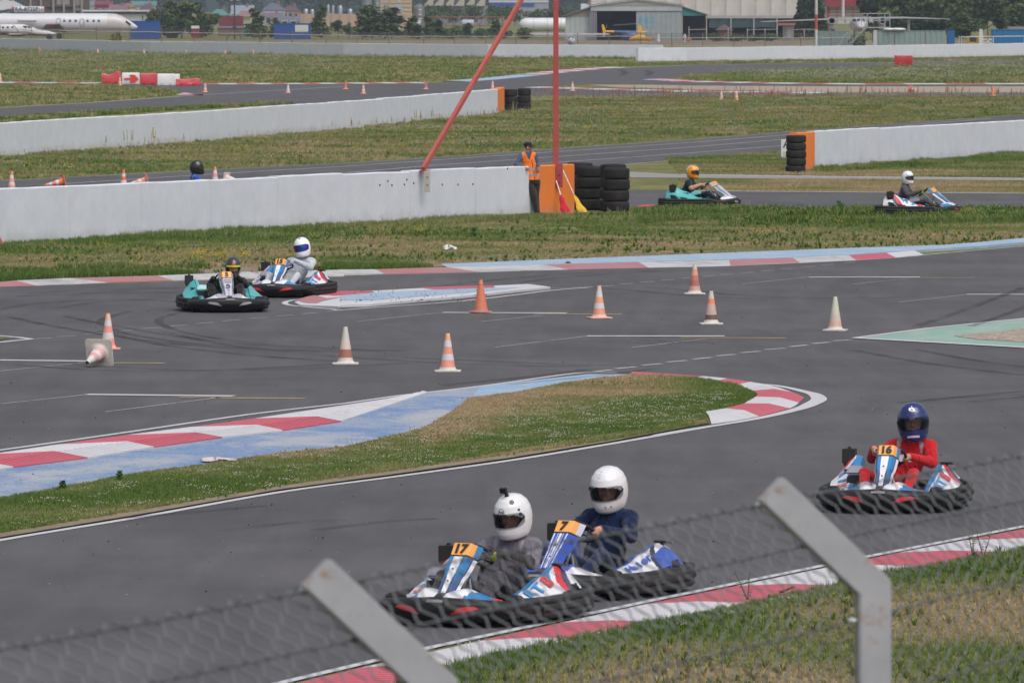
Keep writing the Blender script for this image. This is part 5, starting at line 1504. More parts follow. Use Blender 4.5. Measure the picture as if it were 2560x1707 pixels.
def ex15(h, surf, sc):
 mb = MB(C(.03, .03, .07)); p = surf(.97, .12, .001) * sc; mb.M = Matrix.Translation(p) @ p.normalized().to_track_quat('Z', 'Y').to_matrix().to_4x4(); mb.lathe([(0, .003), (.016, .002), (.017, -.002)], 14); mb.build('sticker', 'helmet_lacquer', h)
 mb = MB(C(.6, .08, .08)); mb.grid(lambda u, v: surf(((u - .5) * .04) % 1, .385 + .02 * v, .002) * sc, 6, 2); mb.build('badge', 'helmet_lacquer', h)
def ex5(h, surf, sc):
 def bandf(u, v):
  a = (u - .5) * .36; return surf(a % 1, .355 + .07 * v + .25 * (abs(u - .5)) ** 2.5, .006) * sc
 mb = MB(C(.62, .66, .02)); mb.grid(bandf, 26, 3, th=.001); mb.build('visor_strip', 'helmet_lacquer', h)
 text_on('SIMPSON', .020, lambda x, y: surf((-x * 1.05) % 1, .395 - y * 2.2, .009) * sc, C(.02), 'strip_print', 'helmet_lacquer', h, bold=.0006) if False else None
 mb = MB(C(.55, .10, .07)); mb.grid(lambda u, v: surf(((u - .5) * .07) % 1, .26 + .08 * v, .003) * sc, 6, 3); mb.build('badge', 'helmet_lacquer', h)
 for s in (-1, 1):
  mb = MB(C(.03)); mb.tube([surf((s * .03) % 1, .10, .004) * sc, surf((s * .045) % 1, .22, .005) * sc], .007, 6); mb.build('vent_scoop', 'black_plastic', h)
def exor(h, surf, sc):
 mb = MB(C(.85)); mb.grid(lambda u, v: surf((.93 + .10 * u) % 1, .22 + .09 * v + .05 * math.sin(6 * u), .003) * sc, 8, 4); mb.build('white_splash', 'helmet_lacquer', h)
GREYS = C(.17, .155, .19)
driver(k17, 'driver of kart 17 in grey suit and white helmet topped by a camera', None, head=(-.19, -.26, .865), hsc=1.14, hyaw=R(-12), hpitch=R(-16),
             suit=suitf(GREYS, shoulder=C(.30, .28, .33), glove=(C(.02, .02, .02), C(.35, .42, .03)), sleeve=C(.20, .18, .22), legs=C(.05, .045, .05), forec=C(.045, .042, .045), neckc=C(.03), chest=lambda p: (C(.5, .42, .03) if (abs(p[0]) < .07 and .50 < p[2] < .56 and p[1] > -.3) else None)),
             hel=dict(col=hcol(HW, lambda p, az: C(.03) if p.z < -.160 else None), extra=ex17), turn=.1)
driver(k7, 'driver of kart 7 in navy jacket with bright blue hood and plain white helmet', None, head=(-.05, -.42, .905), hsc=1.20, hyaw=R(0), hpitch=R(-16),
   suit=suitf(C(.005, .014, .05), legs=C(.012, .02, .06), neckc=C(.02, .20, .55), shoulder=C(.007, .02, .07)), hel=dict(col=hcol(HW), extra=ex7))
driver(k16, 'driver in a red suit with grey shoulders and a dark blue helmet', None, head=(-.17, -.30, .875), hsc=1.22, hyaw=R(6), hpitch=R(-6), hroll=R(4),
             suit=suitf(C(.50, .014, .02), shoulder=C(.36, .32, .36), neckc=C(.38, .33, .36), chest=lambda p: (C(.72, .66, .70) if (abs(p[0] + .04) < .17 and .46 < p[2] < .53 and p[1] > -.32) else None)),
             hel=dict(col=hcol(C(.012, .022, .13), lambda p, az: C(.30, .32, .42) if (az < -100 and abs(p.z + .03) < .05 and az > -140) else None), extra=ex16), turn=.35)
driver(k5_, 'crouching driver all in black with a yellow strip on the black helmet', None, head=(-.17, -.22, .735), hsc=.98, hyaw=R(0), hpitch=R(-14),
   suit=suitf(C(.012, .012, .014), shoulder=C(.02), glove=(C(.02),), chest=lambda p: None, neckc=C(.02)), hel=dict(col=hcol(C(.035, .035, .04)), extra=ex5, visor=None), turn=-.2, knee_z=.40)
driver(k15, 'driver in a white suit and white helmet with an iridescent blue visor', None, head=(-.20, -.34, .85), hsc=1.06, hyaw=R(-6), hpitch=R(-8), hroll=R(9),
             suit=suitf(C(.50, .52, .57), shoulder=C(.50, .52, .57), glove=(C(.45, .46, .50),), chest=lambda p: None), hel=dict(col=hcol(C(.84, .84, .86)), extra=ex15, visor='iridescent_visor' ), turn=-.5)

do = driver(ko, 'driver in a dark short-sleeved shirt and an orange helmet', None, head=(0, -.22, .885), hsc=1.06, hyaw=R(-18), hpitch=R(-6),
   suit=suitf(C(.010, .028, .035), forearm=C(.52, .29, .22), legs=C(.014, .018, .035), neckc=C(.42, .33, .22)),
   hel=dict(col=hcol(C(.80, .30, .02), lambda p, az: C(.60, .50, .48) if abs(az) > 118 else C(.55, .18, .02) if p.z < -.13 else None), extra=exor), arms=(-.03, .0))
dr = driver(kr_, 'driver in a grey suit with red seams and a white helmet, seen side-on', None, head=(0, -.27, .90), hsc=1.0, hyaw=R(-32), hpitch=R(-4),
   suit=suitf(C(.07, .07, .075), shoulder=C(.10, .07, .075), glove=(C(.02), C(.35, .42, .03)), chest=lambda p: (C(.60, .06, .05) if abs(abs(p[0]) - .11) < .014 else None)),
   hel=dict(col=hcol(C(.82, .82, .84), lambda p, az: C(.35, .55, .52) if (abs(az) < 72 and .036 < p.z < .060) else None)))
dh = driver(kh, 'driver in a black helmet and blue suit showing above the long wall', None, head=(0, -.40, .96), hsc=1.16, hyaw=R(-20), hpitch=R(0),
   suit=suitf(C(.03, .10, .42), shoulder=C(.5, .5, .6), neckc=C(.03, .10, .42)), hel=dict(col=hcol(C(.014, .014, .016))))

# ------------------------------------------------------------------ marshal leaning on the wall
pm = P(*Zm((1260, 330, 7.128), [(600, 1468)])[0])
mt = thing('person', 'marshal in orange vest, dark cap and grey hoodie leaning on the white wall', 'person', (pm.x, w1p[-1].y - .33, 0))
# local metres: x along the picture's right, y away from the camera; feet at the origin
def q(px, py, y=0): return Vector(((px - 600) / 7.128 / 104.0, y, (1468 - py) / 7.128 / 104.0 * 1.0))
HD = q(430, 265, .00); NK = q(430, 345, .0); CH = q(440, 480, .0); PV = q(495, 860, -.02)
lean = [(PV + Vector((0, 0, .02)), q(470, 640, 0), .125, .13, 'torso', 1.15), (q(470, 640, 0), q(440, 440, .01), .13, .135, 'torso', 1.2), (NK - Vector((0, 0, .03)), HD, .055, .06, 'neck'), (HD + Vector((-.005, .01, .03)), HD + Vector((.005, -.005, -.02)), .092, .085, 'head'), (HD + Vector((.03, -.02, -.03)), HD + Vector((.045, -.03, -.085)), .055, .035, 'head'),
  (HD + Vector((.095, -.045, .0)), HD + Vector((.112, -.055, -.028)), .010, .013, 'head'), (HD + Vector((-.03, -.085, -.01)), HD + Vector((-.03, -.088, -.035)), .012, .010, 'head')]
for s, sh, el, wr, hn in ((-1, q(320, 425, -.02), q(215, 575, -.13), q(365, 625, -.27), q(410, 650, -.28)), (1, q(545, 425, -.03), q(605, 575, -.05), q(610, 600, -.19), q(605, 665, -.20))):
 lean += [(q(430, 410, 0), sh, .085, .078, 'shoulder'), (sh, el, .070, .054, 'arm'), (el, wr, .054, .038, 'arm'), (wr, hn, .032, .036, 'hand')]
 dd_ = (hn - wr).normalized()
 for k in range(4):
  b0 = hn + Vector((0, -.012, .028 - .019 * k)) if s < 0 else hn + Vector((.028 - .019 * k, -.012, 0))
  e1_ = dd_ * (.040, .046, .044, .036)[k]; lean += [(b0, b0 + e1_, .0095, .009, 'finger'), (b0 + e1_, b0 + e1_ * 1.5 + Vector((0, .022, -.012)), .009, .008, 'finger')]
 lean.append((hn + Vector((0, -.02, .02)), hn + dd_ * .03 + Vector((-.02 * s, -.03, .035)), .012, .010, 'finger'))
lean += [(PV, q(440, 890, -.02), .125, .11, 'leg'), (PV, q(570, 890, .0), .12, .11, 'leg'),
         (q(440, 890, -.03), q(540, 1130, -.12), .105, .075, 'leg'), (q(540, 1130, -.12), q(570, 1375, -.10), .072, .058, 'leg'), (q(570, 1385, -.10), q(560, 1440, -.10), .05, .045, 'shoe'), (q(560, 1445, -.08), q(562, 1449, -.26), .045, .038, 'shoe'),
         (q(575, 890, .02), q(570, 1130, .0), .100, .072, 'leg'), (q(570, 1130, .0), q(595, 1370, -.02), .070, .056, 'leg'), (q(600, 1385, -.02), q(610, 1440, -.02), .05, .045, 'shoe'), (q(610, 1445, -.02), q(665, 1450, -.14), .045, .036, 'shoe')]
def mcol(tg, t, p):
 if tg == 'head':
  d = Vector(p) - HD
  if d.z > .05 and d.x < .08: return C(.02, .015, .015)
  if d.x < -.03 and d.z > -.03: return C(.03, .022, .02)
  if d.y < -.06 and abs(d.z - .004) < .008 and (abs(d.x - .035) < .014 or abs(d.x - .095) < .010): return C(.04, .03, .03)
  if d.x > .03 and d.z < -.07: return C(.30, .16, .12)
  if abs(d.z + .058) < .005 and d.x > .05: return C(.28, .10, .08)
  return C(.45, .235, .165)
 if tg == 'neck': return C(.42, .40, .50) if t < .35 else C(.42, .22, .155)
 if tg in ('hand', 'finger'): return C(.43, .23, .165)
 if tg in ('arm', 'shoulder'): return C(.085, .095, .16)
 if tg == 'torso': return C(.075, .085, .14)
 if tg == 'leg': return C(.032, .029, .027)
 return C(.012, .014, .02)
cap_body('body', [(c_[0].to_tuple(), c_[1].to_tuple(), *c_[2:]) for c_ in lean], mcol, mt, voxel=.011)
# vest: same torso, a little larger, cut at neck, arms and hem
vc = [(c_[0].to_tuple(), c_[1].to_tuple(), c_[2] + .022, c_[3] + .022, *c_[4:]) for c_ in lean if c_[4] == 'torso'] + [(q(430, 410, 0).to_tuple(), q(350, 425, -.01).to_tuple(), .105, .095, 'torso'), (q(430, 410, 0).to_tuple(), q(525, 425, -.02).to_tuple(), .105, .095, 'torso')]
def vcut(co):
 x, z = co.x * 7.128 * 104 + 600, 1468 - co.z * 7.128 * 104
 if z > 845 or z < 345: return False
 w0 = 300 if z < 560 else 285
 if z < 560 and (x < 292 + (560 - z) * .04 or x > 585): return False
 if co.y < 0 and z < 490 and abs(x - (452 + (490 - z) * -.10)) < (490 - z) * .42: return False   # V neck
 return True
def vcol(tg, t, p):
 x, z = p[0] * 7.128 * 104 + 600, 1468 - p[2] * 7.128 * 104
 if 640 < z < 680 or 738 < z < 776: return C(.36, .33, .36)
 if p[1] < 0:
  if abs(x - (495 + (z - 500) * .16)) < 6 and z > 490: return C(.03)
  if z < 560 and (abs(x - 322) < 13 or abs(x - 568) < 11): return C(.42, .38, .40)
  if abs(z - 533) < 4 and (365 < x < 455 or 530 < x < 590): return C(.25, .05, .02)
 return C(.95, .22, .03)
cap_body('safety_vest', vc, vcol, mt, voxel=.010, cut=vcut, smooth_it=2)
mb = MB(C(.010, .014, .035))
ch_ = HD + Vector((-.005, .0, .035))
mb.grid(lambda u, v: ch_ + Vector((.108 * math.cos(v * PI / 2) * math.cos(2 * PI * u), .104 * math.cos(v * PI / 2) * math.sin(2 * PI * u), -.005 + .092 * math.sin(v * PI / 2) ** .8)), 24, 8)
mb.build('cap', 'cloth', mt)
mb = MB(C(.010, .014, .035)); pk = Vector((.80, -.6, 0)).normalized(); pn = Vector((.6, .8, 0))
mb.grid(lambda u, v: ch_ + pk * (.095 + .085 * v * (1 - .35 * (2 * u - 1) ** 2)) + pn * ((u - .5) * .17 * (1 - .25 * v)) + Vector((0, 0, .008 - .012 * v - .02 * (2 * u - 1) ** 2)), 12, 5, th=.004)
mb.build('cap_peak', 'cloth', mt)
# ------------------------------------------------------------------ the airfield beyond the far wall (ground at -1.3)
GZ = -1.3
def BP(u, Y): return Vector(((u - 1280) / F * Y, Y, GZ))
def zat(v, Y): return CAM_H - v / F * Y          # height above sea level seen at pixel row v at depth Y
def simple(name, label, cat, mb, mat, loc, group=None, rz=0, bev=0, sm=False):
 o = mb.build(name, mat, sm=sm, bev=bev); o.location = loc; o.rotation_euler.z = rz
 return tag(o, label, cat, group)
def cyl(mb, p0, p1, r0, r1=None, n=16, col=None): mb.tube([p0, p1], [r0, r1 if r1 is not None else r0], n, col)

# --- far wood and haze-blue hill foot
rg = np.random.RandomState(5)
def leaf_mesh(name, centers, radii, nleaf, size, cols, seed=0, flat=.8, trunk=None, bottom=None):
 """crown of leaf faces spread through lobes; returns mesh"""
 r = np.random.RandomState(seed); V = []; Fc = []; Cc = []
 tot = sum(q[0] * q[1] for q in radii)
 for c_, rad in zip(centers, radii):
  k = max(8, int(nleaf * (rad[0] * rad[1]) / tot))
  d = r.normal(size=(k, 3)); d /= np.linalg.norm(d, axis=1)[:, None]
  rr_ = r.uniform(.35, 1.0, k) ** .45
  p = np.array(c_) + d * np.array([rad[0], rad[0], rad[1]]) * rr_[:, None]
  for q in range(k):
   s_ = size * r.uniform(.6, 1.4); a = r.normal(size=3); a /= np.linalg.norm(a); b_ = np.cross(a, r.normal(size=3)); b_ /= np.linalg.norm(b_)
   i0 = len(V); V += [p[q] - a * s_, p[q] + b_ * s_ * .8, p[q] + a * s_, p[q] - b_ * s_ * .8]
   Fc.append((i0, i0 + 1, i0 + 2, i0 + 3))
   t_ = r.uniform(0, 1); c0, c1_ = cols; Cc.append(tuple(c0[j] * (1 - t_) + c1_[j] * t_ for j in range(3)) + (1,))
 mb = MB(); mb.v = [tuple(map(float, v)) for v in V]; mb.f = Fc; mb.c = Cc
 me = bpy.data.meshes.new(name); me.from_pydata(mb.v, [], mb.f)
 at = me.color_attributes.new('Col', 'FLOAT_COLOR', 'CORNER'); at.data.foreach_set('color', np.repeat(np.array(Cc, dtype=np.float32), 4, axis=0).ravel())
 me.materials.append(MATS['foliage']); return me
GREEN = (C(.052, .088, .028), C(.12, .175, .058)); DGREEN = (C(.022, .042, .016), C(.060, .092, .034)); LGREEN = (C(.07, .11, .03), C(.16, .20, .065)); YEL = (C(.14, .12, .02), C(.32, .22, .04))
def crown(kind, seed):
 r = random.Random(seed); cs = []; rs = []
 if kind == 'broad':
  for k in range(13):
   a = r.uniform(0, 6.28); d = r.uniform(0, .30); z = r.uniform(.28, .86); cs.append((d * math.cos(a), d * math.sin(a), z)); q = r.uniform(.10, .20) * (1.15 - abs(z - .5)); rs.append((q, q * .8))
 elif kind == 'birch':
  for k in range(14):
   z = .14 + .80 * k / 13; q = .17 * (1 - z) ** .7 + .035; cs.append((r.uniform(-.06, .06), r.uniform(-.06, .06), z)); rs.append((q * r.uniform(.7, 1.15), .07))
 elif kind == 'fir':
  for k in range(16):
   z = .08 + .88 * k / 15; q = .22 * (1 - z) + .02; cs.append((r.uniform(-.02, .02), 0, z)); rs.append((q, .035))
 elif kind == 'bush':
  for k in range(9):
   a = r.uniform(0, 6.28); d = r.uniform(0, .42); z = r.uniform(.25, .65); cs.append((d * math.cos(a), d * math.sin(a), z)); rs.append((r.uniform(.2, .34), r.uniform(.18, .34)))
 return cs, rs
TREE_M = {}
def tree(label, u, Y, top_v, width_px, kind='broad', cols=GREEN, group='trees on the airfield edge', seed=0, n=900, cat='tree', gz=GZ, hmin=None):
 Hh = max(.4, zat(top_v, Y) - gz); wd = width_px / F * Y
 key = (kind, seed % 4, id(cols), n)
 if key not in TREE_M:
  cs, rs = crown(kind, seed % 4 + {'broad': 0, 'birch': 10, 'fir': 20, 'bush': 30}[kind])
  TREE_M[key] = leaf_mesh('crown', cs, rs, n, .034 if kind != 'bush' else .055, cols, seed)
 base_w = {'broad': .85, 'birch': .36, 'fir': .44, 'bush': 1.3}[kind]
 x = (u - 1280) / F * Y
 t = thing('tree' if kind != 'bush' else 'bush', label, cat if kind != 'bush' else 'bush', (x, Y, gz), rnd.uniform(0, 6), group)
 o = bpy.data.objects.new('crown', TREE_M[key]); COL.objects.link(o); o.parent = t
 sx = wd / base_w; o.scale = (sx, sx, Hh)
 mb = MB(C(.09, .075, .06) if kind != 'birch' else C(.35, .34, .32))
 mb.tube([(0, 0, -.1), (.02 * Hh, 0, Hh * .35), (-.01 * Hh, 0, Hh * .8)], [Hh * .022, Hh * .016, Hh * .005], 6)
 for k in range(4):
  a = k * 1.7 + seed; mb.tube([(.01 * Hh, 0, Hh * (.25 + .12 * k)), (math.cos(a) * wd * .22, math.sin(a) * wd * .22, Hh * (.42 + .12 * k))], [Hh * .010, Hh * .003], 5)
 mb.build('trunk', 'building_paint', t)
 return t
# distant wood: one mass
V = []; Fc = []; Cc = []
cs = []; rs = []
for k in range(230):
 Y = rg.uniform(3300, 3900); x = rg.uniform(-.085, .085) * Y; h = rg.uniform(12, 20); cs.append((x, Y, GZ + h * .45)); rs.append((rg.uniform(6, 10), h * .55))
me = leaf_mesh('distant_wood', cs, rs, 26000, 1.1, (C(.016, .030, .018), C(.04, .06, .03)), 3)
o = bpy.data.objects.new('distant_wood', me); COL.objects.link(o); tag(o, 'distant dark wood behind the houses, bluish with haze', None, None, 'stuff')
mb = MB(); mb.rings([[(x, 3950, GZ) for x in range(-700, 701, 100)], [(x, 4050, 24 + 5 * math.sin(x / 90)) for x in range(-700, 701, 100)], [(x, 4500, 45 + 9 * math.sin(x / 130)) for x in range(-700, 701, 100)]], False, False)
MATS['hill'] = MATS['foliage']
o = mb.build('hill', 'foliage', sm=False);
for c_ in o.data.color_attributes:
 arr = np.tile(np.array([.022, .036, .024, 1], dtype=np.float32), len(o.data.loops)); c_.data.foreach_set('color', arr)
tag(o, 'low wooded hill on the horizon', None, None, 'structure')

# --- houses far away
def house(label, u0, u1, v_eave, v_ridge, Y, wallc, roofc, hip=True, wins=2, chim=True):
 x0, x1 = (u0 - 1280) / F * Y, (u1 - 1280) / F * Y; w_ = x1 - x0; dp = max(6, w_ * .7)
 ze = zat(v_eave, Y) - GZ; zr = zat(v_ridge, Y) - GZ
 t = thing('house', label, 'house', ((x0 + x1) / 2, Y, GZ), 0, 'houses in the village beyond the airfield')
 mb = MB(wallc); mb.box((0, dp / 2, ze / 2), (w_ * .92, dp * .92, ze)); mb.build('wall', 'building_paint', t, sm=False)
 mb = MB(roofc); a = w_ / 2; k = .45 if hip else .98
 b0 = [(-a, 0, ze - .1), (a, 0, ze - .1), (a, dp, ze - .1), (-a, dp, ze - .1)]; r0, r1 = (-a + a * (1 - (1 - k)) * 0 - a * 0 + (-a * 0), 0, 0), None
 rx = a * (.25 if hip else 1.0)
 i = [mb.av(p) for p in b0] + [mb.av((-rx, dp / 2, zr)), mb.av((rx, dp / 2, zr))]
 mb.af((i[0], i[1], i[5], i[4])); mb.af((i[1], i[2], i[5])); mb.af((i[2], i[3], i[4], i[5])); mb.af((i[3], i[0], i[4])); mb.af((i[3], i[2], i[1], i[0]))
 rf = mb.build('roof', 'building_paint', t, sm=False)
 if chim: mb = MB(C(.3, .16, .13)); mb.box((w_ * .2, dp * .45, zr - .2), (.6, .6, 1.4)); mb.build('chimney', 'building_paint', rf, sm=False)
 for k in range(wins):
  mb = MB(C(.6)); x = -w_ * .38 + (k + .5) * w_ * .76 / wins
  mb.box((x, .04 * dp - .05, ze * .62), (1.3, .12, 1.5)); f = mb.build('window', 'building_paint', t, sm=False)
  mb = MB(C(.05)); mb.box((x, .04 * dp - .13, ze * .62), (1.05, .05, 1.25)); mb.build('pane', 'window_glass', f, sm=False)
PUR = C(.12, .075, .10); TLR = C(.10, .22, .22); GRYR = C(.17, .19, .22)
house('dark red house with two white windows', 236, 283, 12, 3, 2300, C(.22, .05, .06), C(.20, .05, .07), False)
house('low house with a long dull pink roof', 272, 322, 24, 12, 2150, C(.3, .25, .2), C(.22, .12, .14), False, 1)
house('yellow walled house between dull roofs', 300, 338, 18, 9, 2400, C(.45, .32, .15), C(.26, .15, .11), True)
house('orange walled house under a teal roof', 326, 392, 14, 3, 2500, C(.45, .27, .15), TLR, False, 3)
house('small house with a dark purple hip roof', 348, 388, 24, 10, 2200, C(.30, .24, .2), PUR, True, 1)
house('grey blue roofed house at the village end', 206, 240, 14, 1, 2600, C(.3), GRYR, False, 1)
house('house with a pale teal hip roof', 522, 574, 38, 23, 2000, C(.25, .26, .28), TLR, True, 2)
house('house with a big pale grey pitched roof', 577, 636, 36, 14, 2100, C(.4, .4, .42), C(.24, .27, .32), False, 2)
house('low pink roofed house before the grey roof', 600, 640, 40, 28, 1950, C(.35, .3, .25), C(.26, .15, .17), False, 1)
house('house with a broad blue grey hip roof', 654, 714, 25, 8, 2200, C(.36, .38, .40), C(.12, .125, .17), True, 3)
house('orange brick house with a purple hip roof', 700, 753, 29, 14, 2300, C(.42, .22, .13), PUR, True, 3)
house('long low house with a dull purple roof', 656, 706, 42, 32, 1900, C(.38, .34, .32), C(.17, .13, .17), False, 2)
house('long low house with a slate roof', 694, 752, 54, 41, 1800, C(.40, .33, .2), C(.14, .15, .19), False, 2)
house('pale roofed cottage beside the fabric hall', 1452, 1482, 24, 10, 1700, C(.4, .35, .25), C(.35, .40, .42), False, 1)
house('small red roofed cottage among distant trees', 1345, 1366, 31, 26, 2500, C(.4, .3, .2), C(.4, .08, .06), False, 0, False)
house('small tan cottage among distant trees', 1277, 1300, 31, 25, 2500, C(.5, .35, .2), C(.35, .25, .2), False, 0, False)

# --- industrial buildings
def slab(name, label, u0, u1, v0, v1, Y, colr, depth=12, cat='building', mat='building_paint', group=None, parts=None):
 """box seen between pixel columns u0,u1 and rows v0 (top), v1 (foot)"""
 x0, x1 = (u0 - 1280) / F * Y, (u1 - 1280) / F * Y; z0, z1 = zat(v1, Y), zat(v0, Y)
 t = thing(name, label, cat, ((x0 + x1) / 2, Y, z0), 0, group)
 mb = MB(colr); mb.box((0, depth / 2, (z1 - z0) / 2), (x1 - x0, depth, z1 - z0)); mb.build('wall', mat, t, sm=False)
 m_ = Y / F
 def rect(nm, a0, a1, b0, b1, cc, proud=.12, th=.1, mt=mat):
  mb = MB(cc); mb.box((((a0 + a1) / 2 - (u0 + u1) / 2) * m_, -proud, zat((b0 + b1) / 2, Y) - z0), ((a1 - a0) * m_, th, (b1 - b0) * m_)); return mb.build(nm, mt, t, sm=False)
 if parts:
  for p_ in parts: rect(*p_)
 return t, rect, (x0, x1, z0, z1)
BEI = C(.55, .42, .28)
gfoot = lambda Y: (CAM_H - GZ) / Y * F
Yb_ = 1750
t, rect, _ = slab('factory', 'long beige factory wall with tanks on its roof', 752, 1030, 36, gfoot(Yb_), Yb_, C(.45, .33, .25), 20)
for u, v, w_ in ((850, 14, 13), (875, 22, 12), (764, 22, 12), (780, 23, 10), (820, 12, 9), (832, 14, 8)):
 mb = MB(C(.42, .44, .47)); x = (u - 891) / F * Yb_; z = zat(36, Yb_) - zat(gfoot(Yb_), Yb_); h = (36 - v) / F * Yb_
 mb.lathe([(0, z + h), (w_ / 2 * Yb_ / F * .7, z + h - .1), (w_ / 2 * Yb_ / F, z + h * .75), (w_ / 2 * Yb_ / F, z)], 14, 'Z', (x, 4, 0)); mb.build('roof_tank', 'bare_metal', t)
for k in range(12):
 rect('pilaster', 758 + k * 23, 759.5 + k * 23, 38, gfoot(Yb_) - 1, C(.36, .26, .2))
t, rect, _ = slab('factory_tower', 'tall beige mill building with grey silos', 936, 1028, -40, 37, 1800, BEI, 16)
for k in range(7): rect('floor_band', 936.5, 1027.5, -32 + k * 10, -31.2 + k * 10, C(.36, .27, .19))
rect('louvre', 988, 1007, 12, 34, C(.40, .44, .50)); rect('pipe', 950, 953, -30, 34, C(.35, .37, .42)); rect('pipe', 972, 976, -30, 34, C(.35, .37, .42)); rect('vent_cowl', 994, 1000, -5, 8, C(.45, .48, .52))
def silo(label, u0, u1, v0, v1, Y, c_=C(.40, .42, .45)):
 r_ = (u1 - u0) / 2 / F * Y; z0 = GZ; z1 = zat(v0, Y)
 t = thing('silo', label, 'silo', (((u0 + u1) / 2 - 1280) / F * Y, Y, GZ), 0, 'grey steel silos')
 mb = MB(c_); mb.lathe([(r_, 0), (r_, z1 - z0 - r_ * .6), (r_ * .2, z1 - z0), (0, z1 - z0)], 20); mb.build('shell', 'bare_metal', t)
 for k in range(5):
  mb = MB(C(.3)); mb.lathe([(r_ + .02, (z1 - z0) * (k + .5) / 6), (r_ + .06, (z1 - z0) * (k + .5) / 6 + .08), (r_ + .02, (z1 - z0) * (k + .5) / 6 + .16)], 20); mb.build('hoop', 'bare_metal', t)
silo('tall grey silo left of the mill, partly behind birches', 905, 930, -30, 60, 1700)
silo('slim grey silo beside the mill windows', 936, 950, -10, 60, 1690)
silo('fat grey silo at the mill corner', 1034, 1062, 10, 60, 1650, C(.38, .39, .42))
silo('slim silo between mill and trees', 960, 970, 12, 60, 1690)
# sawtooth warehouse
t = thing('warehouse', 'grey warehouse with a row of slanted roof lights', 'warehouse', BP(1140, 2000))
mb = MB(C(.25, .24, .28)); mb.box((0, 10, 2.4), (16, 20, 4.8)); mb.build('wall', 'building_paint', t, sm=False)
for k in range(6):
 mb = MB(C(.45, .40, .34)); x = -7 + k * 2.6; mb.extrude([(x - 1.2, 4.8), (x + 1.2, 4.8), (x + 1.4, 6.8), (x + .7, 6.9)], -1, 15); mb.build('roof_light', 'building_paint', t, sm=False)
slab('workshop', 'low workshop with white roof and blue wall band', 1222, 1372, 1, 38, 2100, C(.30, .32, .36), 14, 'building', parts=[('blue_band', 1223, 1335, 8, 17, C(.05, .10, .32)), ('roof_edge', 1222, 1371, 2, 7, C(.55, .57, .62)), ('pink_sign', 1335, 1352, 0, 2, C(.5, .25, .3))])
# white long building and unfinished hall behind the airliner
slab('office_block', 'long low white building behind the airliner', 208, 378, 29, 70, 1400, C(.62, .64, .68), 10, parts=[('roof_edge', 207, 379, 25.5, 29.5, C(.62, .63, .68), .6, .8), ('dark_band', 209, 377, 29.7, 36, C(.22, .22, .27)), ('door', 356, 359, 40, 52, C(.1, .18, .18))])
t, rect, _ = slab('unfinished_hall', 'brown unfinished hall with concrete columns behind the tail fin', 64, 211, -60, 62, 1500, C(.16, .12, .11), 20)
for u in (78, 104, 135, 161, 187, 206): rect('column', u - 2.5, u + 2.5, -58, 60, C(.30, .28, .26), .5, .5)
for v in (-40, -12, 14): rect('beam', 65, 210, v, v + 3.5, C(.13, .12, .13), .3, .3)
rect('plaster_panel', 143, 175, -10, 13, C(.30, .27, .28), .2); rect('plaster_panel', 190, 204, -10, 28, C(.28, .25, .24), .2)
# rusty lattice gantry
t = thing('lattice_gantry', 'long rusty steel lattice gantry behind the young trees', 'gantry', BP(1145, 1560)); m_ = 1560 / F
za, zb_ = zat(43, 1560) - GZ, zat(65, 1560) - GZ
for z_ in (za, zb_):
 mb = MB(C(.24, .12, .08)); mb.box((0, 0, z_), (230 * m_, .25, .22)); mb.build('chord', 'metal_paint', t, sm=False)
for k in range(22):
 mb = MB(C(.22, .12, .08)); x0 = (-115 + k * 10.5) * m_; x1 = x0 + 10.5 * m_; mb.tube([(x0, 0, za if k % 2 else zb_), (x1, 0, zb_ if k % 2 else za)], .07, 5); mb.build('brace', 'metal_paint', t)
for k in range(5):
 mb = MB(C(.2, .13, .1)); mb.box(((-110 + k * 55) * m_, 0, zb_ / 2), (.25, .25, zb_)); mb.build('leg', 'metal_paint', t, sm=False)
# old fuselage bits
def fuselage(name, label, cat, u0, u1, vmid, r_px, Y, c_, open_end=False, group=None):
 m_ = Y / F; L_ = (u1 - u0) * m_; r_ = r_px * m_
 t = thing(name, label, cat, (((u0 + u1) / 2 - 1280) * m_, Y, GZ), 0, group); zc = zat(vmid, Y) - GZ
 mb = MB(c_); mb.lathe([(0, -L_ / 2), (r_ * .35, -L_ * .49), (r_ * .7, -L_ * .45), (r_ * .95, -L_ * .38), (r_, -L_ * .3), (r_, L_ / 2), (0, L_ / 2)], 22, 'X', (0, 0, zc)); mb.build('fuselage_shell', 'painted_plastic', t)
 for x in (-L_ * .3, L_ * .1, L_ * .4):
  mb = MB(C(.25)); mb.box((x, 0, (zc - r_) / 2), (.3, 1.2, zc - r_ + .1)); mb.build('trestle', 'metal_paint', t)
 for k in range(3): mb = MB(C(.4, .41, .43)); mb.lathe([(r_ + .01, (-.2 + .28 * k) * L_ - .04), (r_ + .03, (-.2 + .28 * k) * L_), (r_ + .01, (-.2 + .28 * k) * L_ + .04)], 22, 'X', (0, 0, zc)); mb.build('joint_band', 'painted_plastic', t)
 return t
fuselage('fuselage', 'big white wingless fuselage beside the hangar', 'aircraft part', 1297, 1420, 62, 17, 1320, C(.66, .67, .68))
fuselage('fuselage', 'small greenish nose section among the young trees', 'aircraft part', 1030, 1052, 60, 9, 1330, C(.35, .42, .42))
fuselage('fuselage', 'pale violet helicopter hulk under the gantry', 'aircraft part', 1152, 1184, 60, 11, 1340, C(.35, .36, .48))
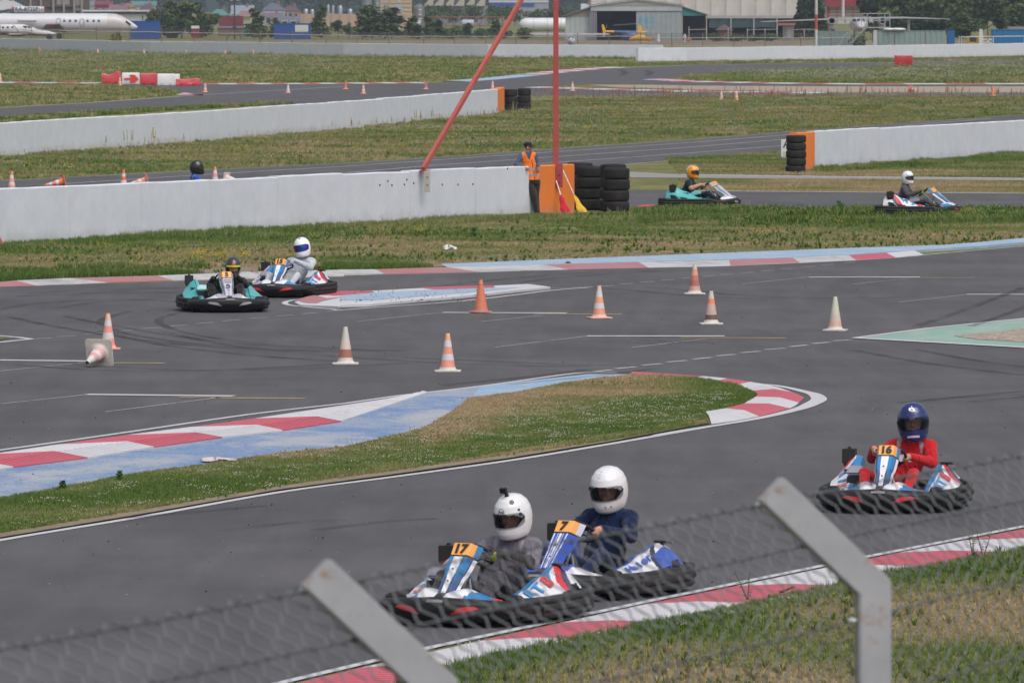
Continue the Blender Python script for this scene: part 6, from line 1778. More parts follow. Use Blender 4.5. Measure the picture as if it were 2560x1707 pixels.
# --- containers
def container(label, u0, u1, v0, Y, c_, group='shipping containers and cabins', depth=2.4, ribs=True, wn=None, zbase=GZ):
 m_ = Y / F; L_ = (u1 - u0) * m_; h = zat(v0, Y) - zbase
 t = thing('container', label, 'container', (((u0 + u1) / 2 - 1280) * m_, Y, zbase), 0, group)
 mb = MB(c_); mb.box((0, depth / 2, h / 2), (L_, depth, h)); mb.build('shell', 'metal_paint', t, sm=False)
 dk = tuple(q * .75 for q in c_[:3]) + (1,)
 for zz in (.06, h - .06): mb = MB(dk); mb.box((0, -.03, zz), (L_ + .04, .06, .12)); mb.build('edge_rail', 'metal_paint', t, sm=False)
 if ribs:
  nr = max(4, int(L_ / .6)); me = None
  for k in range(nr):
   x = -L_ / 2 + (k + .5) * L_ / nr
   if me is None: mb = MB(c_); mb.box((0, 0, 0), (L_ / nr * .45, .07, h - .26)); me = mb.mesh('rib', 'metal_paint', sm=False)
   o = bpy.data.objects.new('rib', me); COL.objects.link(o); o.parent = t; o.location = (x, -.035, h / 2)
 if wn:
  a0, a1, b0, b1 = wn; mb = MB(C(.55, .58, .56)); mb.box((((a0 + a1) / 2 - (u0 + u1) / 2) * m_, -.05, zat((b0 + b1) / 2, Y) - zbase), ((a1 - a0) * m_, .08, (b1 - b0) * m_)); w_ = mb.build('shutter', 'painted_plastic', t, sm=False)
 return t
CB = C(.018, .085, .33); CBR = C(.02, .17, .42); CG = C(.26, .34, .335)
container('blue cabin behind the airliner nose', 327, 400, 53, 1300, CB, ribs=False)
container('blue cabin with a white shuttered window', 685, 777, 59, 1300, CB, ribs=False, wn=(738, 771, 63, 81))
container('dark red container standing high on a base', 548, 609, 41, 1420, C(.23, .05, .06))
slab('brick_base', 'brown wall under the dark red container', 545, 610, 66, 96, 1410, C(.20, .13, .09), 1, 'wall', parts=[('grey_band', 546, 609, 66, 71, C(.2, .22, .27))])
slab('kiosk', 'pale yellow kiosk beside the dark red container', 609, 628, 40, 96, 1415, C(.50, .47, .33), 3, 'kiosk', parts=[('eave', 608, 629, 39, 41, C(.4, .36, .25), .4, .5)])
slab('green_booth', 'narrow green booth with a white slanted roof', 610, 621, 68, 93, 1330, C(.02, .20, .15), 1.2, 'booth', parts=[('roof_edge', 609, 622, 65.5, 68, C(.6, .62, .6), .2, .3)])
slab('pump_box', 'small red box with a white top by the bushes', 479, 499, 72, 95, 1330, C(.33, .04, .06), 1.2, 'cabinet', parts=[('white_top', 478.5, 499, 65, 72, C(.62, .62, .62)), ('dark_slot', 480, 498, 83, 85, C(.05))])
# mast with lamps
t = thing('light_mast', 'rusty lighting mast on a tripod with two lamps', 'mast', BP(587, 1290)); m_ = 1290 / F
zt = zat(-2, 1290) - GZ; zj = zat(62, 1290) - GZ
mb = MB(C(.05, .04, .04)); mb.tube([(0, 0, 0), (0, 0, zt)], [.13, .09], 8); mb.build('pole', 'metal_paint', t)
for dx, dy in ((-19 * m_, -.6), (18 * m_, -.6), (0, 1.2)): mb = MB(C(.05, .035, .035)); mb.tube([(0, 0, zj), (dx, dy, 0)], .07, 6); mb.build('leg', 'metal_paint', t)
zl = zat(4, 1290) - GZ
mb = MB(C(.05, .04, .04)); mb.box((0, 0, zl), (20 * m_, .1, .1)); mb.build('crossbar', 'metal_paint', t, sm=False)
for dx in (-8, 8): mb = MB(C(.6)); mb.lathe([(.04, .0), (.22, .14), (.24, .2), (0, .26)], 12, 'Z', (dx * m_, -.1, zl)); mb.build('lamp', 'painted_plastic', t)

# --- hangar
YH = 1262; mH = YH / F; gv = gfoot(YH)
t = thing('hangar', 'grey gabled hangar with its door half open', 'hangar', BP(1589, YH))
X = lambda u: (u - 1589) * mH; Z = lambda v: zat(v, YH) - GZ
HG = C(.30, .335, .35); HL = C(.42, .45, .47)
mb = MB(HL); mb.extrude([(X(1476), Z(28)), (X(1704), Z(28)), (X(1704), Z(15)), (X(1589), Z(1.5)), (X(1476), Z(16))], -.35, -.02); mb.build('gable', 'building_paint', t, sm=False)
mb = MB(C(.33, .34, .30)); mb.extrude([(X(1500), Z(15)), (X(1690), Z(15)), (X(1589), Z(3.5))], -.42, -.36); mb.build('gable_board', 'building_paint', t, sm=False)
for sx_, u_ in ((-1, 1476), (1, 1704)):
 mb = MB(HG); mb.box((X(u_), 9, Z(28) / 2), (.3, 18, Z(28))); mb.build('side_wall', 'building_paint', t, sm=False)
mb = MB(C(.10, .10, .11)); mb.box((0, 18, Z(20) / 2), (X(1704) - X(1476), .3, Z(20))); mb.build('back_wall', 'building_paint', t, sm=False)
for a_, b_ in ((1470, 1589), (1589, 1710)):
 mb = MB(C(.28, .26, .29)); za, zb_ = (Z(16), Z(1.3)) if a_ < 1589 else (Z(1.3), Z(14.5))
 mb.poly([(X(a_), -.7, za + .05), (X(b_), -.7, zb_ + .05), (X(b_), 18, zb_ + .05), (X(a_), 18, za + .05)]); mb.poly([(X(a_), -.7, za + .05), (X(b_), -.7, zb_ + .05), (X(b_), -.7, zb_ + .18), (X(a_), -.7, za + .18)]); mb.poly([(X(a_), -.7, za + .18), (X(b_), -.7, zb_ + .18), (X(b_), 18, zb_ + .18), (X(a_), 18, za + .18)]); mb.build('roof_slope', 'building_paint', t, sm=False)
nd_ = 9
for k in range(nd_):   # corrugated door leaf pieces
 u0_, u1_ = 1590 + 112 * k / nd_, 1590 + 112 * (k + 1) / nd_
 mb = MB(HG); mb.box(((X(u0_) + X(u1_)) / 2, -.12, Z(29) / 2), (X(u1_) - X(u0_) - .03, .14, Z(29))); mb.build('door_panel', 'building_paint', t, sm=False)
for k in range(3):
 for a0, a1, b0, b1 in ((0, 2, 44, 71), (6, 8.4, 44, 71), (2, 6, 44, 47), (2, 6, 56, 59) if k != 1 else (2, 6, 50, 53)):
  mb = MB(C(.10, .34, .50)); mb.box(((X(1597 + 14.5 * k + a0) + X(1597 + 14.5 * k + a1)) / 2, -.21, (Z(b0) + Z(b1)) / 2), ((a1 - a0) * mH, .02, (b1 - b0) * mH)); mb.build('painted_letter', 'building_paint', t, sm=False)
for u0_, u1_ in ((1478, 1483), (1484, 1488), (1489, 1492)): mb = MB(C(.22, .21, .24)); mb.box(((X(u0_) + X(u1_)) / 2, -.15, Z(29) / 2), ((u1_ - u0_) * mH, .2, Z(29))); mb.build('open_door_edge', 'building_paint', t, sm=False)
t2_ = thing('lean_to', 'grey lean-to shed against the hangar side', 'shed', BP(1442, YH + 1)); X2 = lambda u: (u - 1442) * mH
for k in range(5):
 u0_, u1_ = 1413 + 62 * k / 5, 1413 + 62 * (k + 1) / 5; mb = MB(C(.40, .44, .45)); mb.box(((X2(u0_) + X2(u1_)) / 2, 0, Z(44) / 2), (X2(u1_) - X2(u0_) - .06, .16, Z(44))); mb.build('wall_panel', 'building_paint', t2_, sm=False)
mb = MB(C(.30, .28, .24)); mb.extrude([(X2(1412), Z(44)), (X2(1475), Z(44)), (X2(1475), Z(19)), (X2(1412), Z(40))], -.05, .1); mb.build('gable_board', 'building_paint', t2_, sm=False)
mb = MB(C(.22, .20, .20)); mb.poly([(X2(1404), -.6, Z(42)), (X2(1476), -.6, Z(17)), (X2(1476), 8, Z(17)), (X2(1404), 8, Z(42))]); mb.poly([(X2(1404), -.6, Z(42)), (X2(1476), -.6, Z(17)), (X2(1476), -.6, Z(18)), (X2(1404), -.6, Z(43))]); mb.build('roof', 'building_paint', t2_, sm=False)
t3_ = thing('awning', 'teal gabled awning on posts beside the hangar', 'awning', BP(1736, YH)); X3 = lambda u: (u - 1736) * mH
mb = MB(C(.05, .22, .21)); mb.extrude([(X3(1705), Z(40)), (X3(1768), Z(40)), (X3(1768), Z(37)), (X3(1705), Z(15))], -.1, .05); mb.build('fascia', 'building_paint', t3_, sm=False)
mb = MB(C(.42, .35, .40)); mb.poly([(X3(1700), -.5, Z(14)), (X3(1776), -.5, Z(38.5)), (X3(1776), 12, Z(38.5)), (X3(1700), 12, Z(14))]); mb.poly([(X3(1700), -.5, Z(14)), (X3(1776), -.5, Z(38.5)), (X3(1776), -.5, Z(39.8)), (X3(1700), -.5, Z(15.5))]); mb.build('roof', 'building_paint', t3_, sm=False)
for u_ in (1705, 1766): mb = MB(C(.4, .36, .32)); mb.box((X3(u_), 0, Z(40) / 2), (.16, .16, Z(40))); mb.build('post', 'building_paint', t3_, sm=False)
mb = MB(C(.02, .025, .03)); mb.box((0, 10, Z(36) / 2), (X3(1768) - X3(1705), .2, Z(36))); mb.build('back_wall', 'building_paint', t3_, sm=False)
# fabric hall
YF = 1330; mF = YF / F
t = thing('fabric_hall', 'huge pale fabric hall with vertical ribs behind the hangar', 'hall', BP(1740, YF)); X = lambda u: (u - 1740) * mF; Z = lambda v: zat(v, YF) - GZ
HGT = 11
for k in range(14):
 u0_, u1_ = 1478 + 524 * k / 14, 1478 + 524 * (k + 1) / 14
 mb = MB(C(.56, .525, .50)); mb.grid(lambda u, v: ((X(u0_) * (1 - u) + X(u1_) * u), .18 * math.sin(PI * u), Z(46) + (HGT - Z(46)) * v), 6, 2); mb.build('fabric_panel', 'building_paint', t)
 if k: mb = MB(C(.47, .45, .43)); mb.box((X(u0_), -.02, (HGT + Z(46)) / 2), (.14, .12, HGT - Z(46))); mb.build('rib', 'building_paint', t, sm=False)
mb = MB(C(.40, .38, .37)); mb.box((X(1740), -.25, Z(43)), (X(2002) - X(1478), .1, 7 * mF)); mb.build('lower_band', 'building_paint', t, sm=False)
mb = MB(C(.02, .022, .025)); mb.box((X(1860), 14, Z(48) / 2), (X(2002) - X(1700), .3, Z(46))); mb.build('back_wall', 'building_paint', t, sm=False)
for s_ in (1478, 2002): mb = MB(C(.5, .48, .46)); mb.box((X(s_), 12, HGT / 2), (.2, 24, HGT)); mb.build('end_wall', 'building_paint', t, sm=False)
mb = MB(C(.5, .48, .46)); mb.poly([(X(1478), 0, HGT), (X(2002), 0, HGT), (X(2002), 24, HGT + 4), (X(1478), 24, HGT + 4)]); mb.build('roof', 'building_paint', t, sm=False)
for u_ in (1827, 1884, 1942): mb = MB(C(.33, .35, .35)); mb.box((X(u_), -.3, Z(46) / 2), (.22, .2, Z(46))); mb.build('post', 'building_paint', t, sm=False)
for (u0_, u1_, sg) in ((1772, 1826, .06), (1828, 1883, .5), (1885, 1941, .75)):
 mb = MB(C(.055, .085, .095));
 mb.grid(lambda u, v: (X(u0_) * (1 - u) + X(u1_) * u, -.1 + .25 * math.sin(14 * u + 3 * v) * .4, Z(47) - (Z(47) - Z(70 + sg * 6 * math.sin(PI * u) * 1)) * v + sg * .5 * math.sin(PI * u) * v), 20, 6); mb.build('netting', 'cloth', t)
# gazebo
t = thing('gazebo', 'small gazebo with a brown pointed roof behind the wire fence', 'gazebo', BP(1810, 1240)); m_ = 1240 / F
mb = MB(C(.13, .085, .085)); mb.lathe([(24 * m_, zat(76, 1240) - GZ), (8 * m_, zat(66, 1240) - GZ), (0, zat(62, 1240) - GZ)], 8); mb.build('roof', 'building_paint', t, sm=False)
mb = MB(C(.20, .12, .09)); mb.lathe([(17 * m_, 0), (17 * m_, zat(77, 1240) - GZ)], 8); mb.build('wall', 'building_paint', t, sm=False)
# shed with door
slab('shed', 'small pale shed with a red slanted roof and white door', 1958, 1984, 66, 106, 1235, C(.34, .31, .28), 3, 'shed', parts=[('roof', 1941, 1988, 58, 62, C(.42, .12, .10), .8, 1.2), ('roof_edge', 1943, 1986, 62.2, 64, C(.6, .6, .62), .8, 1.0), ('door', 1965, 1977, 68, 95, C(.42, .45, .48))])
# red roofed house with gridded wall
t, rect, _ = slab('house', 'white walled house with red timber grid and red metal roof', 2066, 2182, 17, 60, 1450, C(.62, .60, .52), 8, 'house')
rect('roof', 2062, 2186, -30, 17, C(.28, .045, .06), 1.0, 1.0)
for v in (24, 31, 38, 45): rect('timber', 2066.5, 2181, v, v + 1.3, C(.40, .12, .12), .2, .1)
for u in (2072, 2091, 2112, 2131, 2151, 2170): rect('timber', u, u + 1.4, 18, 59, C(.38, .12, .12), .28, .08)
rect('corner_board', 2066, 2071, 17.5, 59, C(.45, .10, .09), .4, .1)
# striped pole
t = thing('striped_pole', 'white pole with one red band standing behind the far wall', 'pole', Vector(((2040 - 1280) / F * 880, 880, 0)))
for z0_, z1_, cc in ((-.2, zat(75, 880), C(.60, .60, .60)), (zat(75, 880), zat(37, 880), C(.50, .10, .07)), (zat(37, 880), 9.5, C(.58, .56, .55))):
 mb = MB(cc); mb.lathe([(.165, z0_), (.16, z1_)], 14); mb.build('band', 'metal_paint', t)
mb = MB(C(.25)); mb.box((0, 0, .0), (.7, .7, .12)); mb.build('foot', 'building_paint', t)
# grey green containers, stairs, blue containers
container('long grey green container behind the striped pole', 2045, 2125, 78, 912, CG, depth=2.4)
container('long grey green container beyond the stairs', 2192, 2364, 77, 912, CG)
container('end of a blue container next to the grey green one', 2369, 2386, 76, 915, CBR)
container('long bright blue container at the picture edge', 2479, 2640, 74, 910, CBR)
container('faded tarpaulin covered crate on the blue container', 2520, 2640, 67.5, 913, C(.45, .42, .44), ribs=False, zbase=zat(74, 913) + .02, depth=2)
mb = MB(C(.45, .47, .50)); Ys_ = 905; mS = Ys_ / F
t = thing('access_stairs', 'grey steel access stairs with a railed platform', 'stairs', BP(2160, Ys_)); X = lambda u: (u - 2160) * mS; Z = lambda v: zat(v, Ys_) - GZ
for y_ in (0, .9):
 for (a0, b0, a1, b1) in ((2105, 130, 2163, 71), (2088, 128, 2118, 80)) if y_ == 0 else ((2112, 130, 2168, 71),):
  mb = MB(C(.42, .44, .47)); mb.tube([(X(a0), y_, Z(b0)), (X(a1), y_, Z(b1))], .07, 6); mb.build('stringer', 'metal_paint', t)
for k in range(12):
 f = k / 11; mb = MB(C(.38, .40, .43)); mb.box((X(2108 + 57 * f), .45, Z(128 - 57 * f)), (.30, .9, .04)); mb.build('step', 'metal_paint', t, sm=False)
mb = MB(C(.42, .43, .46)); mb.box((X(2195), .45, Z(69.5)), (X(2226) - X(2163), .9, .12)); mb.build('platform', 'metal_paint', t, sm=False)
for u_, v_ in ((2153, 36), (2168, 36), (2211, 34), (2224, 34)): mb = MB(C(.42, .43, .46)); mb.tube([(X(u_), 0, Z(70)), (X(u_), 0, Z(v_))], .05, 6); mb.build('rail_post', 'metal_paint', t)
for v_ in (35, 52): mb = MB(C(.42, .43, .46)); mb.tube([(X(2153), 0, Z(v_)), (X(2224), 0, Z(v_ - .6))], .035, 6); mb.build('handrail', 'metal_paint', t)
mb = MB(C(.50, .50, .52)); mb.box((X(2187.5), .3, Z(76) / 2), (9 * mS, .4, Z(76))); mb.build('column', 'building_paint', t, sm=False)
for k in range(3): mb = MB(C(.42, .43, .46)); mb.tube([(X(2118 + 6 * k), 0, 0), (X(2118 + 6 * k), 0, Z(82 - 5 * k))], .04, 6); mb.build('rail_post', 'metal_paint', t)
# yellow machine, white fin and boat
def mini(name, label, cat, boxes, Y, u, mat='metal_paint'):
 m_ = Y / F; t = thing(name, label, cat, BP(u, Y))
 for nm, a0, a1, b0, b1, cc, d in boxes:
  mb = MB(cc); mb.box((((a0 + a1) / 2 - u) * m_, d / 2, zat((b0 + b1) / 2, Y) - GZ), ((a1 - a0) * m_, d, (b1 - b0) * m_)); mb.build(nm, mat, t, bev=.02)
 return t
t = mini('loader', 'yellow loader with dark cab behind the far wall', 'loader', [('cab', 2425, 2440, 94, 106, C(.04), 1.2), ('arm', 2417.5, 2422, 94, 108, C(.55, .30, .02), .5), ('arm', 2442, 2447, 94, 108, C(.55, .30, .02), .5), ('bucket', 2419, 2446, 105, 110, C(.60, .34, .03), .8), ('cab_roof', 2422, 2443, 92.5, 94.5, C(.5, .28, .03), 1.3), ('counterweight', 2460, 2476, 92, 95.5, C(.5, .28, .03), 1)], 915, 2432)
for u in (2421, 2443): mb = MB(C(.02)); mb.lathe([(0, -.2), (.45, -.2), (.5, 0), (.45, .2), (0, .2)], 14, 'X', ((u - 2432) * 915 / F, .5, .5)); mb.build('wheel', 'rubber', t)
t = thing('tail_fin', 'detached white aircraft tail fin standing upright', 'aircraft part', BP(2452, 960)); m_ = 960 / F
mb = MB(C(.55, .57, .60)); mb.extrude([(-8 * m_, 0), (9 * m_, 0), (3 * m_, zat(73, 960) - GZ), (-4 * m_, zat(73, 960) - GZ)], -.08, .08); mb.build('fin', 'painted_plastic', t)
mb = MB(C(.3)); mb.box((0, 0, .1), (1.2, .8, .2)); mb.build('stand', 'metal_paint', t)
t = thing('trailer_frame', 'white steel trailer frame beside the blue container', 'trailer', BP(2468, 900)); m_ = 900 / F
for a, b_ in (((-12, 100), (10, 98)), ((-12, 110), (10, 98)), ((-12, 100), (-12, 112)), ((10, 97), (10, 112)), ((-3, 104), (10, 110))):
 mb = MB(C(.6)); mb.tube([(a[0] * m_, 0, zat(a[1], 900) - GZ), (b_[0] * m_, 0, zat(b_[1], 900) - GZ)], .05, 6); mb.build('bar', 'metal_paint', t)
for u, lb in ((2222, 'upturned white boat hull on the container roof'), (2245, 'second white hull lying lower on the container')):
 m_ = 912 / F; mb = MB(C(.66)); mb.ell((0, 1, .12), ((20 if u > 2230 else 15) * m_, .5, 5 * m_ * .8), 14, 8); simple('boat_hull', lb, 'boat', mb, 'painted_plastic', Vector(((u - 1280) * m_, 911, zat(77, 912) + .02)), 'boat hulls on a container', sm=True)

# --- aircraft
def plane_part(t, nm, mb, mat='painted_plastic', **k): return mb.build(nm, mat, t, **k)
PW = C(.60, .61, .65)
YY = 1067; m_ = YY / F
t = thing('airliner', 'white three-engined airliner with low wing and registration on its tail nacelle', 'aircraft', BP(170, YY)); X = lambda u: (u - 170) * m_; Z = lambda v: zat(v, YY) - GZ
zc = Z(57); r = 23 * m_
mb = MB(PW)
pr = [(-250, .02, 10), (-200, .25, 8), (-120, .6, 5), (-60, .85, 2), (0, 1, 0), (270, 1, 0), (290, .95, .0), (305, .82, 2), (318, .62, 5), (330, .42, 8), (340, .20, 10.5), (345, .02, 11.5)]
rings = []
for u_, k, dz in pr: rings.append([(X(u_), math.sin(2 * PI * j / 28) * r * k, zc - dz * m_ + math.cos(2 * PI * j / 28) * r * k) for j in range(28)])
mb.rings(rings, True, True, colf=lambda i, j: C(.52, .50, .48) if i in (5, 6, 7) and (j < 9 or j > 19) else PW); plane_part(t, 'fuselage', mb)
for u_ in (163, 177, 191, 221, 236, 249): mb = MB(C(.10, .13, .15)); mb.lathe([(0, -.05), (.16, -.05), (.19, 0)], 12, 'Y', (X(u_), -r * .97, Z(53))); plane_part(t, 'window', mb)
for u_, v0_, v1_ in ((148, 46, 60), (207, 47, 66)):
 mb = MB(C(.12, .14, .22)); pts = []
 for k in range(18): a = 2 * PI * k / 18; zz = Z((v0_ + v1_) / 2) + math.sin(a) * (v1_ - v0_) / 2 * m_; pts.append((X(u_) + math.cos(a) * 5.5 * m_, -math.sqrt(max(.01, r * r - (zz - zc) ** 2)) - .02, zz))
 mb.tube(pts, .035, 5, closed=True); plane_part(t, 'door_outline', mb)
mb = MB(C(.55, .56, .60)); mb.lathe([(0, X(35)), (.45, X(38)), (7.3 * m_, X(48)), (7.3 * m_, X(100)), (6.6 * m_, X(111)), (5.5 * m_, X(111)), (5 * m_, X(104))], 20, 'X', (0, 0, Z(24))); e_ = plane_part(t, 'centre_engine', mb)
mb = MB(C(.6, .18, .2)); mb.lathe([(6.7 * m_, X(110.5)), (6.9 * m_, X(112))], 20, 'X', (0, 0, Z(24))); mb.build('intake_ring', 'painted_plastic', e_)
text_on('RA-87227', .75, lambda x, y: (X(68) + x * 1.0, -8.3 * m_, Z(24) + y), C(.04, .04, .06), 'registration', 'painted_plastic', t, bold=.01)
text_on('P', .75, lambda x, y: (X(34) + x, -8.3 * m_, Z(24) + y), C(.35, .05, .07), 'registration_mark', 'painted_plastic', t, bold=.03)
text_on('42A', .7, lambda x, y: (X(100) + x, -8.3 * m_, Z(24) + y), C(.3, .3, .34), 'registration_mark', 'painted_plastic', t, bold=.0)
mb = MB(C(.62, .63, .66)); mb.lathe([(.15, X(46)), (4.2 * m_, X(52)), (4.5 * m_, X(88)), (4 * m_, X(94)), (3.4 * m_, X(94))], 16, 'X', (0, -r - .55, Z(51))); plane_part(t, 'side_engine', mb)
mb = MB(PW); mb.extrude([(X(-40), Z(33)), (X(64), Z(17)), (X(30), Z(0)), (X(-30), Z(-42)), (X(-70), Z(-42))], -.16, .16); plane_part(t, 'tail_fin', mb)
for k, cc in ((0, C(.45, .12, .05)), (1, C(.05, .08, .3))): mb = MB(cc); mb.extrude([(X(-2 + 27 * k), Z(2)), (X(6 + 27 * k), Z(2)), (X(-8 + 27 * k), Z(-12)), (X(-16 + 27 * k), Z(-12))], -.19, -.17); plane_part(t, 'fin_stripe', mb)
mb = MB(C(.10, .09, .09)); w0 = [(X(108), -r, Z(71)), (X(168), -r, Z(80)), (X(160), -9.0, Z(59)), (X(126), -9.0, Z(60))]; mb.poly(w0); mb.poly([(x, y, z - .12) for x, y, z in w0]);
for i in range(4): a, b_ = w0[i], w0[(i + 1) % 4]; mb.poly([a, b_, (b_[0], b_[1], b_[2] - .12), (a[0], a[1], a[2] - .12)], C(.40, .10, .13) if i == 2 else None)
plane_part(t, 'wing', mb, sm=False)
mb = MB(PW); mb.box((X(140), 8, Z(76)), (3.2, 12, .2)); plane_part(t, 'wing', mb)
for u_, y_ in ((300, 0), (130, -1.6), (130, 1.6)):
 mb = MB(C(.3)); mb.tube([(X(u_), y_, zc - r * .8), (X(u_), y_, .3)], .09, 6); plane_part(t, 'landing_gear', mb)
 mb = MB(C(.02)); mb.lathe([(0, -.15), (.38, -.15), (.42, 0), (.38, .15), (0, .15)], 14, 'Y', (X(u_), y_, .42)); plane_part(t, 'wheel', mb)
mb = MB(C(.06)); mb.box((X(322), -.35, Z(58)), (.8, .9, .25), (0, R(35), 0)); plane_part(t, 'cockpit_window', mb)
# small twin
YY = 1000; m_ = YY / F
t = thing('light_aircraft', 'small white and navy twin aircraft parked in front of the airliner', 'aircraft', BP(60, YY)); X = lambda u: (u - 60) * m_; Z = lambda v: zat(v, YY) - GZ
pr = [(-90, .1, -8), (-50, .55, -4), (0, .95, 0), (60, 1, 0), (78, .85, 3), (95, .62, 7), (120, .45, 9), (138, .2, 10), (142, .02, 10)]
rings = []; r = 14 * m_
for u_, k, dz in pr: rings.append([(X(u_), math.sin(2 * PI * j / 20) * r * k * .9, Z(75) - dz * m_ + math.cos(2 * PI * j / 20) * r * k) for j in range(20)])
mb = MB(C(.64, .65, .67)); mb.rings(rings, True, True, colf=lambda i, j: C(.02, .03, .12) if 7 <= j <= 12 else (C(.35, .25, .12) if j in (6, 13) else C(.64, .65, .68))); plane_part(t, 'fuselage', mb)
for u_ in (9, 21, 33): mb = MB(C(.05)); mb.lathe([(0, -.03), (.13, -.03), (.16, 0)], 10, 'Y', (X(u_), -r * .82, Z(69))); plane_part(t, 'window', mb)
mb = MB(C(.07)); mb.box((X(64), -r * .72, Z(68)), (.5, .12, .3)); plane_part(t, 'cockpit_window', mb); mb = MB(C(.07)); mb.box((X(74), -r * .6, Z(68.5)), (.35, .12, .28), (0, R(30), 0)); plane_part(t, 'cockpit_window', mb)
mb = MB(C(.10, .08, .08)); mb.ell((X(48), -2.6, Z(86)), (1.5, .3, .3), 14, 8); plane_part(t, 'engine_nacelle', mb)
mb = MB(PW); mb.box((X(45), -3, Z(85)), (1.4, 7, .12)); plane_part(t, 'wing', mb)
mb = MB(C(.05)); mb.box((X(45), -3.0, Z(72)), (.08, .05, 1.1), (0, R(-35), 0)); plane_part(t, 'propeller_blade', mb)
for u_ in (150, 125): mb = MB(C(.02)); mb.lathe([(0, -.12), (.36, -.12), (.40, 0), (.36, .12), (0, .12)], 14, 'Y', (X(u_), -1, Z(91) if u_ > 130 else Z(93))); plane_part(t, 'wheel', mb)
mb = MB(C(.2)); mb.tube([(X(120), 0, Z(88)), (X(150), -1, Z(91))], .08, 6); plane_part(t, 'tow_bar', mb)
# high wing light plane seen head-on
YY = 1075; m_ = YY / F
t = thing('light_aircraft', 'white high-wing light aircraft seen nose-on beside the red pole', 'aircraft', BP(1428, YY)); X = lambda u: (u - 1428) * m_; Z = lambda v: zat(v, YY) - GZ
mb = MB(C(.66, .60, .70)); mb.extrude([(X(1322), Z(84)), (X(1327), Z(82.5)), (X(1520), Z(84)), (X(1526), Z(85.5)), (X(1520), Z(87.5)), (X(1335), Z(87.5))], -.7, .8); plane_part(t, 'wing', mb, sm=False)
mb = MB(C(.62, .62, .66)); rings = []
for y_, k in ((-2.3, .1), (-2.1, .45), (-1.2, .8), (-.6, 1), (1.0, .9), (4, .25)): rings.append([(math.sin(2 * PI * j / 18) * 10.5 * m_ * k, y_, Z(101) + math.cos(2 * PI * j / 18) * 12 * m_ * k + (0 if y_ > -.7 else -.15)) for j in range(18)])
mb.rings(rings, True, True); plane_part(t, 'fuselage', mb)
mb = MB(C(.12, .25, .25)); mb.box((0, -.95, Z(92)), (14 * m_, .5, 5.5 * m_), (R(-25), 0, 0)); plane_part(t, 'windscreen', mb)
for s_ in (-1, 1):
 mb = MB(C(.6)); mb.tube([(s_ * 8 * m_, -.2, Z(106)), (s_ * 20 * m_, -.2, Z(87))], .035, 6); plane_part(t, 'wing_strut', mb)
 mb = MB(C(.5)); mb.tube([(s_ * 6 * m_, -.2, Z(108)), (s_ * 21 * m_, -.1, Z(115))], .04, 6); plane_part(t, 'landing_gear', mb)
 mb = MB(C(.02)); mb.lathe([(0, -.1), (.2, -.1), (.22, 0), (.2, .1), (0, .1)], 12, 'X', (s_ * 22 * m_, -.1, .22)); plane_part(t, 'wheel', mb)
mb = MB(C(.05)); mb.box((0, -2.4, Z(101)), (.07, .04, 1.9), (0, R(35), 0)); plane_part(t, 'propeller', mb)
mb = MB(C(.62)); mb.extrude([(-.06, Z(100)), (.06, Z(100)), (.05, Z(82)), (-.05, Z(82))], 4, 4.9); plane_part(t, 'tail_fin', mb)
mb = MB(C(.62)); mb.box((0, 4.4, Z(92)), (3, .7, .06)); plane_part(t, 'tailplane', mb)
# yellow helicopter and another tail behind
YL = C(.75, .40, .015)
YY = 1215; m_ = YY / F; zt = lambda v: zat(v, YY) - GZ
t = thing('helicopter', 'small yellow helicopter on skids in front of the hangar', 'helicopter', BP(1610, YY)); X = lambda u: (u - 1610) * m_
mb = MB(YL); rings = []
for u_, k, dz in ((1572, .05, 4), (1578, .5, 2), (1592, .9, 0), (1612, 1, 0), (1628, .85, 1), (1636, .4, 3), (1638, .05, 4)): rings.append([(X(u_), math.sin(2 * PI * j / 16) * 11 * m_ * k, zt(95) - dz * m_ + math.cos(2 * PI * j / 16) * 8 * m_ * k) for j in range(16)])
mb.rings(rings, True, True, colf=lambda i, j: C(.10, .11, .12) if (i > 2 and (j < 4 or j > 11)) else YL); plane_part(t, 'cabin', mb)
mb = MB(YL); mb.extrude([(X(1594), zt(82)), (X(1605), zt(82)), (X(1602), zt(62)), (X(1597), zt(62))], -.25, .25); plane_part(t, 'mast_fairing', mb)
mb = MB(YL); mb.tube([(X(1592), 0, zt(92)), (X(1600), 0, zt(81)), (X(1618), 0, zt(80))], [.18, .16, .08], 8); plane_part(t, 'tail_boom', mb)
for a_ in ((1531, 64), (1640, 63)):
 mb = MB(C(.42)); mb.box(((X(1600) + X(a_[0])) / 2, 0, zt((59 + a_[1]) / 2)), (abs(X(a_[0]) - X(1600)), .18, .035), (0, math.atan2(-(zt(a_[1]) - zt(59)), X(a_[0]) - X(1600)) if a_[0] > 1600 else -math.atan2((zt(a_[1]) - zt(59)), X(1600) - X(a_[0])) * -1, 0)); plane_part(t, 'rotor_blade', mb)
mb = MB(C(.1)); mb.tube([(X(1600), 0, zt(62)), (X(1600), 0, zt(58.5))], .07, 8); plane_part(t, 'rotor_mast', mb)
for y_ in (-.9, .9):
 mb = MB(YL); mb.tube([(X(1580), y_, .06), (X(1625), y_, .06), (X(1631), y_, .2)], .045, 6); plane_part(t, 'skid', mb)
for u_ in (1590, 1611): mb = MB(YL); mb.tube([(X(u_), -.9, .06), (X(u_), 0, zt(99)), (X(u_), .9, .06)], .05, 6); plane_part(t, 'skid_strut', mb)
t = thing('helicopter', 'yellow and blue helicopter half inside the dark hangar', 'helicopter', BP(1545, YY + 20)); X = lambda u: (u - 1545) * (YY + 20) / F; zt2 = lambda v: zat(v, YY + 20) - GZ
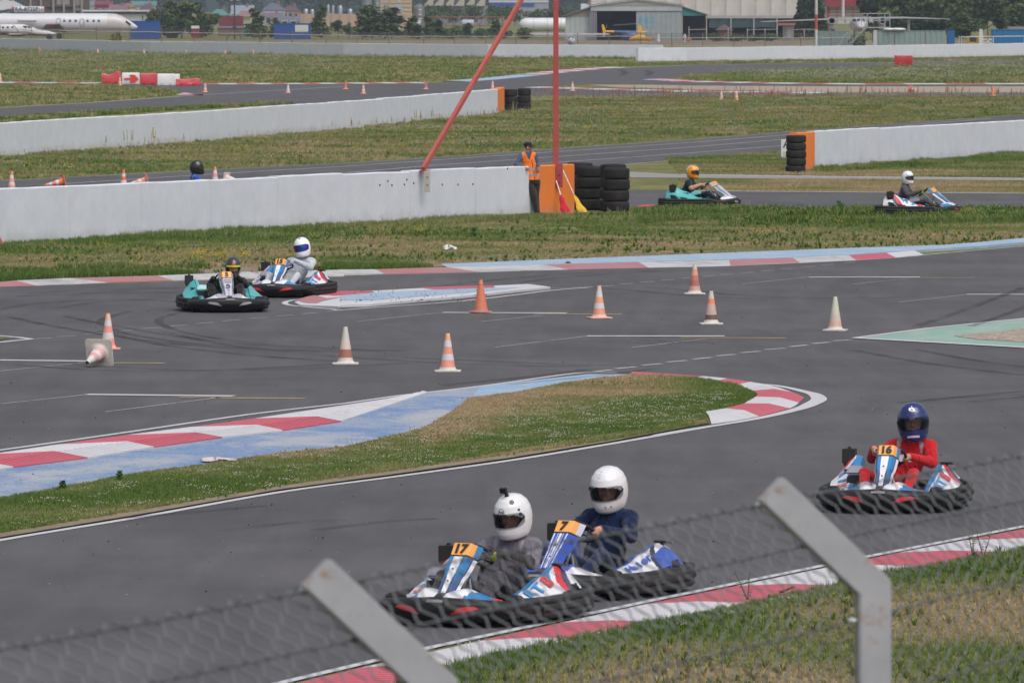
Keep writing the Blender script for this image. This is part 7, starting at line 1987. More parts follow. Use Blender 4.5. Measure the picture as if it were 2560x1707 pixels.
mb = MB(YL); mb.extrude([(X(1504), zt2(62)), (X(1509), zt2(62)), (X(1515), zt2(78)), (X(1511), zt2(92)), (X(1507), zt2(92)), (X(1507), zt2(80))], -.08, .08); plane_part(t, 'tail_fin', mb)
mb = MB(YL); mb.tube([(X(1511), 0, zt2(79)), (X(1535), 0, zt2(79.5))], [.12, .17], 8); plane_part(t, 'tail_boom', mb)
mb = MB(C(.03, .05, .20)); mb.tube([(X(1535), 0, zt2(79.5)), (X(1590), 0, zt2(84))], [.18, .45], 8); plane_part(t, 'boom_root', mb)
mb = MB(C(.03, .05, .16)); mb.ell((X(1578), 0, zt2(92)), (1.6, .7, .75), 16, 9); plane_part(t, 'cabin', mb)
mb = MB(C(.3)); mb.box((X(1515), -.2, zt2(70)), (.05, .03, 1.1), (0, R(20), 0)); plane_part(t, 'tail_rotor', mb)
for y_ in (-.8, .8): mb = MB(C(.2)); mb.tube([(X(1555), y_, .05), (X(1600), y_, .05)], .04, 6); plane_part(t, 'skid', mb)
mb = MB(C(.2)); mb.tube([(X(1575), -.8, .05), (X(1575), 0, 1), (X(1575), .8, .05)], .04, 6); plane_part(t, 'skid_strut', mb)
# big twin seen head on
YY = 1000; m_ = YY / F
t = thing('transport_aircraft', 'grey high-wing twin-engined aircraft seen nose-on behind the containers', 'aircraft', BP(2147, YY)); X = lambda u: (u - 2147) * m_; Z = lambda v: zat(v, YY) - GZ
GP = C(.42, .42, .45)
mb = MB(GP); mb.extrude([(X(1900), Z(54.5)), (X(2060), Z(47)), (X(2147), Z(44)), (X(2260), Z(42.5)), (X(2373), Z(47.5)), (X(2373), Z(48.8)), (X(2260), Z(46.5)), (X(2147), Z(49)), (X(2060), Z(50.5)), (X(1905), Z(55.6))], -.9, 1.6); plane_part(t, 'wing', mb, sm=False)
mb = MB(C(.50, .51, .54)); rings = []
for y_, k in ((-5, .05), (-4.8, .35), (-4, .62), (-2.8, .85), (-1.5, 1), (6, 1), (12, .4)): rings.append([(math.sin(2 * PI * j / 22) * 20 * m_ * k, y_, Z(62) + math.cos(2 * PI * j / 22) * 18 * m_ * k - (0 if y_ > -2 else (.35 * (1 - k)))) for j in range(22)])
mb.rings(rings, True, True); plane_part(t, 'fuselage', mb)
for u_ in (2132, 2143, 2154): mb = MB(C(.13, .15, .17)); mb.box((X(u_), -3.6, Z(49.5)), (9 * m_, .5, 4.5 * m_), (R(-40), 0, 0)); plane_part(t, 'cockpit_window', mb)
for u_ in (2077, 2204):
 mb = MB(C(.30, .31, .31)); mb.lathe([(8.5 * m_, 2.5), (9 * m_, 0), (9 * m_, -2.2), (8 * m_, -2.6), (6.4 * m_, -2.5), (5 * m_, -2.0), (0, -1.8)], 20, 'Y', (X(u_), 0, Z(53)), colf=lambda i, j: C(.01) if i > 3 else C(.30, .31, .31)); plane_part(t, 'engine', mb)
 mb = MB(C(.33, .34, .33)); mb.box((X(u_), -.6, Z(66)), (15 * m_, 2.5, 16 * m_)); plane_part(t, 'engine_cowl', mb, bev=.1)
mb = MB(C(.52)); mb.extrude([(X(2112.5), Z(44)), (X(2119), Z(44)), (X(2117), Z(-20)), (X(2113.5), Z(-20))], 9, 12); plane_part(t, 'tail_fin', mb)
mb = MB(C(.6)); mb.box((X(2180), 3, Z(55)), (10 * m_, 1, 4 * m_)); plane_part(t, 'door_fairing', mb, bev=.05)
mb = MB(C(.3)); mb.tube([(X(2271), 0, 0), (X(2271), 0, Z(47))], .18, 8); plane_part(t, 'support_post', mb)
for u_ in (2135, 2160): mb = MB(C(.2)); mb.tube([(X(u_), 0, 0), (X(u_), 0, Z(78))], .12, 8); plane_part(t, 'landing_gear', mb)
# people by the hangar
for u_, lb, Y in ((1646, 'distant person in a long white gown by the hangar door', 1212), (1711.5, 'distant person in white walking past the awning', 1190)):
 m_ = Y / F; t = thing('person', lb, 'person', BP(u_, Y), 0, 'people by the hangar'); h = zat(83 if u_ < 1700 else 84, Y) - GZ
 w_ = .30 if u_ < 1700 else .17
 mb = MB(C(.55));
 caps = [((0, 0, .12), (0, 0, h * .5), w_ if u_ < 1700 else .12, .15, 'robe'), ((0, 0, h * .5), (0, 0, h * .78), .15, .17, 'robe'), ((0, 0, h * .8), (0, 0, h * .86), .05, .05, 'skin'), ((0, 0, h * .9), (0, 0, h * .93), .095, .09, 'hair'),
   ((-.15, 0, h * .78), (-.24, -.05, h * .5), .055, .04, 'robe'), ((.15, 0, h * .78), (.24, -.05, h * .5), .055, .04, 'robe'), ((-.24, -.05, h * .5), (-.24, -.08, h * .44), .035, .03, 'skin'), ((.24, -.05, h * .5), (.24, -.08, h * .44), .035, .03, 'skin'), ((-.08, 0, .05), (-.08, 0, .4), .06, .07, 'robe'), ((.08, 0, .05), (.08, 0, .4), .06, .07, 'robe')]
 cap_body('body', caps, lambda tg, t_, p: C(.62, .60, .62) if tg == 'robe' else (C(.4, .25, .18) if (tg == 'skin' or p[1] < -.02) else C(.25, .13, .08)), t, voxel=.03)
t = thing('dog', 'small brown dog beside the person in white', 'dog', BP(1720, 1180)); m_ = 1180 / F
caps = [((-.28, 0, .48), (.25, 0, .50), .17, .19, 'b'), ((.25, 0, .55), (.42, -.05, .66), .11, .12, 'b'), ((.42, -.05, .66), (.56, -.08, .62), .10, .05, 'b'), ((-.30, 0, .52), (-.50, 0, .62), .04, .02, 'b')]
for x_ in (-.26, .24):
 for y_ in (-.10, .10): caps += [((x_, y_, .42), (x_ - .05, y_, .22), .08, .05, 'b'), ((x_ - .05, y_, .22), (x_, y_, .04), .045, .04, 'b')]
cap_body('body', caps, lambda tg, t_, p: C(.42, .20, .09), t, voxel=.03)

# --- airfield fence along the far wall
mb0 = MB(C(.20, .16, .14)); mb0.tube([(0, 0, -1.4), (0, 0, 2.15)], .055, 6);
ft = thing('wire_fence', 'rusty post and wire mesh fence just beyond the far wall', 'fence', (0, 0, 0))
post = mb0.mesh('post', 'metal_paint')
fx = [x / K for x in (-220, 0, 220, 440, 663, 888, 1107, 1328, 1550, 1777, 1997, 2229)] + [850 + x / K for x in (118, 338, 573, 785, 997, 1203, 1420, 1625, 1840, 2053, 2268)] + [1700 + x / K for x in (153, 368, 580, 825, 1034, 1465, 1672)]
def fy(u): return 870 + 18 * (u / 2560)
prev = None
for u in fx:
 Y = fy(u); o = bpy.data.objects.new('post', post); COL.objects.link(o); o.parent = ft
 top_v = 63 + 20 * min(1, max(0, (u) / 1100)); o.location = (((u - 1280) / F) * Y, Y, zat(top_v, Y) - 2.15)
 o.rotation_euler = (0, rnd.uniform(-.03, .03), 0)
rail = MB(C(.33, .31, .31)); pts = []
for k in range(80):
 u = -80 + k * 28; pts.append((((u - 1280) / F) * fy(u), fy(u) - .07, zat(74 + 17.5 * min(1, max(0, u / 1000)) + .6 * math.sin(u * .08) + (3.5 if u > 1600 else 0), fy(u))))
rail.tube(pts, .032, 5); rail.build('rail', 'metal_paint', ft)
wire = MB(C(.12, .115, .115));
for k in range(0, 560):
 u = -80 + k * 4.0; Y = fy(u) + .05; vt = 65 + 18 * min(1, max(0, u / 1100)); z1, z0 = zat(vt, Y), zat(vt + 30, Y); du = 9
 for sg in (-1, 1):
  for q in range(2):
   za_, zb_ = (z1 + (z0 - z1) * q / 2, z1 + (z0 - z1) * (q + 1) / 2); xa, xb = ((u - 1280) / F) * Y, ((u + sg * du - 1280) / F) * Y
   wire.poly([(xa - .012, Y, za_), (xa + .012, Y, za_), (xb + .012, Y, zb_), (xb - .012, Y, zb_)])
o = wire.build('mesh_wire', 'metal_paint', ft, sm=False); o['kind'] = 'stuff'
mbp = MB(C(.45, .06, .05)); mbp.box((0, 0, .2), (.14, .14, .5)); Yq = fy(893); mbp.build('red_cap', 'metal_paint', ft, loc=(((850 + 118 / K - 1280) / F) * Yq, Yq - .02, zat(62, Yq)))
# second fence deeper in the airfield
f2 = thing('wire_fence', 'paler post fence around the gazebo garden', 'fence', (0, 0, 0))
for u in (1722, 1820, 1868, 1912, 2010):
 Y = 1200; mb = MB(C(.36, .33, .32)); z1 = zat(67 if u < 1750 else 72, Y); mb.tube([(((u - 1280) / F) * Y, Y, GZ), (((u - 1280) / F) * Y, Y, z1)], .085, 6); mb.build('post', 'building_paint', f2)
for a_, b_ in ((1722, 1766), (1868, 1942), (1984, 2036)):
 mb = MB(C(.30, .28, .28)); mb.tube([(((a_ - 1280) / F) * 1200, 1200, zat(75, 1200)), (((b_ - 1280) / F) * 1200, 1200, zat(74, 1200))], .06, 5); mb.build('rail', 'building_paint', f2)
f3 = thing('pipe_fence', 'white pipe railing in front of the yellow loader', 'fence', (0, 0, 0)); Y = 895
for u in (2397, 2402, 2482, 2560): mb = MB(C(.55, .52, .50)); mb.tube([(((u - 1280) / F) * Y, Y, GZ), (((u - 1280) / F) * Y, Y, zat(91, Y))], .07, 6); mb.build('post', 'metal_paint', f3)
mb = MB(C(.55, .53, .52)); mb.tube([(((2402 - 1280) / F) * Y, Y, zat(93, Y)), (((2660 - 1280) / F) * Y, Y, zat(89.5, Y))], .05, 6); mb.build('rail', 'metal_paint', f3)

# --- trees and bushes
seedc = [0]
def T(label, u, Y, v, w_, kind='broad', cols=GREEN, n=900, gz=GZ, group='trees on the airfield edge'):
 seedc[0] += 1; return tree(label, u, Y, v, w_, kind, cols, group, seedc[0], n, gz=gz)
T('tall broad tree forming the middle of the big green clump', 455, 1340, -4, 120, 'broad', LGREEN, 2600)
T('broad tree at the airliner side of the big green clump', 402, 1335, 12, 75, 'broad', GREEN, 1800)
T('lower spreading tree at the mast side of the green clump', 505, 1345, 22, 95, 'broad', LGREEN, 1900)
T('dark low tree under the big green clump', 430, 1330, 40, 90, 'bush', DGREEN, 1100)
T('dark low shrub by the small red box', 500, 1332, 52, 80, 'bush', DGREEN, 1100)
for u, v, w_, kd, cl, lb in ((638, 21, 46, 'birch', GREEN, 'slender birch beside the kiosk'), (658, 55, 40, 'bush', DGREEN, 'dark shrub at the foot of the kiosk birch'), (688, 45, 34, 'birch', LGREEN, 'short light birch next to the blue cabin'), (802, 14, 44, 'birch', GREEN, 'tall birch just past the blue cabin'), (845, 42, 46, 'broad', DGREEN, 'dark round tree before the factory wall'), (872, 55, 36, 'broad', GREEN, 'small tree below the roof tanks'),
                         (906, 14, 52, 'birch', GREEN, 'pointed birch before the tall silo'), (930, 13, 56, 'birch', LGREEN, 'twin birch leaning on the silo'), (962, 22, 60, 'birch', GREEN, 'wide birch in front of the mill'), (980, 20, 60, 'birch', DGREEN, 'dark birch in front of the mill louvres'), (1026, 40, 46, 'birch', GREEN, 'young tree before the fat silo'), (1042, 52, 40, 'bush', DGREEN, 'dark bush under the fat silo'),
                         (1070, 40, 34, 'birch', GREEN, 'young birch at the gantry end'), (1098, 50, 44, 'birch', GREEN, 'young birch under the gantry'), (1130, 60, 50, 'bush', LGREEN, 'light bush under the gantry'), (1168, 58, 42, 'birch', GREEN, 'sapling hiding the violet hulk'), (1200, 66, 60, 'bush', GREEN, 'low bush behind the red brace'), (1240, 52, 40, 'birch', GREEN, 'sapling between brace and pole'), (1310, 66, 60, 'bush', GREEN, 'bush in front of the white fuselage'), (1258, 70, 50, 'bush', DGREEN, 'dark bush behind the red brace')):
 T(lb, u, 1305 + rnd.uniform(-12, 12), v, w_ * 1.1, kd, cl, 800)
T('orange yellow bush beneath the airliner nose', 292, 905, 73, 70, 'bush', YEL, 700, gz=-1.3)
for u, v, w_, lb in ((1786, 78, 60, 'rounded shrub at the awning post'), (1838, 84, 70, 'low shrub before the gazebo'), (1880, 84, 70, 'low hedge shrub below the netting'), (1925, 79, 80, 'round hedge shrub beside the shed')):
 T(lb, u, 1225, v, w_, 'bush', GREEN, 700, group='shrubs behind the wire fence')
for u, v, w_, lb in ((2010, -60, 60, 'tall dark fir beside the fabric hall'), (2038, -70, 62, 'second dark fir behind the striped pole'), (2020, 30, 90, 'dark broad tree under the firs'), (2054, 50, 60, 'dark tree behind the engine')):
 T(lb, u, 1290, v, w_, 'fir' if v < 0 else 'broad', DGREEN, 2000)
k = 0
names = ['dark tree edging the gridded house', 'tall dark tree over the stairs platform', 'dark tree behind the starboard wing', 'lighter tree above the wing tip', 'dark tree behind the blue container end', 'tall tree behind the yellow loader', 'light yellow green sapling in the dark wood', 'dark tree beyond the white tail fin', 'broad tree over the long blue container', 'dark tree at the picture edge', 'bushy tree behind the supported wing', 'low dark tree behind the boat hulls', 'low tree behind the loader', 'low tree over the bright container', 'dark understorey tree near the wing post', 'thick dark tree behind the fuselage']
for (u, v, w_, cl, Y), lb in zip(((2205, -30, 130, DGREEN, 1300), (2250, -60, 150, GREEN, 1280), (2310, -50, 150, DGREEN, 1300), (2370, -40, 140, GREEN, 1260), (2420, -60, 150, DGREEN, 1300), (2470, -30, 140, GREEN, 1240), (2516, 25, 28, LGREEN, 1060), (2500, -60, 150, DGREEN, 1280), (2545, -30, 150, GREEN, 1250), (2590, -60, 160, DGREEN, 1280), (2290, 20, 130, DGREEN, 1200), (2240, 30, 120, DGREEN, 1190), (2400, 30, 130, GREEN, 1180), (2530, 30, 150, DGREEN, 1170), (2340, 30, 120, DGREEN, 1190), (2180, 40, 100, DGREEN, 1210)), names):
 T(lb, u, Y, v, w_, 'broad' if w_ > 30 else 'birch', cl, 2600 if w_ > 100 else 600, group='trees of the dark wood by the airfield')
T('small green shrub growing beside the access stairs', 2148, 909, 78, 70, 'bush', GREEN, 900, group='shrubs behind the wire fence')
for k in range(16):
 u = 1040 + k * 28 + rnd.uniform(-8, 8)
 if 1200 < u < 1480 or u < 1200: T(['hazy tree below the warehouse', 'hazy tree beside the grey silo', 'hazy tree under the roof lights', 'hazy tree near the warehouse corner', 'hazy tree below the warehouse gable', 'hazy tree by the blue band', 'hazy tree before the workshop', 'hazy tree above the fuselage tail', 'hazy tree between brace and pole', 'hazy tree touching the red pole', 'hazy tree past the red pole', 'hazy tree near the small red cottage', 'hazy tree right of the red cottage', 'hazy tree by the pale roof', 'hazy tree behind the lean-to', 'hazy tree behind the fabric hall corner'][k], u, 1900 + rnd.uniform(-100, 350), rnd.uniform(2, 22), 75, 'broad', GREEN, 700, group='hazy trees in the distance')

# ------------------------------------------------------------------ haze
mb = MB(); mb.box((0, 2030, 10.5), (1960, 4250, 24.2 + 1.4));
HZ_ON = True
if HZ_ON:
 m = bpy.data.materials.new('haze_air'); m.use_nodes = True; n = m.node_tree; n.nodes.clear()
 out = n.nodes.new('ShaderNodeOutputMaterial'); pv = n.nodes.new('ShaderNodeVolumePrincipled')
 pv.inputs['Color'].default_value = C(.74, .84, 1.0); pv.inputs['Density'].default_value = .00009; pv.inputs['Anisotropy'].default_value = .2
 n.links.new(pv.outputs[0], out.inputs['Volume']); MATS['haze_air'] = m
 m.cycles.homogeneous_volume = True if hasattr(m.cycles, 'homogeneous_volume') else False
 mb = MB(); z0, z1 = -2.4, 30.0; mb.box((0, 2000, (z0 + z1) / 2), (1700, 4120, z1 - z0))
 o = mb.build('haze', 'haze_air', sm=False); tag(o, 'thin summer haze over the airfield', None, None, 'stuff')
# ------------------------------------------------------------------ grass, clover and weeds
m, n, b = new_mat('grass_blade')
a = nd(n, 'ShaderNodeAttribute', attribute_name='tint'); a.attribute_type = 'INSTANCER'
c0 = nd(n, 'ShaderNodeAttribute', attribute_name='Col')
x = mixc(n, a.outputs['Color'], c0.outputs['Color'], 1.0, 'MULTIPLY')
n.links.new(x, b.inputs['Base Color']); b.inputs['Roughness'].default_value = .75; b.inputs['Specular IOR Level'].default_value = .2
m, n, b = new_mat('flower_head')
c0 = nd(n, 'ShaderNodeAttribute', attribute_name='Col'); n.links.new(c0.outputs['Color'], b.inputs['Base Color']); b.inputs['Roughness'].default_value = .8

def blade(mb, x, y, ang, h, wd, lean, col):
 dx, dy = math.cos(ang), math.sin(ang); px_, py_ = -dy * wd, dx * wd
 q = [(x - px_, y - py_, 0), (x + px_, y + py_, 0), (x + dx * lean * .35 + px_ * .7, y + dy * lean * .35 + py_ * .7, h * .6), (x + dx * lean * .35 - px_ * .7, y + dy * lean * .35 - py_ * .7, h * .6)]
 i = [mb.av(p) for p in q] + [mb.av((x + dx * lean, y + dy * lean, h))]
 mb.af((i[0], i[1], i[2], i[3]), col); mb.af((i[3], i[2], i[4]), col)
def variant(name, mb, mat):
 me = mb.mesh(name, mat, sm=False); o = bpy.data.objects.new(name, me); return o   # stays unlinked: only instanced
VAR = {}
for k in range(3):
 r = random.Random(40 + k); mb = MB()
 for i in range(16):
  a_ = r.uniform(0, 6.28); d = r.uniform(0, .45); cc = r.uniform(.72, 1.25); blade(mb, d * math.cos(a_), d * math.sin(a_), r.uniform(0, 6.28), r.uniform(.5, 1), .035, r.uniform(.1, .5), C(cc, cc, cc))
 VAR['grass%d' % k] = variant('grass_tuft', mb, 'grass_blade')
r = random.Random(50); mb = MB()
for i in range(14):   # broad leaves
 a_ = r.uniform(0, 6.28); cc = r.uniform(.7, 1.2); blade(mb, .05 * math.cos(a_), .05 * math.sin(a_), a_, r.uniform(.35, 1), .10, r.uniform(.3, .7), C(cc, cc, cc))
VAR['leafy'] = variant('leafy_weed', mb, 'grass_blade')
def dots(mb, k, r, spread, z0, z1, s_, col, stem=C(.10, .13, .04)):
 for i in range(k):
  x, y, z = r.uniform(-spread, spread), r.uniform(-spread, spread), r.uniform(z0, z1)
  mb.tube([(x * .8, y * .8, 0), (x, y, z)], s_ * .12, 3, stem, caps=False)
  mb.ell((x, y, z), (s_, s_, s_ * .8), 5, 3, col)
r = random.Random(51); mb = MB(); dots(mb, 6, r, 2.6, .7, 1.1, .17, C(.46, .44, .37)); VAR['clover'] = variant('clover_heads', mb, 'flower_head')
r = random.Random(52); mb = MB(); dots(mb, 7, r, 1.4, .7, 1.1, .055, C(.50, .50, .47)); VAR['white'] = variant('white_flowers', mb, 'flower_head')
r = random.Random(53); mb = MB(); dots(mb, 7, r, .6, .6, 1.1, .055, C(.60, .45, .03)); VAR['yellow'] = variant('yellow_flowers', mb, 'flower_head')
def sorrel_mb(r, ns, col, stem=C(.30, .26, .13)):
 mb = MB(C(1, 1, 1))
 for i in range(ns):
  x, y = r.uniform(-.10, .10), r.uniform(-.1, .1); h = r.uniform(.65, 1.05); tx, ty = x + r.uniform(-.12, .12), y + r.uniform(-.1, .1)
  mb.tube([(x, y, 0), ((x + tx) / 2, (y + ty) / 2, h * .5), (tx, ty, h)], .006, 3, stem, caps=False)
  for q in range(16):
   f = .48 + .52 * q / 15; k = .018 * (1.35 - f) + .006
   px_, py_, pz = x + (tx - x) * f + r.uniform(-1, 1) * k * 1.6, y + (ty - y) * f + r.uniform(-1, 1) * k, h * f
   mb.ell((px_, py_, pz), (k, k, k * 1.7), 4, 3, tuple(c_ * r.uniform(.7, 1.3) for c_ in col[:3]) + (1,))
 return mb
VAR['sorrel'] = variant('sorrel', sorrel_mb(random.Random(54), 3, C(.27, .12, .07)), 'flower_head')
VAR['straw'] = variant('straw_stems', sorrel_mb(random.Random(55), 3, C(.36, .30, .15)), 'flower_head')
NG = {}
def scatter_group(var):
 if var in NG: return NG[var]
 g = bpy.data.node_groups.new('scatter_' + var, 'GeometryNodeTree')
 g.interface.new_socket('Geometry', in_out='INPUT', socket_type='NodeSocketGeometry'); g.interface.new_socket('Geometry', in_out='OUTPUT', socket_type='NodeSocketGeometry')
 gi = g.nodes.new('NodeGroupInput'); go = g.nodes.new('NodeGroupOutput'); ip = g.nodes.new('GeometryNodeInstanceOnPoints'); oi = g.nodes.new('GeometryNodeObjectInfo')
 oi.inputs['Object'].default_value = VAR[var]
 s_ = g.nodes.new('GeometryNodeInputNamedAttribute'); s_.data_type = 'FLOAT_VECTOR'; s_.inputs['Name'].default_value = 'sc'
 r_ = g.nodes.new('GeometryNodeInputNamedAttribute'); r_.data_type = 'FLOAT_VECTOR'; r_.inputs['Name'].default_value = 'rot'
 er = g.nodes.new('FunctionNodeEulerToRotation')
 g.links.new(gi.outputs[0], ip.inputs['Points']); g.links.new(oi.outputs['Geometry'], ip.inputs['Instance']); g.links.new(s_.outputs['Attribute'], ip.inputs['Scale'])
 g.links.new(r_.outputs['Attribute'], er.inputs[0]); g.links.new(er.outputs[0], ip.inputs['Rotation']); g.links.new(ip.outputs[0], go.inputs[0])
 NG[var] = g; return g
RS = np.random.RandomState(77)
def inpoly(px_, py_, poly):
 ins = np.zeros(len(px_), bool); j = len(poly) - 1
 for i in range(len(poly)):
  xi, yi = poly[i][0], poly[i][1]; xj, yj = poly[j][0], poly[j][1]
  c_ = ((yi > py_) != (yj > py_)) & (px_ < (xj - xi) * (py_ - yi) / (yj - yi + 1e-12) + xi)
  ins ^= c_; j = i
 return ins
def poly_area(p): return abs(sum(p[i][0] * p[(i + 1) % len(p)][1] - p[(i + 1) % len(p)][0] * p[i][1] for i in range(len(p)))) / 2
def sample(poly, count, clip=True):
 xs_ = [p[0] for p in poly]; ys_ = [p[1] for p in poly]; X = np.zeros(0); Y = np.zeros(0); ar = poly_area(poly); bb_ = (max(xs_) - min(xs_)) * (max(ys_) - min(ys_))
 k = int(count * bb_ / max(ar, 1e-6) * 1.05) + 10
 k = min(k, 3000000)
 X = RS.uniform(min(xs_), max(xs_), k); Y = RS.uniform(min(ys_), max(ys_), k)
 m_ = inpoly(X, Y, poly)
 if clip: u = 1280 + X / Y * F; m_ &= (u > -120) & (u < 2680)
 return X[m_], Y[m_]
def pts_obj(name, var, X, Y, Z, hgt, wid, tint, label):
 me = bpy.data.meshes.new(name); k = len(X)
 if k == 0: return
 me.vertices.add(k); co = np.stack([X, Y, Z], 1).astype(np.float32); me.vertices.foreach_set('co', co.ravel())
 a_ = me.attributes.new('sc', 'FLOAT_VECTOR', 'POINT'); a_.data.foreach_set('vector', np.stack([wid, wid, hgt], 1).astype(np.float32).ravel())
 a_ = me.attributes.new('rot', 'FLOAT_VECTOR', 'POINT'); a_.data.foreach_set('vector', np.stack([RS.normal(0, .08, k), RS.normal(0, .08, k), RS.uniform(0, 6.28, k)], 1).astype(np.float32).ravel())
 a_ = me.attributes.new('tint', 'FLOAT_COLOR', 'POINT'); a_.data.foreach_set('color', np.concatenate([tint, np.ones((k, 1))], 1).astype(np.float32).ravel())
 o = bpy.data.objects.new(name, me); COL.objects.link(o); md = o.modifiers.new('scatter', 'NODES'); md.node_group = scatter_group(var)
 tag(o, label, None, None, 'stuff'); return o
TG_ = np.array([[.105, .170, .035], [.180, .228, .070], [.315, .275, .130], [.450, .335, .205]])
def tintf(X, Y, dry, vs=1.0):
 d = np.clip(dry + (vnoise(X, Y, 2.2, 1) - .5) * 1.0 + (vnoise(X, Y, .5, 2) - .5) * .35 + RS.normal(0, .10, len(X)), 0, .999) * 3
 i = d.astype(int); f = (d - i)[:, None]; c_ = TG_[i] * (1 - f) + TG_[i + 1] * f
 return c_ * RS.uniform(.75, 1.25, (len(X), 1)) * vs
def grass(label, poly, count, h, dry=.35, z=0., gaps=0, wk=.75, vs=1.0, name='grass', thin=.0):
 X, Y = sample(poly, count)
 if gaps:
  m_ = vnoise(X, Y, 3.0, 9) * .6 + vnoise(X, Y, .8, 8) * .4 > gaps; X, Y = X[m_], Y[m_]
 dr = dry(X, Y) if callable(dry) else np.full(len(X), dry)
 kp = (RS.uniform(0, 1, len(X)) > np.clip((dr - .55) * 1.3, 0, thin)); X, Y, dr = X[kp], Y[kp], dr[kp]
 hh = RS.uniform(h[0], h[1], len(X)) * (.55 + .9 * vnoise(X, Y, 1.8, 4)) * (1 - .35 * np.clip(dr, 0, 1))
 tint = tintf(X, Y, dr, vs); var = RS.randint(0, 3, len(X))
 for v in range(3):
  q = var == v; pts_obj(name, 'grass%d' % v, X[q], Y[q], np.full(q.sum(), z), hh[q], hh[q] * wk + .02, tint[q], label)
def sprinkle(label, var, poly, count, h, z=0., clump=.5, wk=1.0, name=None, tint=None, thr=3):
 X, Y = sample(poly, count * 3)
 m_ = (vnoise(X, Y, thr, 21) * .6 + vnoise(X, Y, 1.0, 22) * .4 > clump); X, Y = X[m_][:count], Y[m_][:count]
 hh = RS.uniform(h[0], h[1], len(X)); tt = tintf(X, Y, np.full(len(X), tint if tint is not None else .1))
 pts_obj(name or var, var, X, Y, np.full(len(X), z), hh, hh * wk, tt, label)
def W(o, pts): return [P(*q) for q in Zm(o, pts)]
def rowf(px_y0, px_y1):   # 0 at the far row, 1 at the near row
 Ya, Yb2 = P(1280, px_y0).y, P(1280, px_y1).y
 return lambda Y: np.clip((Ya - Y) / (Ya - Yb2), 0, 1)
# island: dry in its upper half, clover green below
ISLP = [(p.x, p.y) for p in ISL]
nose_x = P(1500, 950)
def isl_dry(X, Y):
 u = 1280 + X / Y * F; v = CAM_H / Y * F
 low_edge = np.interp(u, [0, 350, 700, 1270, 1780, 1900], [1340, 1280, 1225, 1148, 1060, 1040]); up = np.interp(u, [0, 400, 800, 1100, 1300, 1600, 1850], [1250, 1190, 1130, 1070, 960, 950, 970])
 t_ = (v - up) / np.maximum(low_edge - up, 20)
 d = .74 - 1.5 * np.clip(t_ - .22, 0, .42) + .25 * (vnoise(X, Y, 1.1, 31) - .5)
 d = d + (.22 - d) * np.clip((u - 1560) / 200, 0, 1); d = np.where(t_ > .93, .62, d)
 return np.where(u < 1050, .50 - .26 * np.sin(np.clip(t_, 0, 1) * PI) + .0 * d, d)
grass('grass and clover of the middle island', [(p.x, p.y) for p in ISG], 90000, (.024, .052), isl_dry, .02, vs=1.0)
lowisl = W(VV, [(0, 1175), (300, 1110), (600, 1050), (900, 1000), (1100, 965), (1400, 920), (1680, 905), (1600, 975), (1170, 1052), (640, 1125), (0, 1233)])
sprinkle('white clover heads on the island', 'clover', lowisl, 330, (.03, .05), .02, .25, .9, 'clover')
sprinkle('white clover heads on the island', 'clover', [(p.x, p.y) for p in W(VV, [(1050, 960), (1300, 925), (1650, 905), (1720, 925), (1600, 960), (1300, 1000), (1050, 1020)])], 130, (.03, .05), .02, .2, .9, 'clover')
sprinkle('leafy weeds on the island edge', 'leafy', ISLP, 900, (.03, .06), .02, .55, .8, 'leafy_weeds')
edge = W(VV, [(0, 1140), (250, 1095), (500, 1050), (800, 1005), (985, 985), (1010, 960), (1065, 925), (1300, 890), (1300, 896), (1075, 935), (1020, 975), (990, 1000), (500, 1062), (250, 1108), (0, 1152)])
0 and sprinkle('taller stems at the edge of the blue run-off', 'straw', edge, 90, (.06, .13), .02, .35, .5, 'stems');0 and sprinkle('leafy weeds on the island edge', 'leafy', edge, 70, (.05, .12), .02, .45, .6, 'leafy_weeds')
# verge below the fence
VG = [(p.x, p.y) for p in vk] + [(11, 68), (11, 48), (-7, 48), (-7, 55)]
def vg_dry(X, Y):
 u = 1280 + X / Y * F; v = CAM_H / Y * F; e = np.interp(u, [950, 1130, 1650, 2080, 2560, 2800], [1700, 1648, 1560, 1468, 1384, 1340])
 return np.clip(.10 + (v - e) / 95 * .5, .04, .56)
grass('grass verge below the wire fence', VG, 120000, (.03, .06), vg_dry, .066)
sprinkle('leafy weeds on the verge', 'leafy', VG, 1800, (.05, .11), .066, .45, .8, 'leafy_weeds')
sprinkle('clover heads on the verge', 'clover', W(VV, [(1050, 1520), (1500, 1440), (1900, 1360), (1900, 1400), (1500, 1480), (1100, 1560)]), 12, (.05, .07), .066, .4, .8, 'clover')
vge = [(p.x, p.y) for p in vk] + [(p.x + .25, p.y - .7) for p in reversed(vk)]
grass('tall grass fringe along the striped kerb', vge, 5000, (.03, .09), .12, .066, gaps=.42, wk=.6)
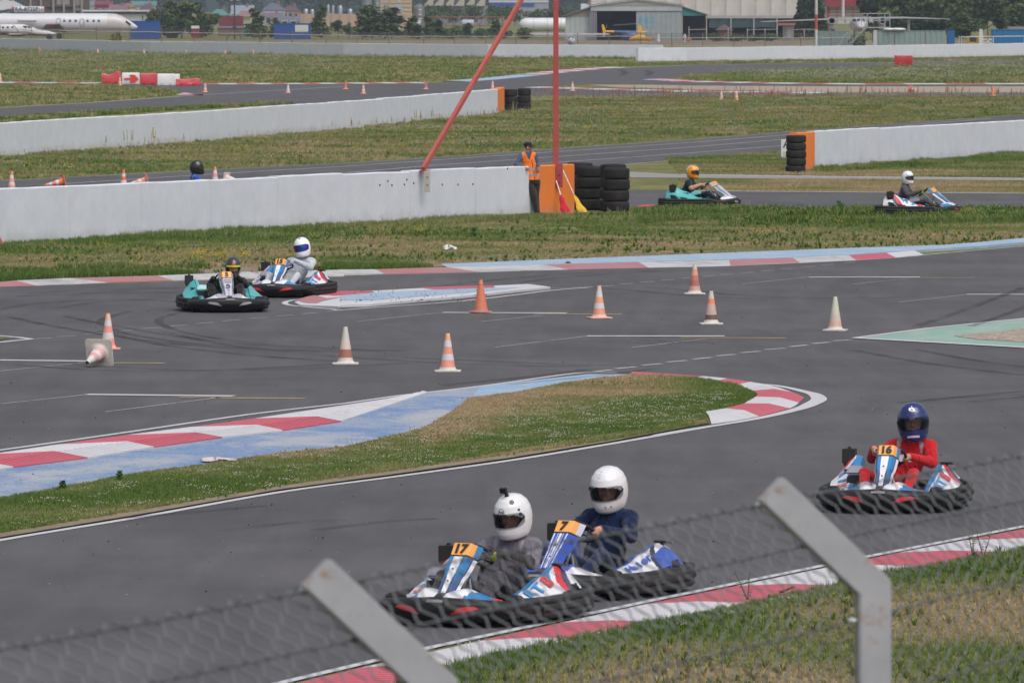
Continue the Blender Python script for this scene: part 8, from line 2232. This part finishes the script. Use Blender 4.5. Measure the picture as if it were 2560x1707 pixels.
# band between the main track and the first wall
MIDT = W(VV, [(-120, 572), (0, 562), (400, 540), (800, 518), (1240, 494), (1450, 488)]) + W(d6, [(0, 876), (720, 892), (1400, 888), (2352, 884), (2700, 884)])
MIDB = W(c3, [(2700, -30), (2352, 2), (2100, 27), (1800, 52), (1300, 67), (650, 92), (0, 114)]) + W(c2, [(1500, 149), (690, 183), (250, 214), (0, 217)]) + W(c1, [(2352, 327), (1740, 340), (1100, 368), (480, 385), (0, 412), (-300, 430)])
MID = [(p.x, p.y) for p in MIDT + MIDB]
def mid_dry(X, Y):
 u = 1280 + X / Y * F; v = CAM_H / Y * F
 top = np.interp(u, [0, 435, 870, 1350, 1700, 2560], [611, 588, 564, 537, 522, 523]); bot = np.interp(u, [0, 400, 800, 1100, 1500, 2000, 2560], [710, 700, 683, 672, 655, 635, 600])
 t_ = (v - top) / (bot - top); return .22 + .70 * np.clip(t_, 0, 1) ** 1.1 + np.where((u < 850) & (t_ > .82), -.6, 0)
def mid_all():
 grass('rough grass between the track and the first wall', MID, 110000, (.03, .08), mid_dry, 0, gaps=.27, wk=.9, thin=.75)
mid_all()
sprinkle('leafy green weeds in the rough grass', 'leafy', MID, 2600, (.05, .15), 0, .50, .9, 'leafy_weeds', .0)
topband = [(p.x, p.y) for p in MIDT[:5]] + [(p.x + .8, p.y - 3.0) for p in reversed(MIDT[:5])]
grass('green grass along the foot of the first wall', topband, 7000, (.06, .17), .12, 0, wk=.6, gaps=.3)
tb2 = [(p.x, p.y) for p in MIDT[5:]] + [(p.x, p.y - 12) for p in reversed(MIDT[5:])]
grass('tall weeds along the side track', tb2, 9000, (.09, .18), .06, 0, wk=.8, gaps=.33)
sprinkle('leafy weeds along the side track', 'leafy', tb2, 1500, (.10, .24), 0, .42, .75, 'leafy_weeds', .0)
sprinkle('yellow flowers in the rough grass', 'yellow', MID, 220, (.12, .2), 0, .62, .8); sprinkle('white flowers in the rough grass', 'white', MID, 200, (.10, .18), 0, .6, .9)
sprinkle('dry stems in the rough grass', 'straw', MID, 500, (.15, .32), 0, .45, .5)
sprinkle('yellow flowers by the karts', 'yellow', W(c1, [(1300, 225), (1700, 225), (1700, 275), (1300, 300)]), 60, (.12, .2), 0, .2, .8)
grass('grass clumps behind the kerb', W(c1, [(-200, 350), (600, 300), (1400, 300), (1500, 340), (1000, 366), (480, 384), (0, 405)]), 9000, (.10, .19), .10, 0, gaps=.32)
grass('grass clumps behind the pale kerb', W(c2, [(-50, 165), (250, 160), (640, 185), (250, 212), (0, 215)]) , 3200, (.09, .17), .08, 0, gaps=.3)
grass('grass clumps behind the pale kerb', W(c1, [(2200, 270), (2352, 262), (2352, 322), (2230, 318)]) , 1500, (.09, .17), .05, 0, gaps=.25)
# band between the walls
B2T = W(d4, [(-100, 525), (0, 520), (700, 455), (1400, 405), (2352, 325)]) + W(d5, [(1124, 215), (1320, 150), (2352, 105)]) + W(d6, [(0, 118), (720, 110), (2352, 120), (2600, 120)])
B2B = W(d6, [(2600, 215), (2352, 236), (1500, 296), (760, 352), (0, 408)]) + W(d5, [(1500, 466), (900, 512)]) + W(d4, [(2352, 568), (1400, 614), (700, 651), (0, 688), (-100, 694)])
BAND = [(p.x, p.y) for p in B2T + B2B]
grass('meadow between the middle wall and the straight', BAND, 85000, (.06, .15), .42, 0, wk=1.0)
sprinkle('leafy weeds in the meadow', 'leafy', BAND, 1500, (.08, .20), 0, .50, .9, 'leafy_weeds', .05)
sprinkle('white yarrow in the meadow', 'white', BAND, 1100, (.16, .32), 0, .50, .8, 'yarrow', thr=8); sprinkle('yellow flowers in the meadow', 'yellow', BAND, 500, (.16, .3), 0, .55, .8, thr=7)
sprinkle('rusty sorrel stems in the meadow', 'sorrel', BAND, 650, (.25, .5), 0, .50, .55, 'sorrel', thr=9)
sorr = W(d5, [(1330, 110), (2352, 95)]) + W(d6, [(0, 105), (2352, 108), (2352, 150), (0, 175)]) + W(d5, [(1330, 170)])
sprinkle('rusty sorrel stems at the top of the meadow', 'sorrel', sorr, 300, (.4, .75), 0, .40, .5, 'sorrel', thr=9)
# right hand strips
grass('grass strip beside the lone tyre stack', W(d6, [(-100, 545), (700, 492), (900, 600), (1500, 575), (2352, 515), (2600, 500), (2600, 674), (2352, 672), (1000, 658), (0, 646)]), 20000, (.05, .13), lambda X, Y: .25 + .45 * rowf(400, 440)(Y), 0)
grass('green fringe below the orange ended wall', W(d6, [(920, 610), (1500, 572), (2352, 515), (2600, 500), (2600, 540), (2352, 560), (1500, 605), (920, 640)]), 5000, (.12, .22), .1, 0, gaps=.3)
grass('dry grass strip beside the service path', W(d5, [(1700, 672), (1990, 672), (1990, 755), (1700, 755)]) , 2500, (.04, .08), .78, 0)
grass('dry grass strip beside the service path', W(d6, [(-20, 674), (2352, 694), (2600, 696), (2600, 778), (2352, 776), (0, 758)]), 16000, (.04, .09), .80, 0)
# far fields
def farfield(lb, poly, k, dry, h=(.12, .26)): grass(lb, poly, k, h, dry, 0, wk=1.6)
farfield('far meadow along the airfield wall', W(t1, [(-100, 345), (0, 348), (1000, 370), (2352, 388)]) + W(t2, [(1000, 398), (2040, 430), (2352, 428)]) + W(t3, [(600, 418), (1300, 408), (2352, 388), (2500, 386), (2500, 408), (2352, 411), (1460, 425), (700, 433)]) + W(t2, [(2352, 444), (1890, 460), (1500, 485), (1000, 540), (560, 564)]) + W(t1, [(2352, 570), (1370, 572), (700, 568), (-100, 560)]), 42000, .42)
farfield('grass tongue inside the far circuit', W(t1, [(-100, 592), (700, 592), (1000, 606), (1200, 624), (1235, 645), (1200, 655), (600, 702), (0, 732), (-100, 738)]), 6000, .45)
farfield('verge behind the middle wall', W(t1, [(-100, 846), (0, 822), (700, 768), (1400, 734), (2000, 708), (2000, 712), (1400, 745), (700, 790), (0, 850)]), 3600, .25, (.10, .24))
farfield('grass peninsula with white flowers', W(t3, [(0, 530), (360, 498), (1000, 472), (1460, 458), (2352, 432), (2500, 430), (2500, 570), (2352, 572), (1180, 574), (600, 568), (0, 552)]), 12000, .35)
sprinkle('white flowers on the peninsula', 'white', W(t3, [(200, 500), (1000, 475), (2352, 445), (2352, 568), (600, 562)]), 500, (.2, .4), 0, .5, 1.4, 'far_flowers', thr=14)
sprinkle('white flowers in the far meadow', 'white', W(t1, [(0, 360), (2352, 400), (2352, 520), (0, 530)]), 420, (.2, .4), 0, .5, 1.4, 'far_flowers', thr=16)
fo = W(t1, [(-100, 342), (0, 345), (1000, 369), (2352, 388)]) + W(t2, [(1000, 396), (2040, 402), (2040, 412), (1000, 404)]) + W(t1, [(2352, 394), (1000, 376), (-100, 350)])
grass('weeds at the foot of the far wall', fo, 1500, (.14, .42), .25, 0, wk=.8, gaps=.4)
# single tall dry weeds standing along the middle wall
WN = {}
def wlab(o, hm, p_):
 u = 1280 + p_.x / p_.y * F
 c_ = ('straw brown', 'rust red', 'pale straw', 'olive green')[wd_me.index(o.data)]
 h_ = 'short' if hm < .28 else 'knee-high' if hm < .5 else 'tall'
 pl = 'by the picture edge' if u < 60 else 'above the lying cone' if u < 170 else 'above the vivid striped cone' if u < 290 else 'in the thick middle tuft' if u < 380 else 'just before the black helmet' if u < 450 else 'behind the black helmet' if u < 560 else 'past the black helmet' if u < 700 else 'halfway to the slanting brace' if u < 860 else 'shortly before the slanting brace' if u < 1010 else 'under the slanting brace' if u < 1120 else 'between brace and orange end'
 WN[pl, h_, c_] = k = WN.get((pl, h_, c_), 0) + 1
 return f'{h_} {c_} weed at the middle wall foot, {pl}' + ('' if k < 2 else ', outer one') if u < 1200 else f'{h_} {c_} weed in front of the three-high tyre stacks'
rr = random.Random(8)
wd_me = [sorrel_mb(random.Random(60 + k), 2 + k % 3, (C(.40, .29, .14), C(.34, .17, .10), C(.46, .39, .19), C(.30, .28, .11))[k]).mesh('weed_stems', 'flower_head', sm=False) for k in range(4)]
for (x, y, h) in ((105, 480, 100), (180, 490, 70), (225, 490, 85), (250, 480, 50), (455, 470, 75), (535, 475, 78), (610, 470, 72), (665, 465, 48), (720, 465, 90), (760, 460, 80), (815, 462, 40), (860, 460, 120), (910, 458, 118), (1038, 450, 130), (1080, 440, 72), (985, 450, 70), (1195, 430, 60), (1258, 425, 80), (1310, 415, 55), (1358, 415, 50), (1410, 405, 42), (1655, 385, 75), (1700, 375, 90), (1748, 372, 68), (1970, 350, 90), (2050, 340, 60), (2115, 345, 50), (2195, 335, 48)):
 p_ = P(*Zm(d4, [(x, y + 8)])[0]); o = bpy.data.objects.new('tall_weed', wd_me[rr.randrange(4)]); COL.objects.link(o)
 hm = h / K / F * p_.y; o.location = p_; o.scale = (hm * 1.25, hm * 1.25, hm); o.rotation_euler.z = rr.uniform(0, 6)
 tag(o, wlab(o, hm, p_), 'weed', 'tall dry weeds along the middle wall')
for (x, y, h) in ((520, 300, 95), (548, 298, 92), (635, 280, 90), (490, 300, 60), (440, 305, 60), (250, 318, 70), (75, 340, 85), (125, 335, 60), (900, 275, 60), (1178, 240, 90), (1200, 232, 60)):
 p_ = P(*Zm(d5, [(x, y)])[0]); o = bpy.data.objects.new('tall_weed', wd_me[rr.randrange(4)]); COL.objects.link(o)
 hm = h / K / F * p_.y; o.location = p_; o.scale = (hm * 1.25, hm * 1.25, hm); o.rotation_euler.z = rr.uniform(0, 6)
 tag(o, wlab(o, hm, p_), 'weed', 'tall dry weeds along the middle wall')
# leafy bushes in the rough grass
def weed_bush(label, o_, x, y, hpx, wpx, seed):
 p_ = P(*Zm(o_, [(x, y)])[0]); k_ = F / p_.y * o_[2] if len(o_) > 2 else 1; h = hpx / o_[2] * p_.y / F; w_ = wpx / o_[2] * p_.y / F
 r = random.Random(seed); mb = MB(C(.06, .13, .03))
 for i in range(260):
  a_ = r.uniform(0, 6.28); d = abs(r.gauss(0, .25)) * w_; z = h * r.uniform(.05, 1) * max(.25, 1 - (d / (w_ * .62)) ** 2); cc = r.uniform(.6, 1.3); s_ = .035
  x0, y0 = d * math.cos(a_), d * math.sin(a_); q = Vector((r.uniform(-1, 1), r.uniform(-1, 1), r.uniform(-.4, .8))).normalized() * s_; q2 = Vector((r.uniform(-1, 1), r.uniform(-1, 1), r.uniform(-.3, .3))).normalized() * s_ * .45
  c_ = Vector((x0, y0, z)); mb.poly([c_ - q, c_ + q2, c_ + q, c_ - q2], C(.10 * cc, .20 * cc, .05 * cc))
 for i in range(6): mb.tube([(0, 0, 0), (r.uniform(-.3, .3) * w_, r.uniform(-.2, .2) * w_, h * r.uniform(.5, .95))], .006, 3)
 ob = mb.build('leafy_plant', 'flower_head', loc=p_, sm=False); tag(ob, label, 'plant')
weed_bush('bushy green weed in front of the side track, between the two side-on karts', d6, 1088, 900, 75, 110, 1)
weed_bush('broad dark green weed clump nearest the white helmet kart', d6, 2130, 960, 110, 270, 2)
weed_bush('dark green weed clump in front of the side-on white kart', d6, 1810, 940, 70, 130, 3)
weed_bush('green weed clump below the teal side-on kart', d6, 380, 905, 60, 120, 4)
weed_bush('dark weed tuft in the dry ground below the wall end', d5, 920, 1080, 75, 110, 5)
weed_bush('dark round bush in the meadow behind the long straight', d6, 2090, 240, 50, 60, 6)
weed_bush('dark leafy clump in the upper meadow', d6, 1660, 195, 70, 100, 7)
weed_bush('small leafy plant rooted on the pale blue kerb', c2, 1560, 178, 28, 50, 8)
weed_bush('leafy plant rising from the blue run-off edge', c4, 818, 850, 95, 45, 9)
weed_bush('leafy plant at the run-off edge with a pink flower', c4, 430, 905, 80, 60, 10)
for (x, y, h, s_, lb) in ((1775, 660, 190, 12, 'thin dark weed leaning over the striped kerb'), (1850, 650, 230, 13, 'tall thin weed next to the leaning one on the kerb edge'), (30, 985, 230, 14, 'tall leafy weed at the verge edge by the slanted post'), (270, 930, 55, 15, 'small weed at the kerb edge near the second post')):
 n8 = (1860, 1200, 3.093); p_ = P(*Zm(n8, [(x, y)])[0]); p_.z = .06; h_ = h / 3.093 / F * p_.y; r = random.Random(s_); mb = MB(C(.05, .09, .03))
 for i in range(2):
  bx_, by_ = r.uniform(-.14, .14), r.uniform(-.1, .1); mb.tube([(0, 0, 0), (bx_ * .5, 0, h_ * .5), (bx_, by_, h_)], [.006, .005, .002], 4)
  for q in range(9):
   f = .15 + .8 * q / 9; a_ = r.uniform(0, 6.28); c_ = Vector((bx_ * f, by_ * f, h_ * f)); d_ = Vector((math.cos(a_), math.sin(a_), .3)) * .05; e_ = Vector((-math.sin(a_), math.cos(a_), 0)) * .016
   mb.poly([c_, c_ + d_ * .5 + e_, c_ + d_, c_ + d_ * .5 - e_], C(.06, .12 * r.uniform(.7, 1.2), .03))
 ob = mb.build('thin_weed', 'flower_head', loc=p_, sm=False); tag(ob, lb, 'weed')
# pebbles and rubber crumbs on the track
mb = MB(C(.3, .27, .23)); r = random.Random(31)
for k in range(330):
 u, v = r.uniform(0, 2560), r.uniform(660, 1500); p_ = P(u, v); s_ = r.uniform(.004, .012); cc = r.choice((.02, .02, .35, .3, .04))
 mb.M = Matrix.Translation(p_ + Vector((0, 0, ZA + .006))); mb.ell((0, 0, 0), (s_, s_ * 1.3, s_ * .6), 5, 3, C(cc, cc * .93, cc * .86))
mb.M = None
for k in range(110):
 u, v = r.uniform(850, 1230), r.uniform(731, 762); p_ = P(u, v)
 if True:
  mb.M = Matrix.Translation(p_ + Vector((0, 0, .05))); s_ = r.uniform(.008, .022); cc = r.uniform(.08, .3); mb.ell((0, 0, 0), (s_, s_, s_ * .7), 5, 3, C(cc, cc * .9, cc * .8))
mb.M = None
ob = mb.build('pebbles', 'flower_head', sm=False); tag(ob, 'loose pebbles and rubber crumbs on the asphalt', None, None, 'stuff')

# ------------------------------------------------------------------ wire fence in front of the lens side of the track
m, n, b = new_mat('galvanised')
oc = objc(n); z1 = noise(n, 14, 6, .7, oc, .4); z2 = noise(n, 5, 4, .7, oc)
r1 = ramp(n, z2.outputs[0], [(.3, C(.38, .385, .40)), (.7, C(.47, .47, .48))])
f1 = ramp(n, z1.outputs[0], [(.56, 0), (.68, .85)])
n.links.new(mixc(n, r1.outputs[0], C(.33, .21, .13), f1.outputs[0]), b.inputs['Base Color']); b.inputs['Roughness'].default_value = .55; b.inputs['Metallic'].default_value = .25
A1 = Vector((-.40, 16.65, 0)); A2 = Vector((.62, 19.5, 0)); fd = (A2 - A1).normalized(); out_ = Vector((-fd.y, fd.x, 0))
if out_.x > 0: out_ = -out_
zb, lb_ = 3.667, .262
nf = thing('chain_link_fence', 'galvanised chain-link fence with slanted post tops in front of the track', 'fence', (0, 0, 0))
def fpost(base, k):
 mb = MB(C(.4)); w_, d_ = .041, .024
 e1_, e2_ = Vector((1, 0, 0)), Vector((0, 1, 0))
 # section as seen: broad face to the camera; arm bends to the track side
 for (pa, pb, wa) in ((Vector((0, 0, 0)), Vector((0, 0, zb - .01)), 1), (Vector((0, 0, zb)), Vector((-lb_, 0, zb + .245)), 1)):
  pass
 path = [(0, 0), (0, zb)]; off = w_
 L0 = [(-off, 0), (-off, zb - off * .41), (-lb_ - off * .71, zb + .245 - off * .71), (-lb_ + off * .71, zb + .245 + off * .71), (off, zb + off * .41), (off, 0)]
 mb.extrude(L0, -d_, d_)
 o = mb.build('fence_post', 'galvanised', nf, bev=.004, loc=base); o.rotation_euler.z = R(14); return o
bases = [A1 + Vector((.245, 0, 0)), A2 + Vector((.262, 0, 0))]
for k, b_ in enumerate(bases): fpost(b_, k)
def fp(d, t):   # d along the fence from post 1; t: height along the mesh
 b_ = bases[0] + (bases[1] - bases[0]).normalized() * d
 if t <= zb: return b_ + Vector((-.055, 0, t))
 q = (t - zb) * .7071; return b_ + Vector((-.055 - q, 0, t * 0 + zb + q * .94 - .01))
TT = zb + .33
mb = MB(C(.22, .23, .25)); pw = .082; hs = .030; nk = int((TT - 2.3) / hs); rwire = .0026
for k in range(-26, 78):
 pts = []; r = random.Random(k)
 for j in range(nk + 1):
  t_ = TT - j * hs; s_ = (1 if (j + k) % 2 else -1) * pw * .24
  pts.append(fp(k * pw + s_, t_) + Vector((0, 0, r.uniform(-.002, .002))))
 mb.tube(pts, rwire, 3, caps=False)
o = mb.build('mesh_wire', 'metal_paint', nf, sm=False); o['kind'] = 'stuff'
for t_ in (TT - .01, zb + .17, zb - .08, zb - .28):
 mb = MB(C(.12, .125, .13)); mb.tube([fp(d, t_) + Vector((.012, 0, .003 * math.sin(d * 2))) for d in [x * .25 for x in range(-9, 27)]], .0026, 5)
 for q in range(int(9 / .12)):   # twisted strand: small knots along the wire
  p_ = fp(-2.2 + q * .12, t_) + Vector((.012, 0, 0)); mb.ell(p_, (.004, .012, .005), 5, 3)
 mb.build('tension_wire', 'metal_paint', nf)
 for k, b_ in enumerate(bases):
  d = 0 if k == 0 else (bases[1] - bases[0]).length; p_ = fp(d, t_)
  mb = MB(C(.5, .56, .55)); mb.ell(p_ + Vector((.004, -.02, 0)), (.012, .012, .008), 8, 6); mb.build('wire_clip', 'painted_plastic', nf)
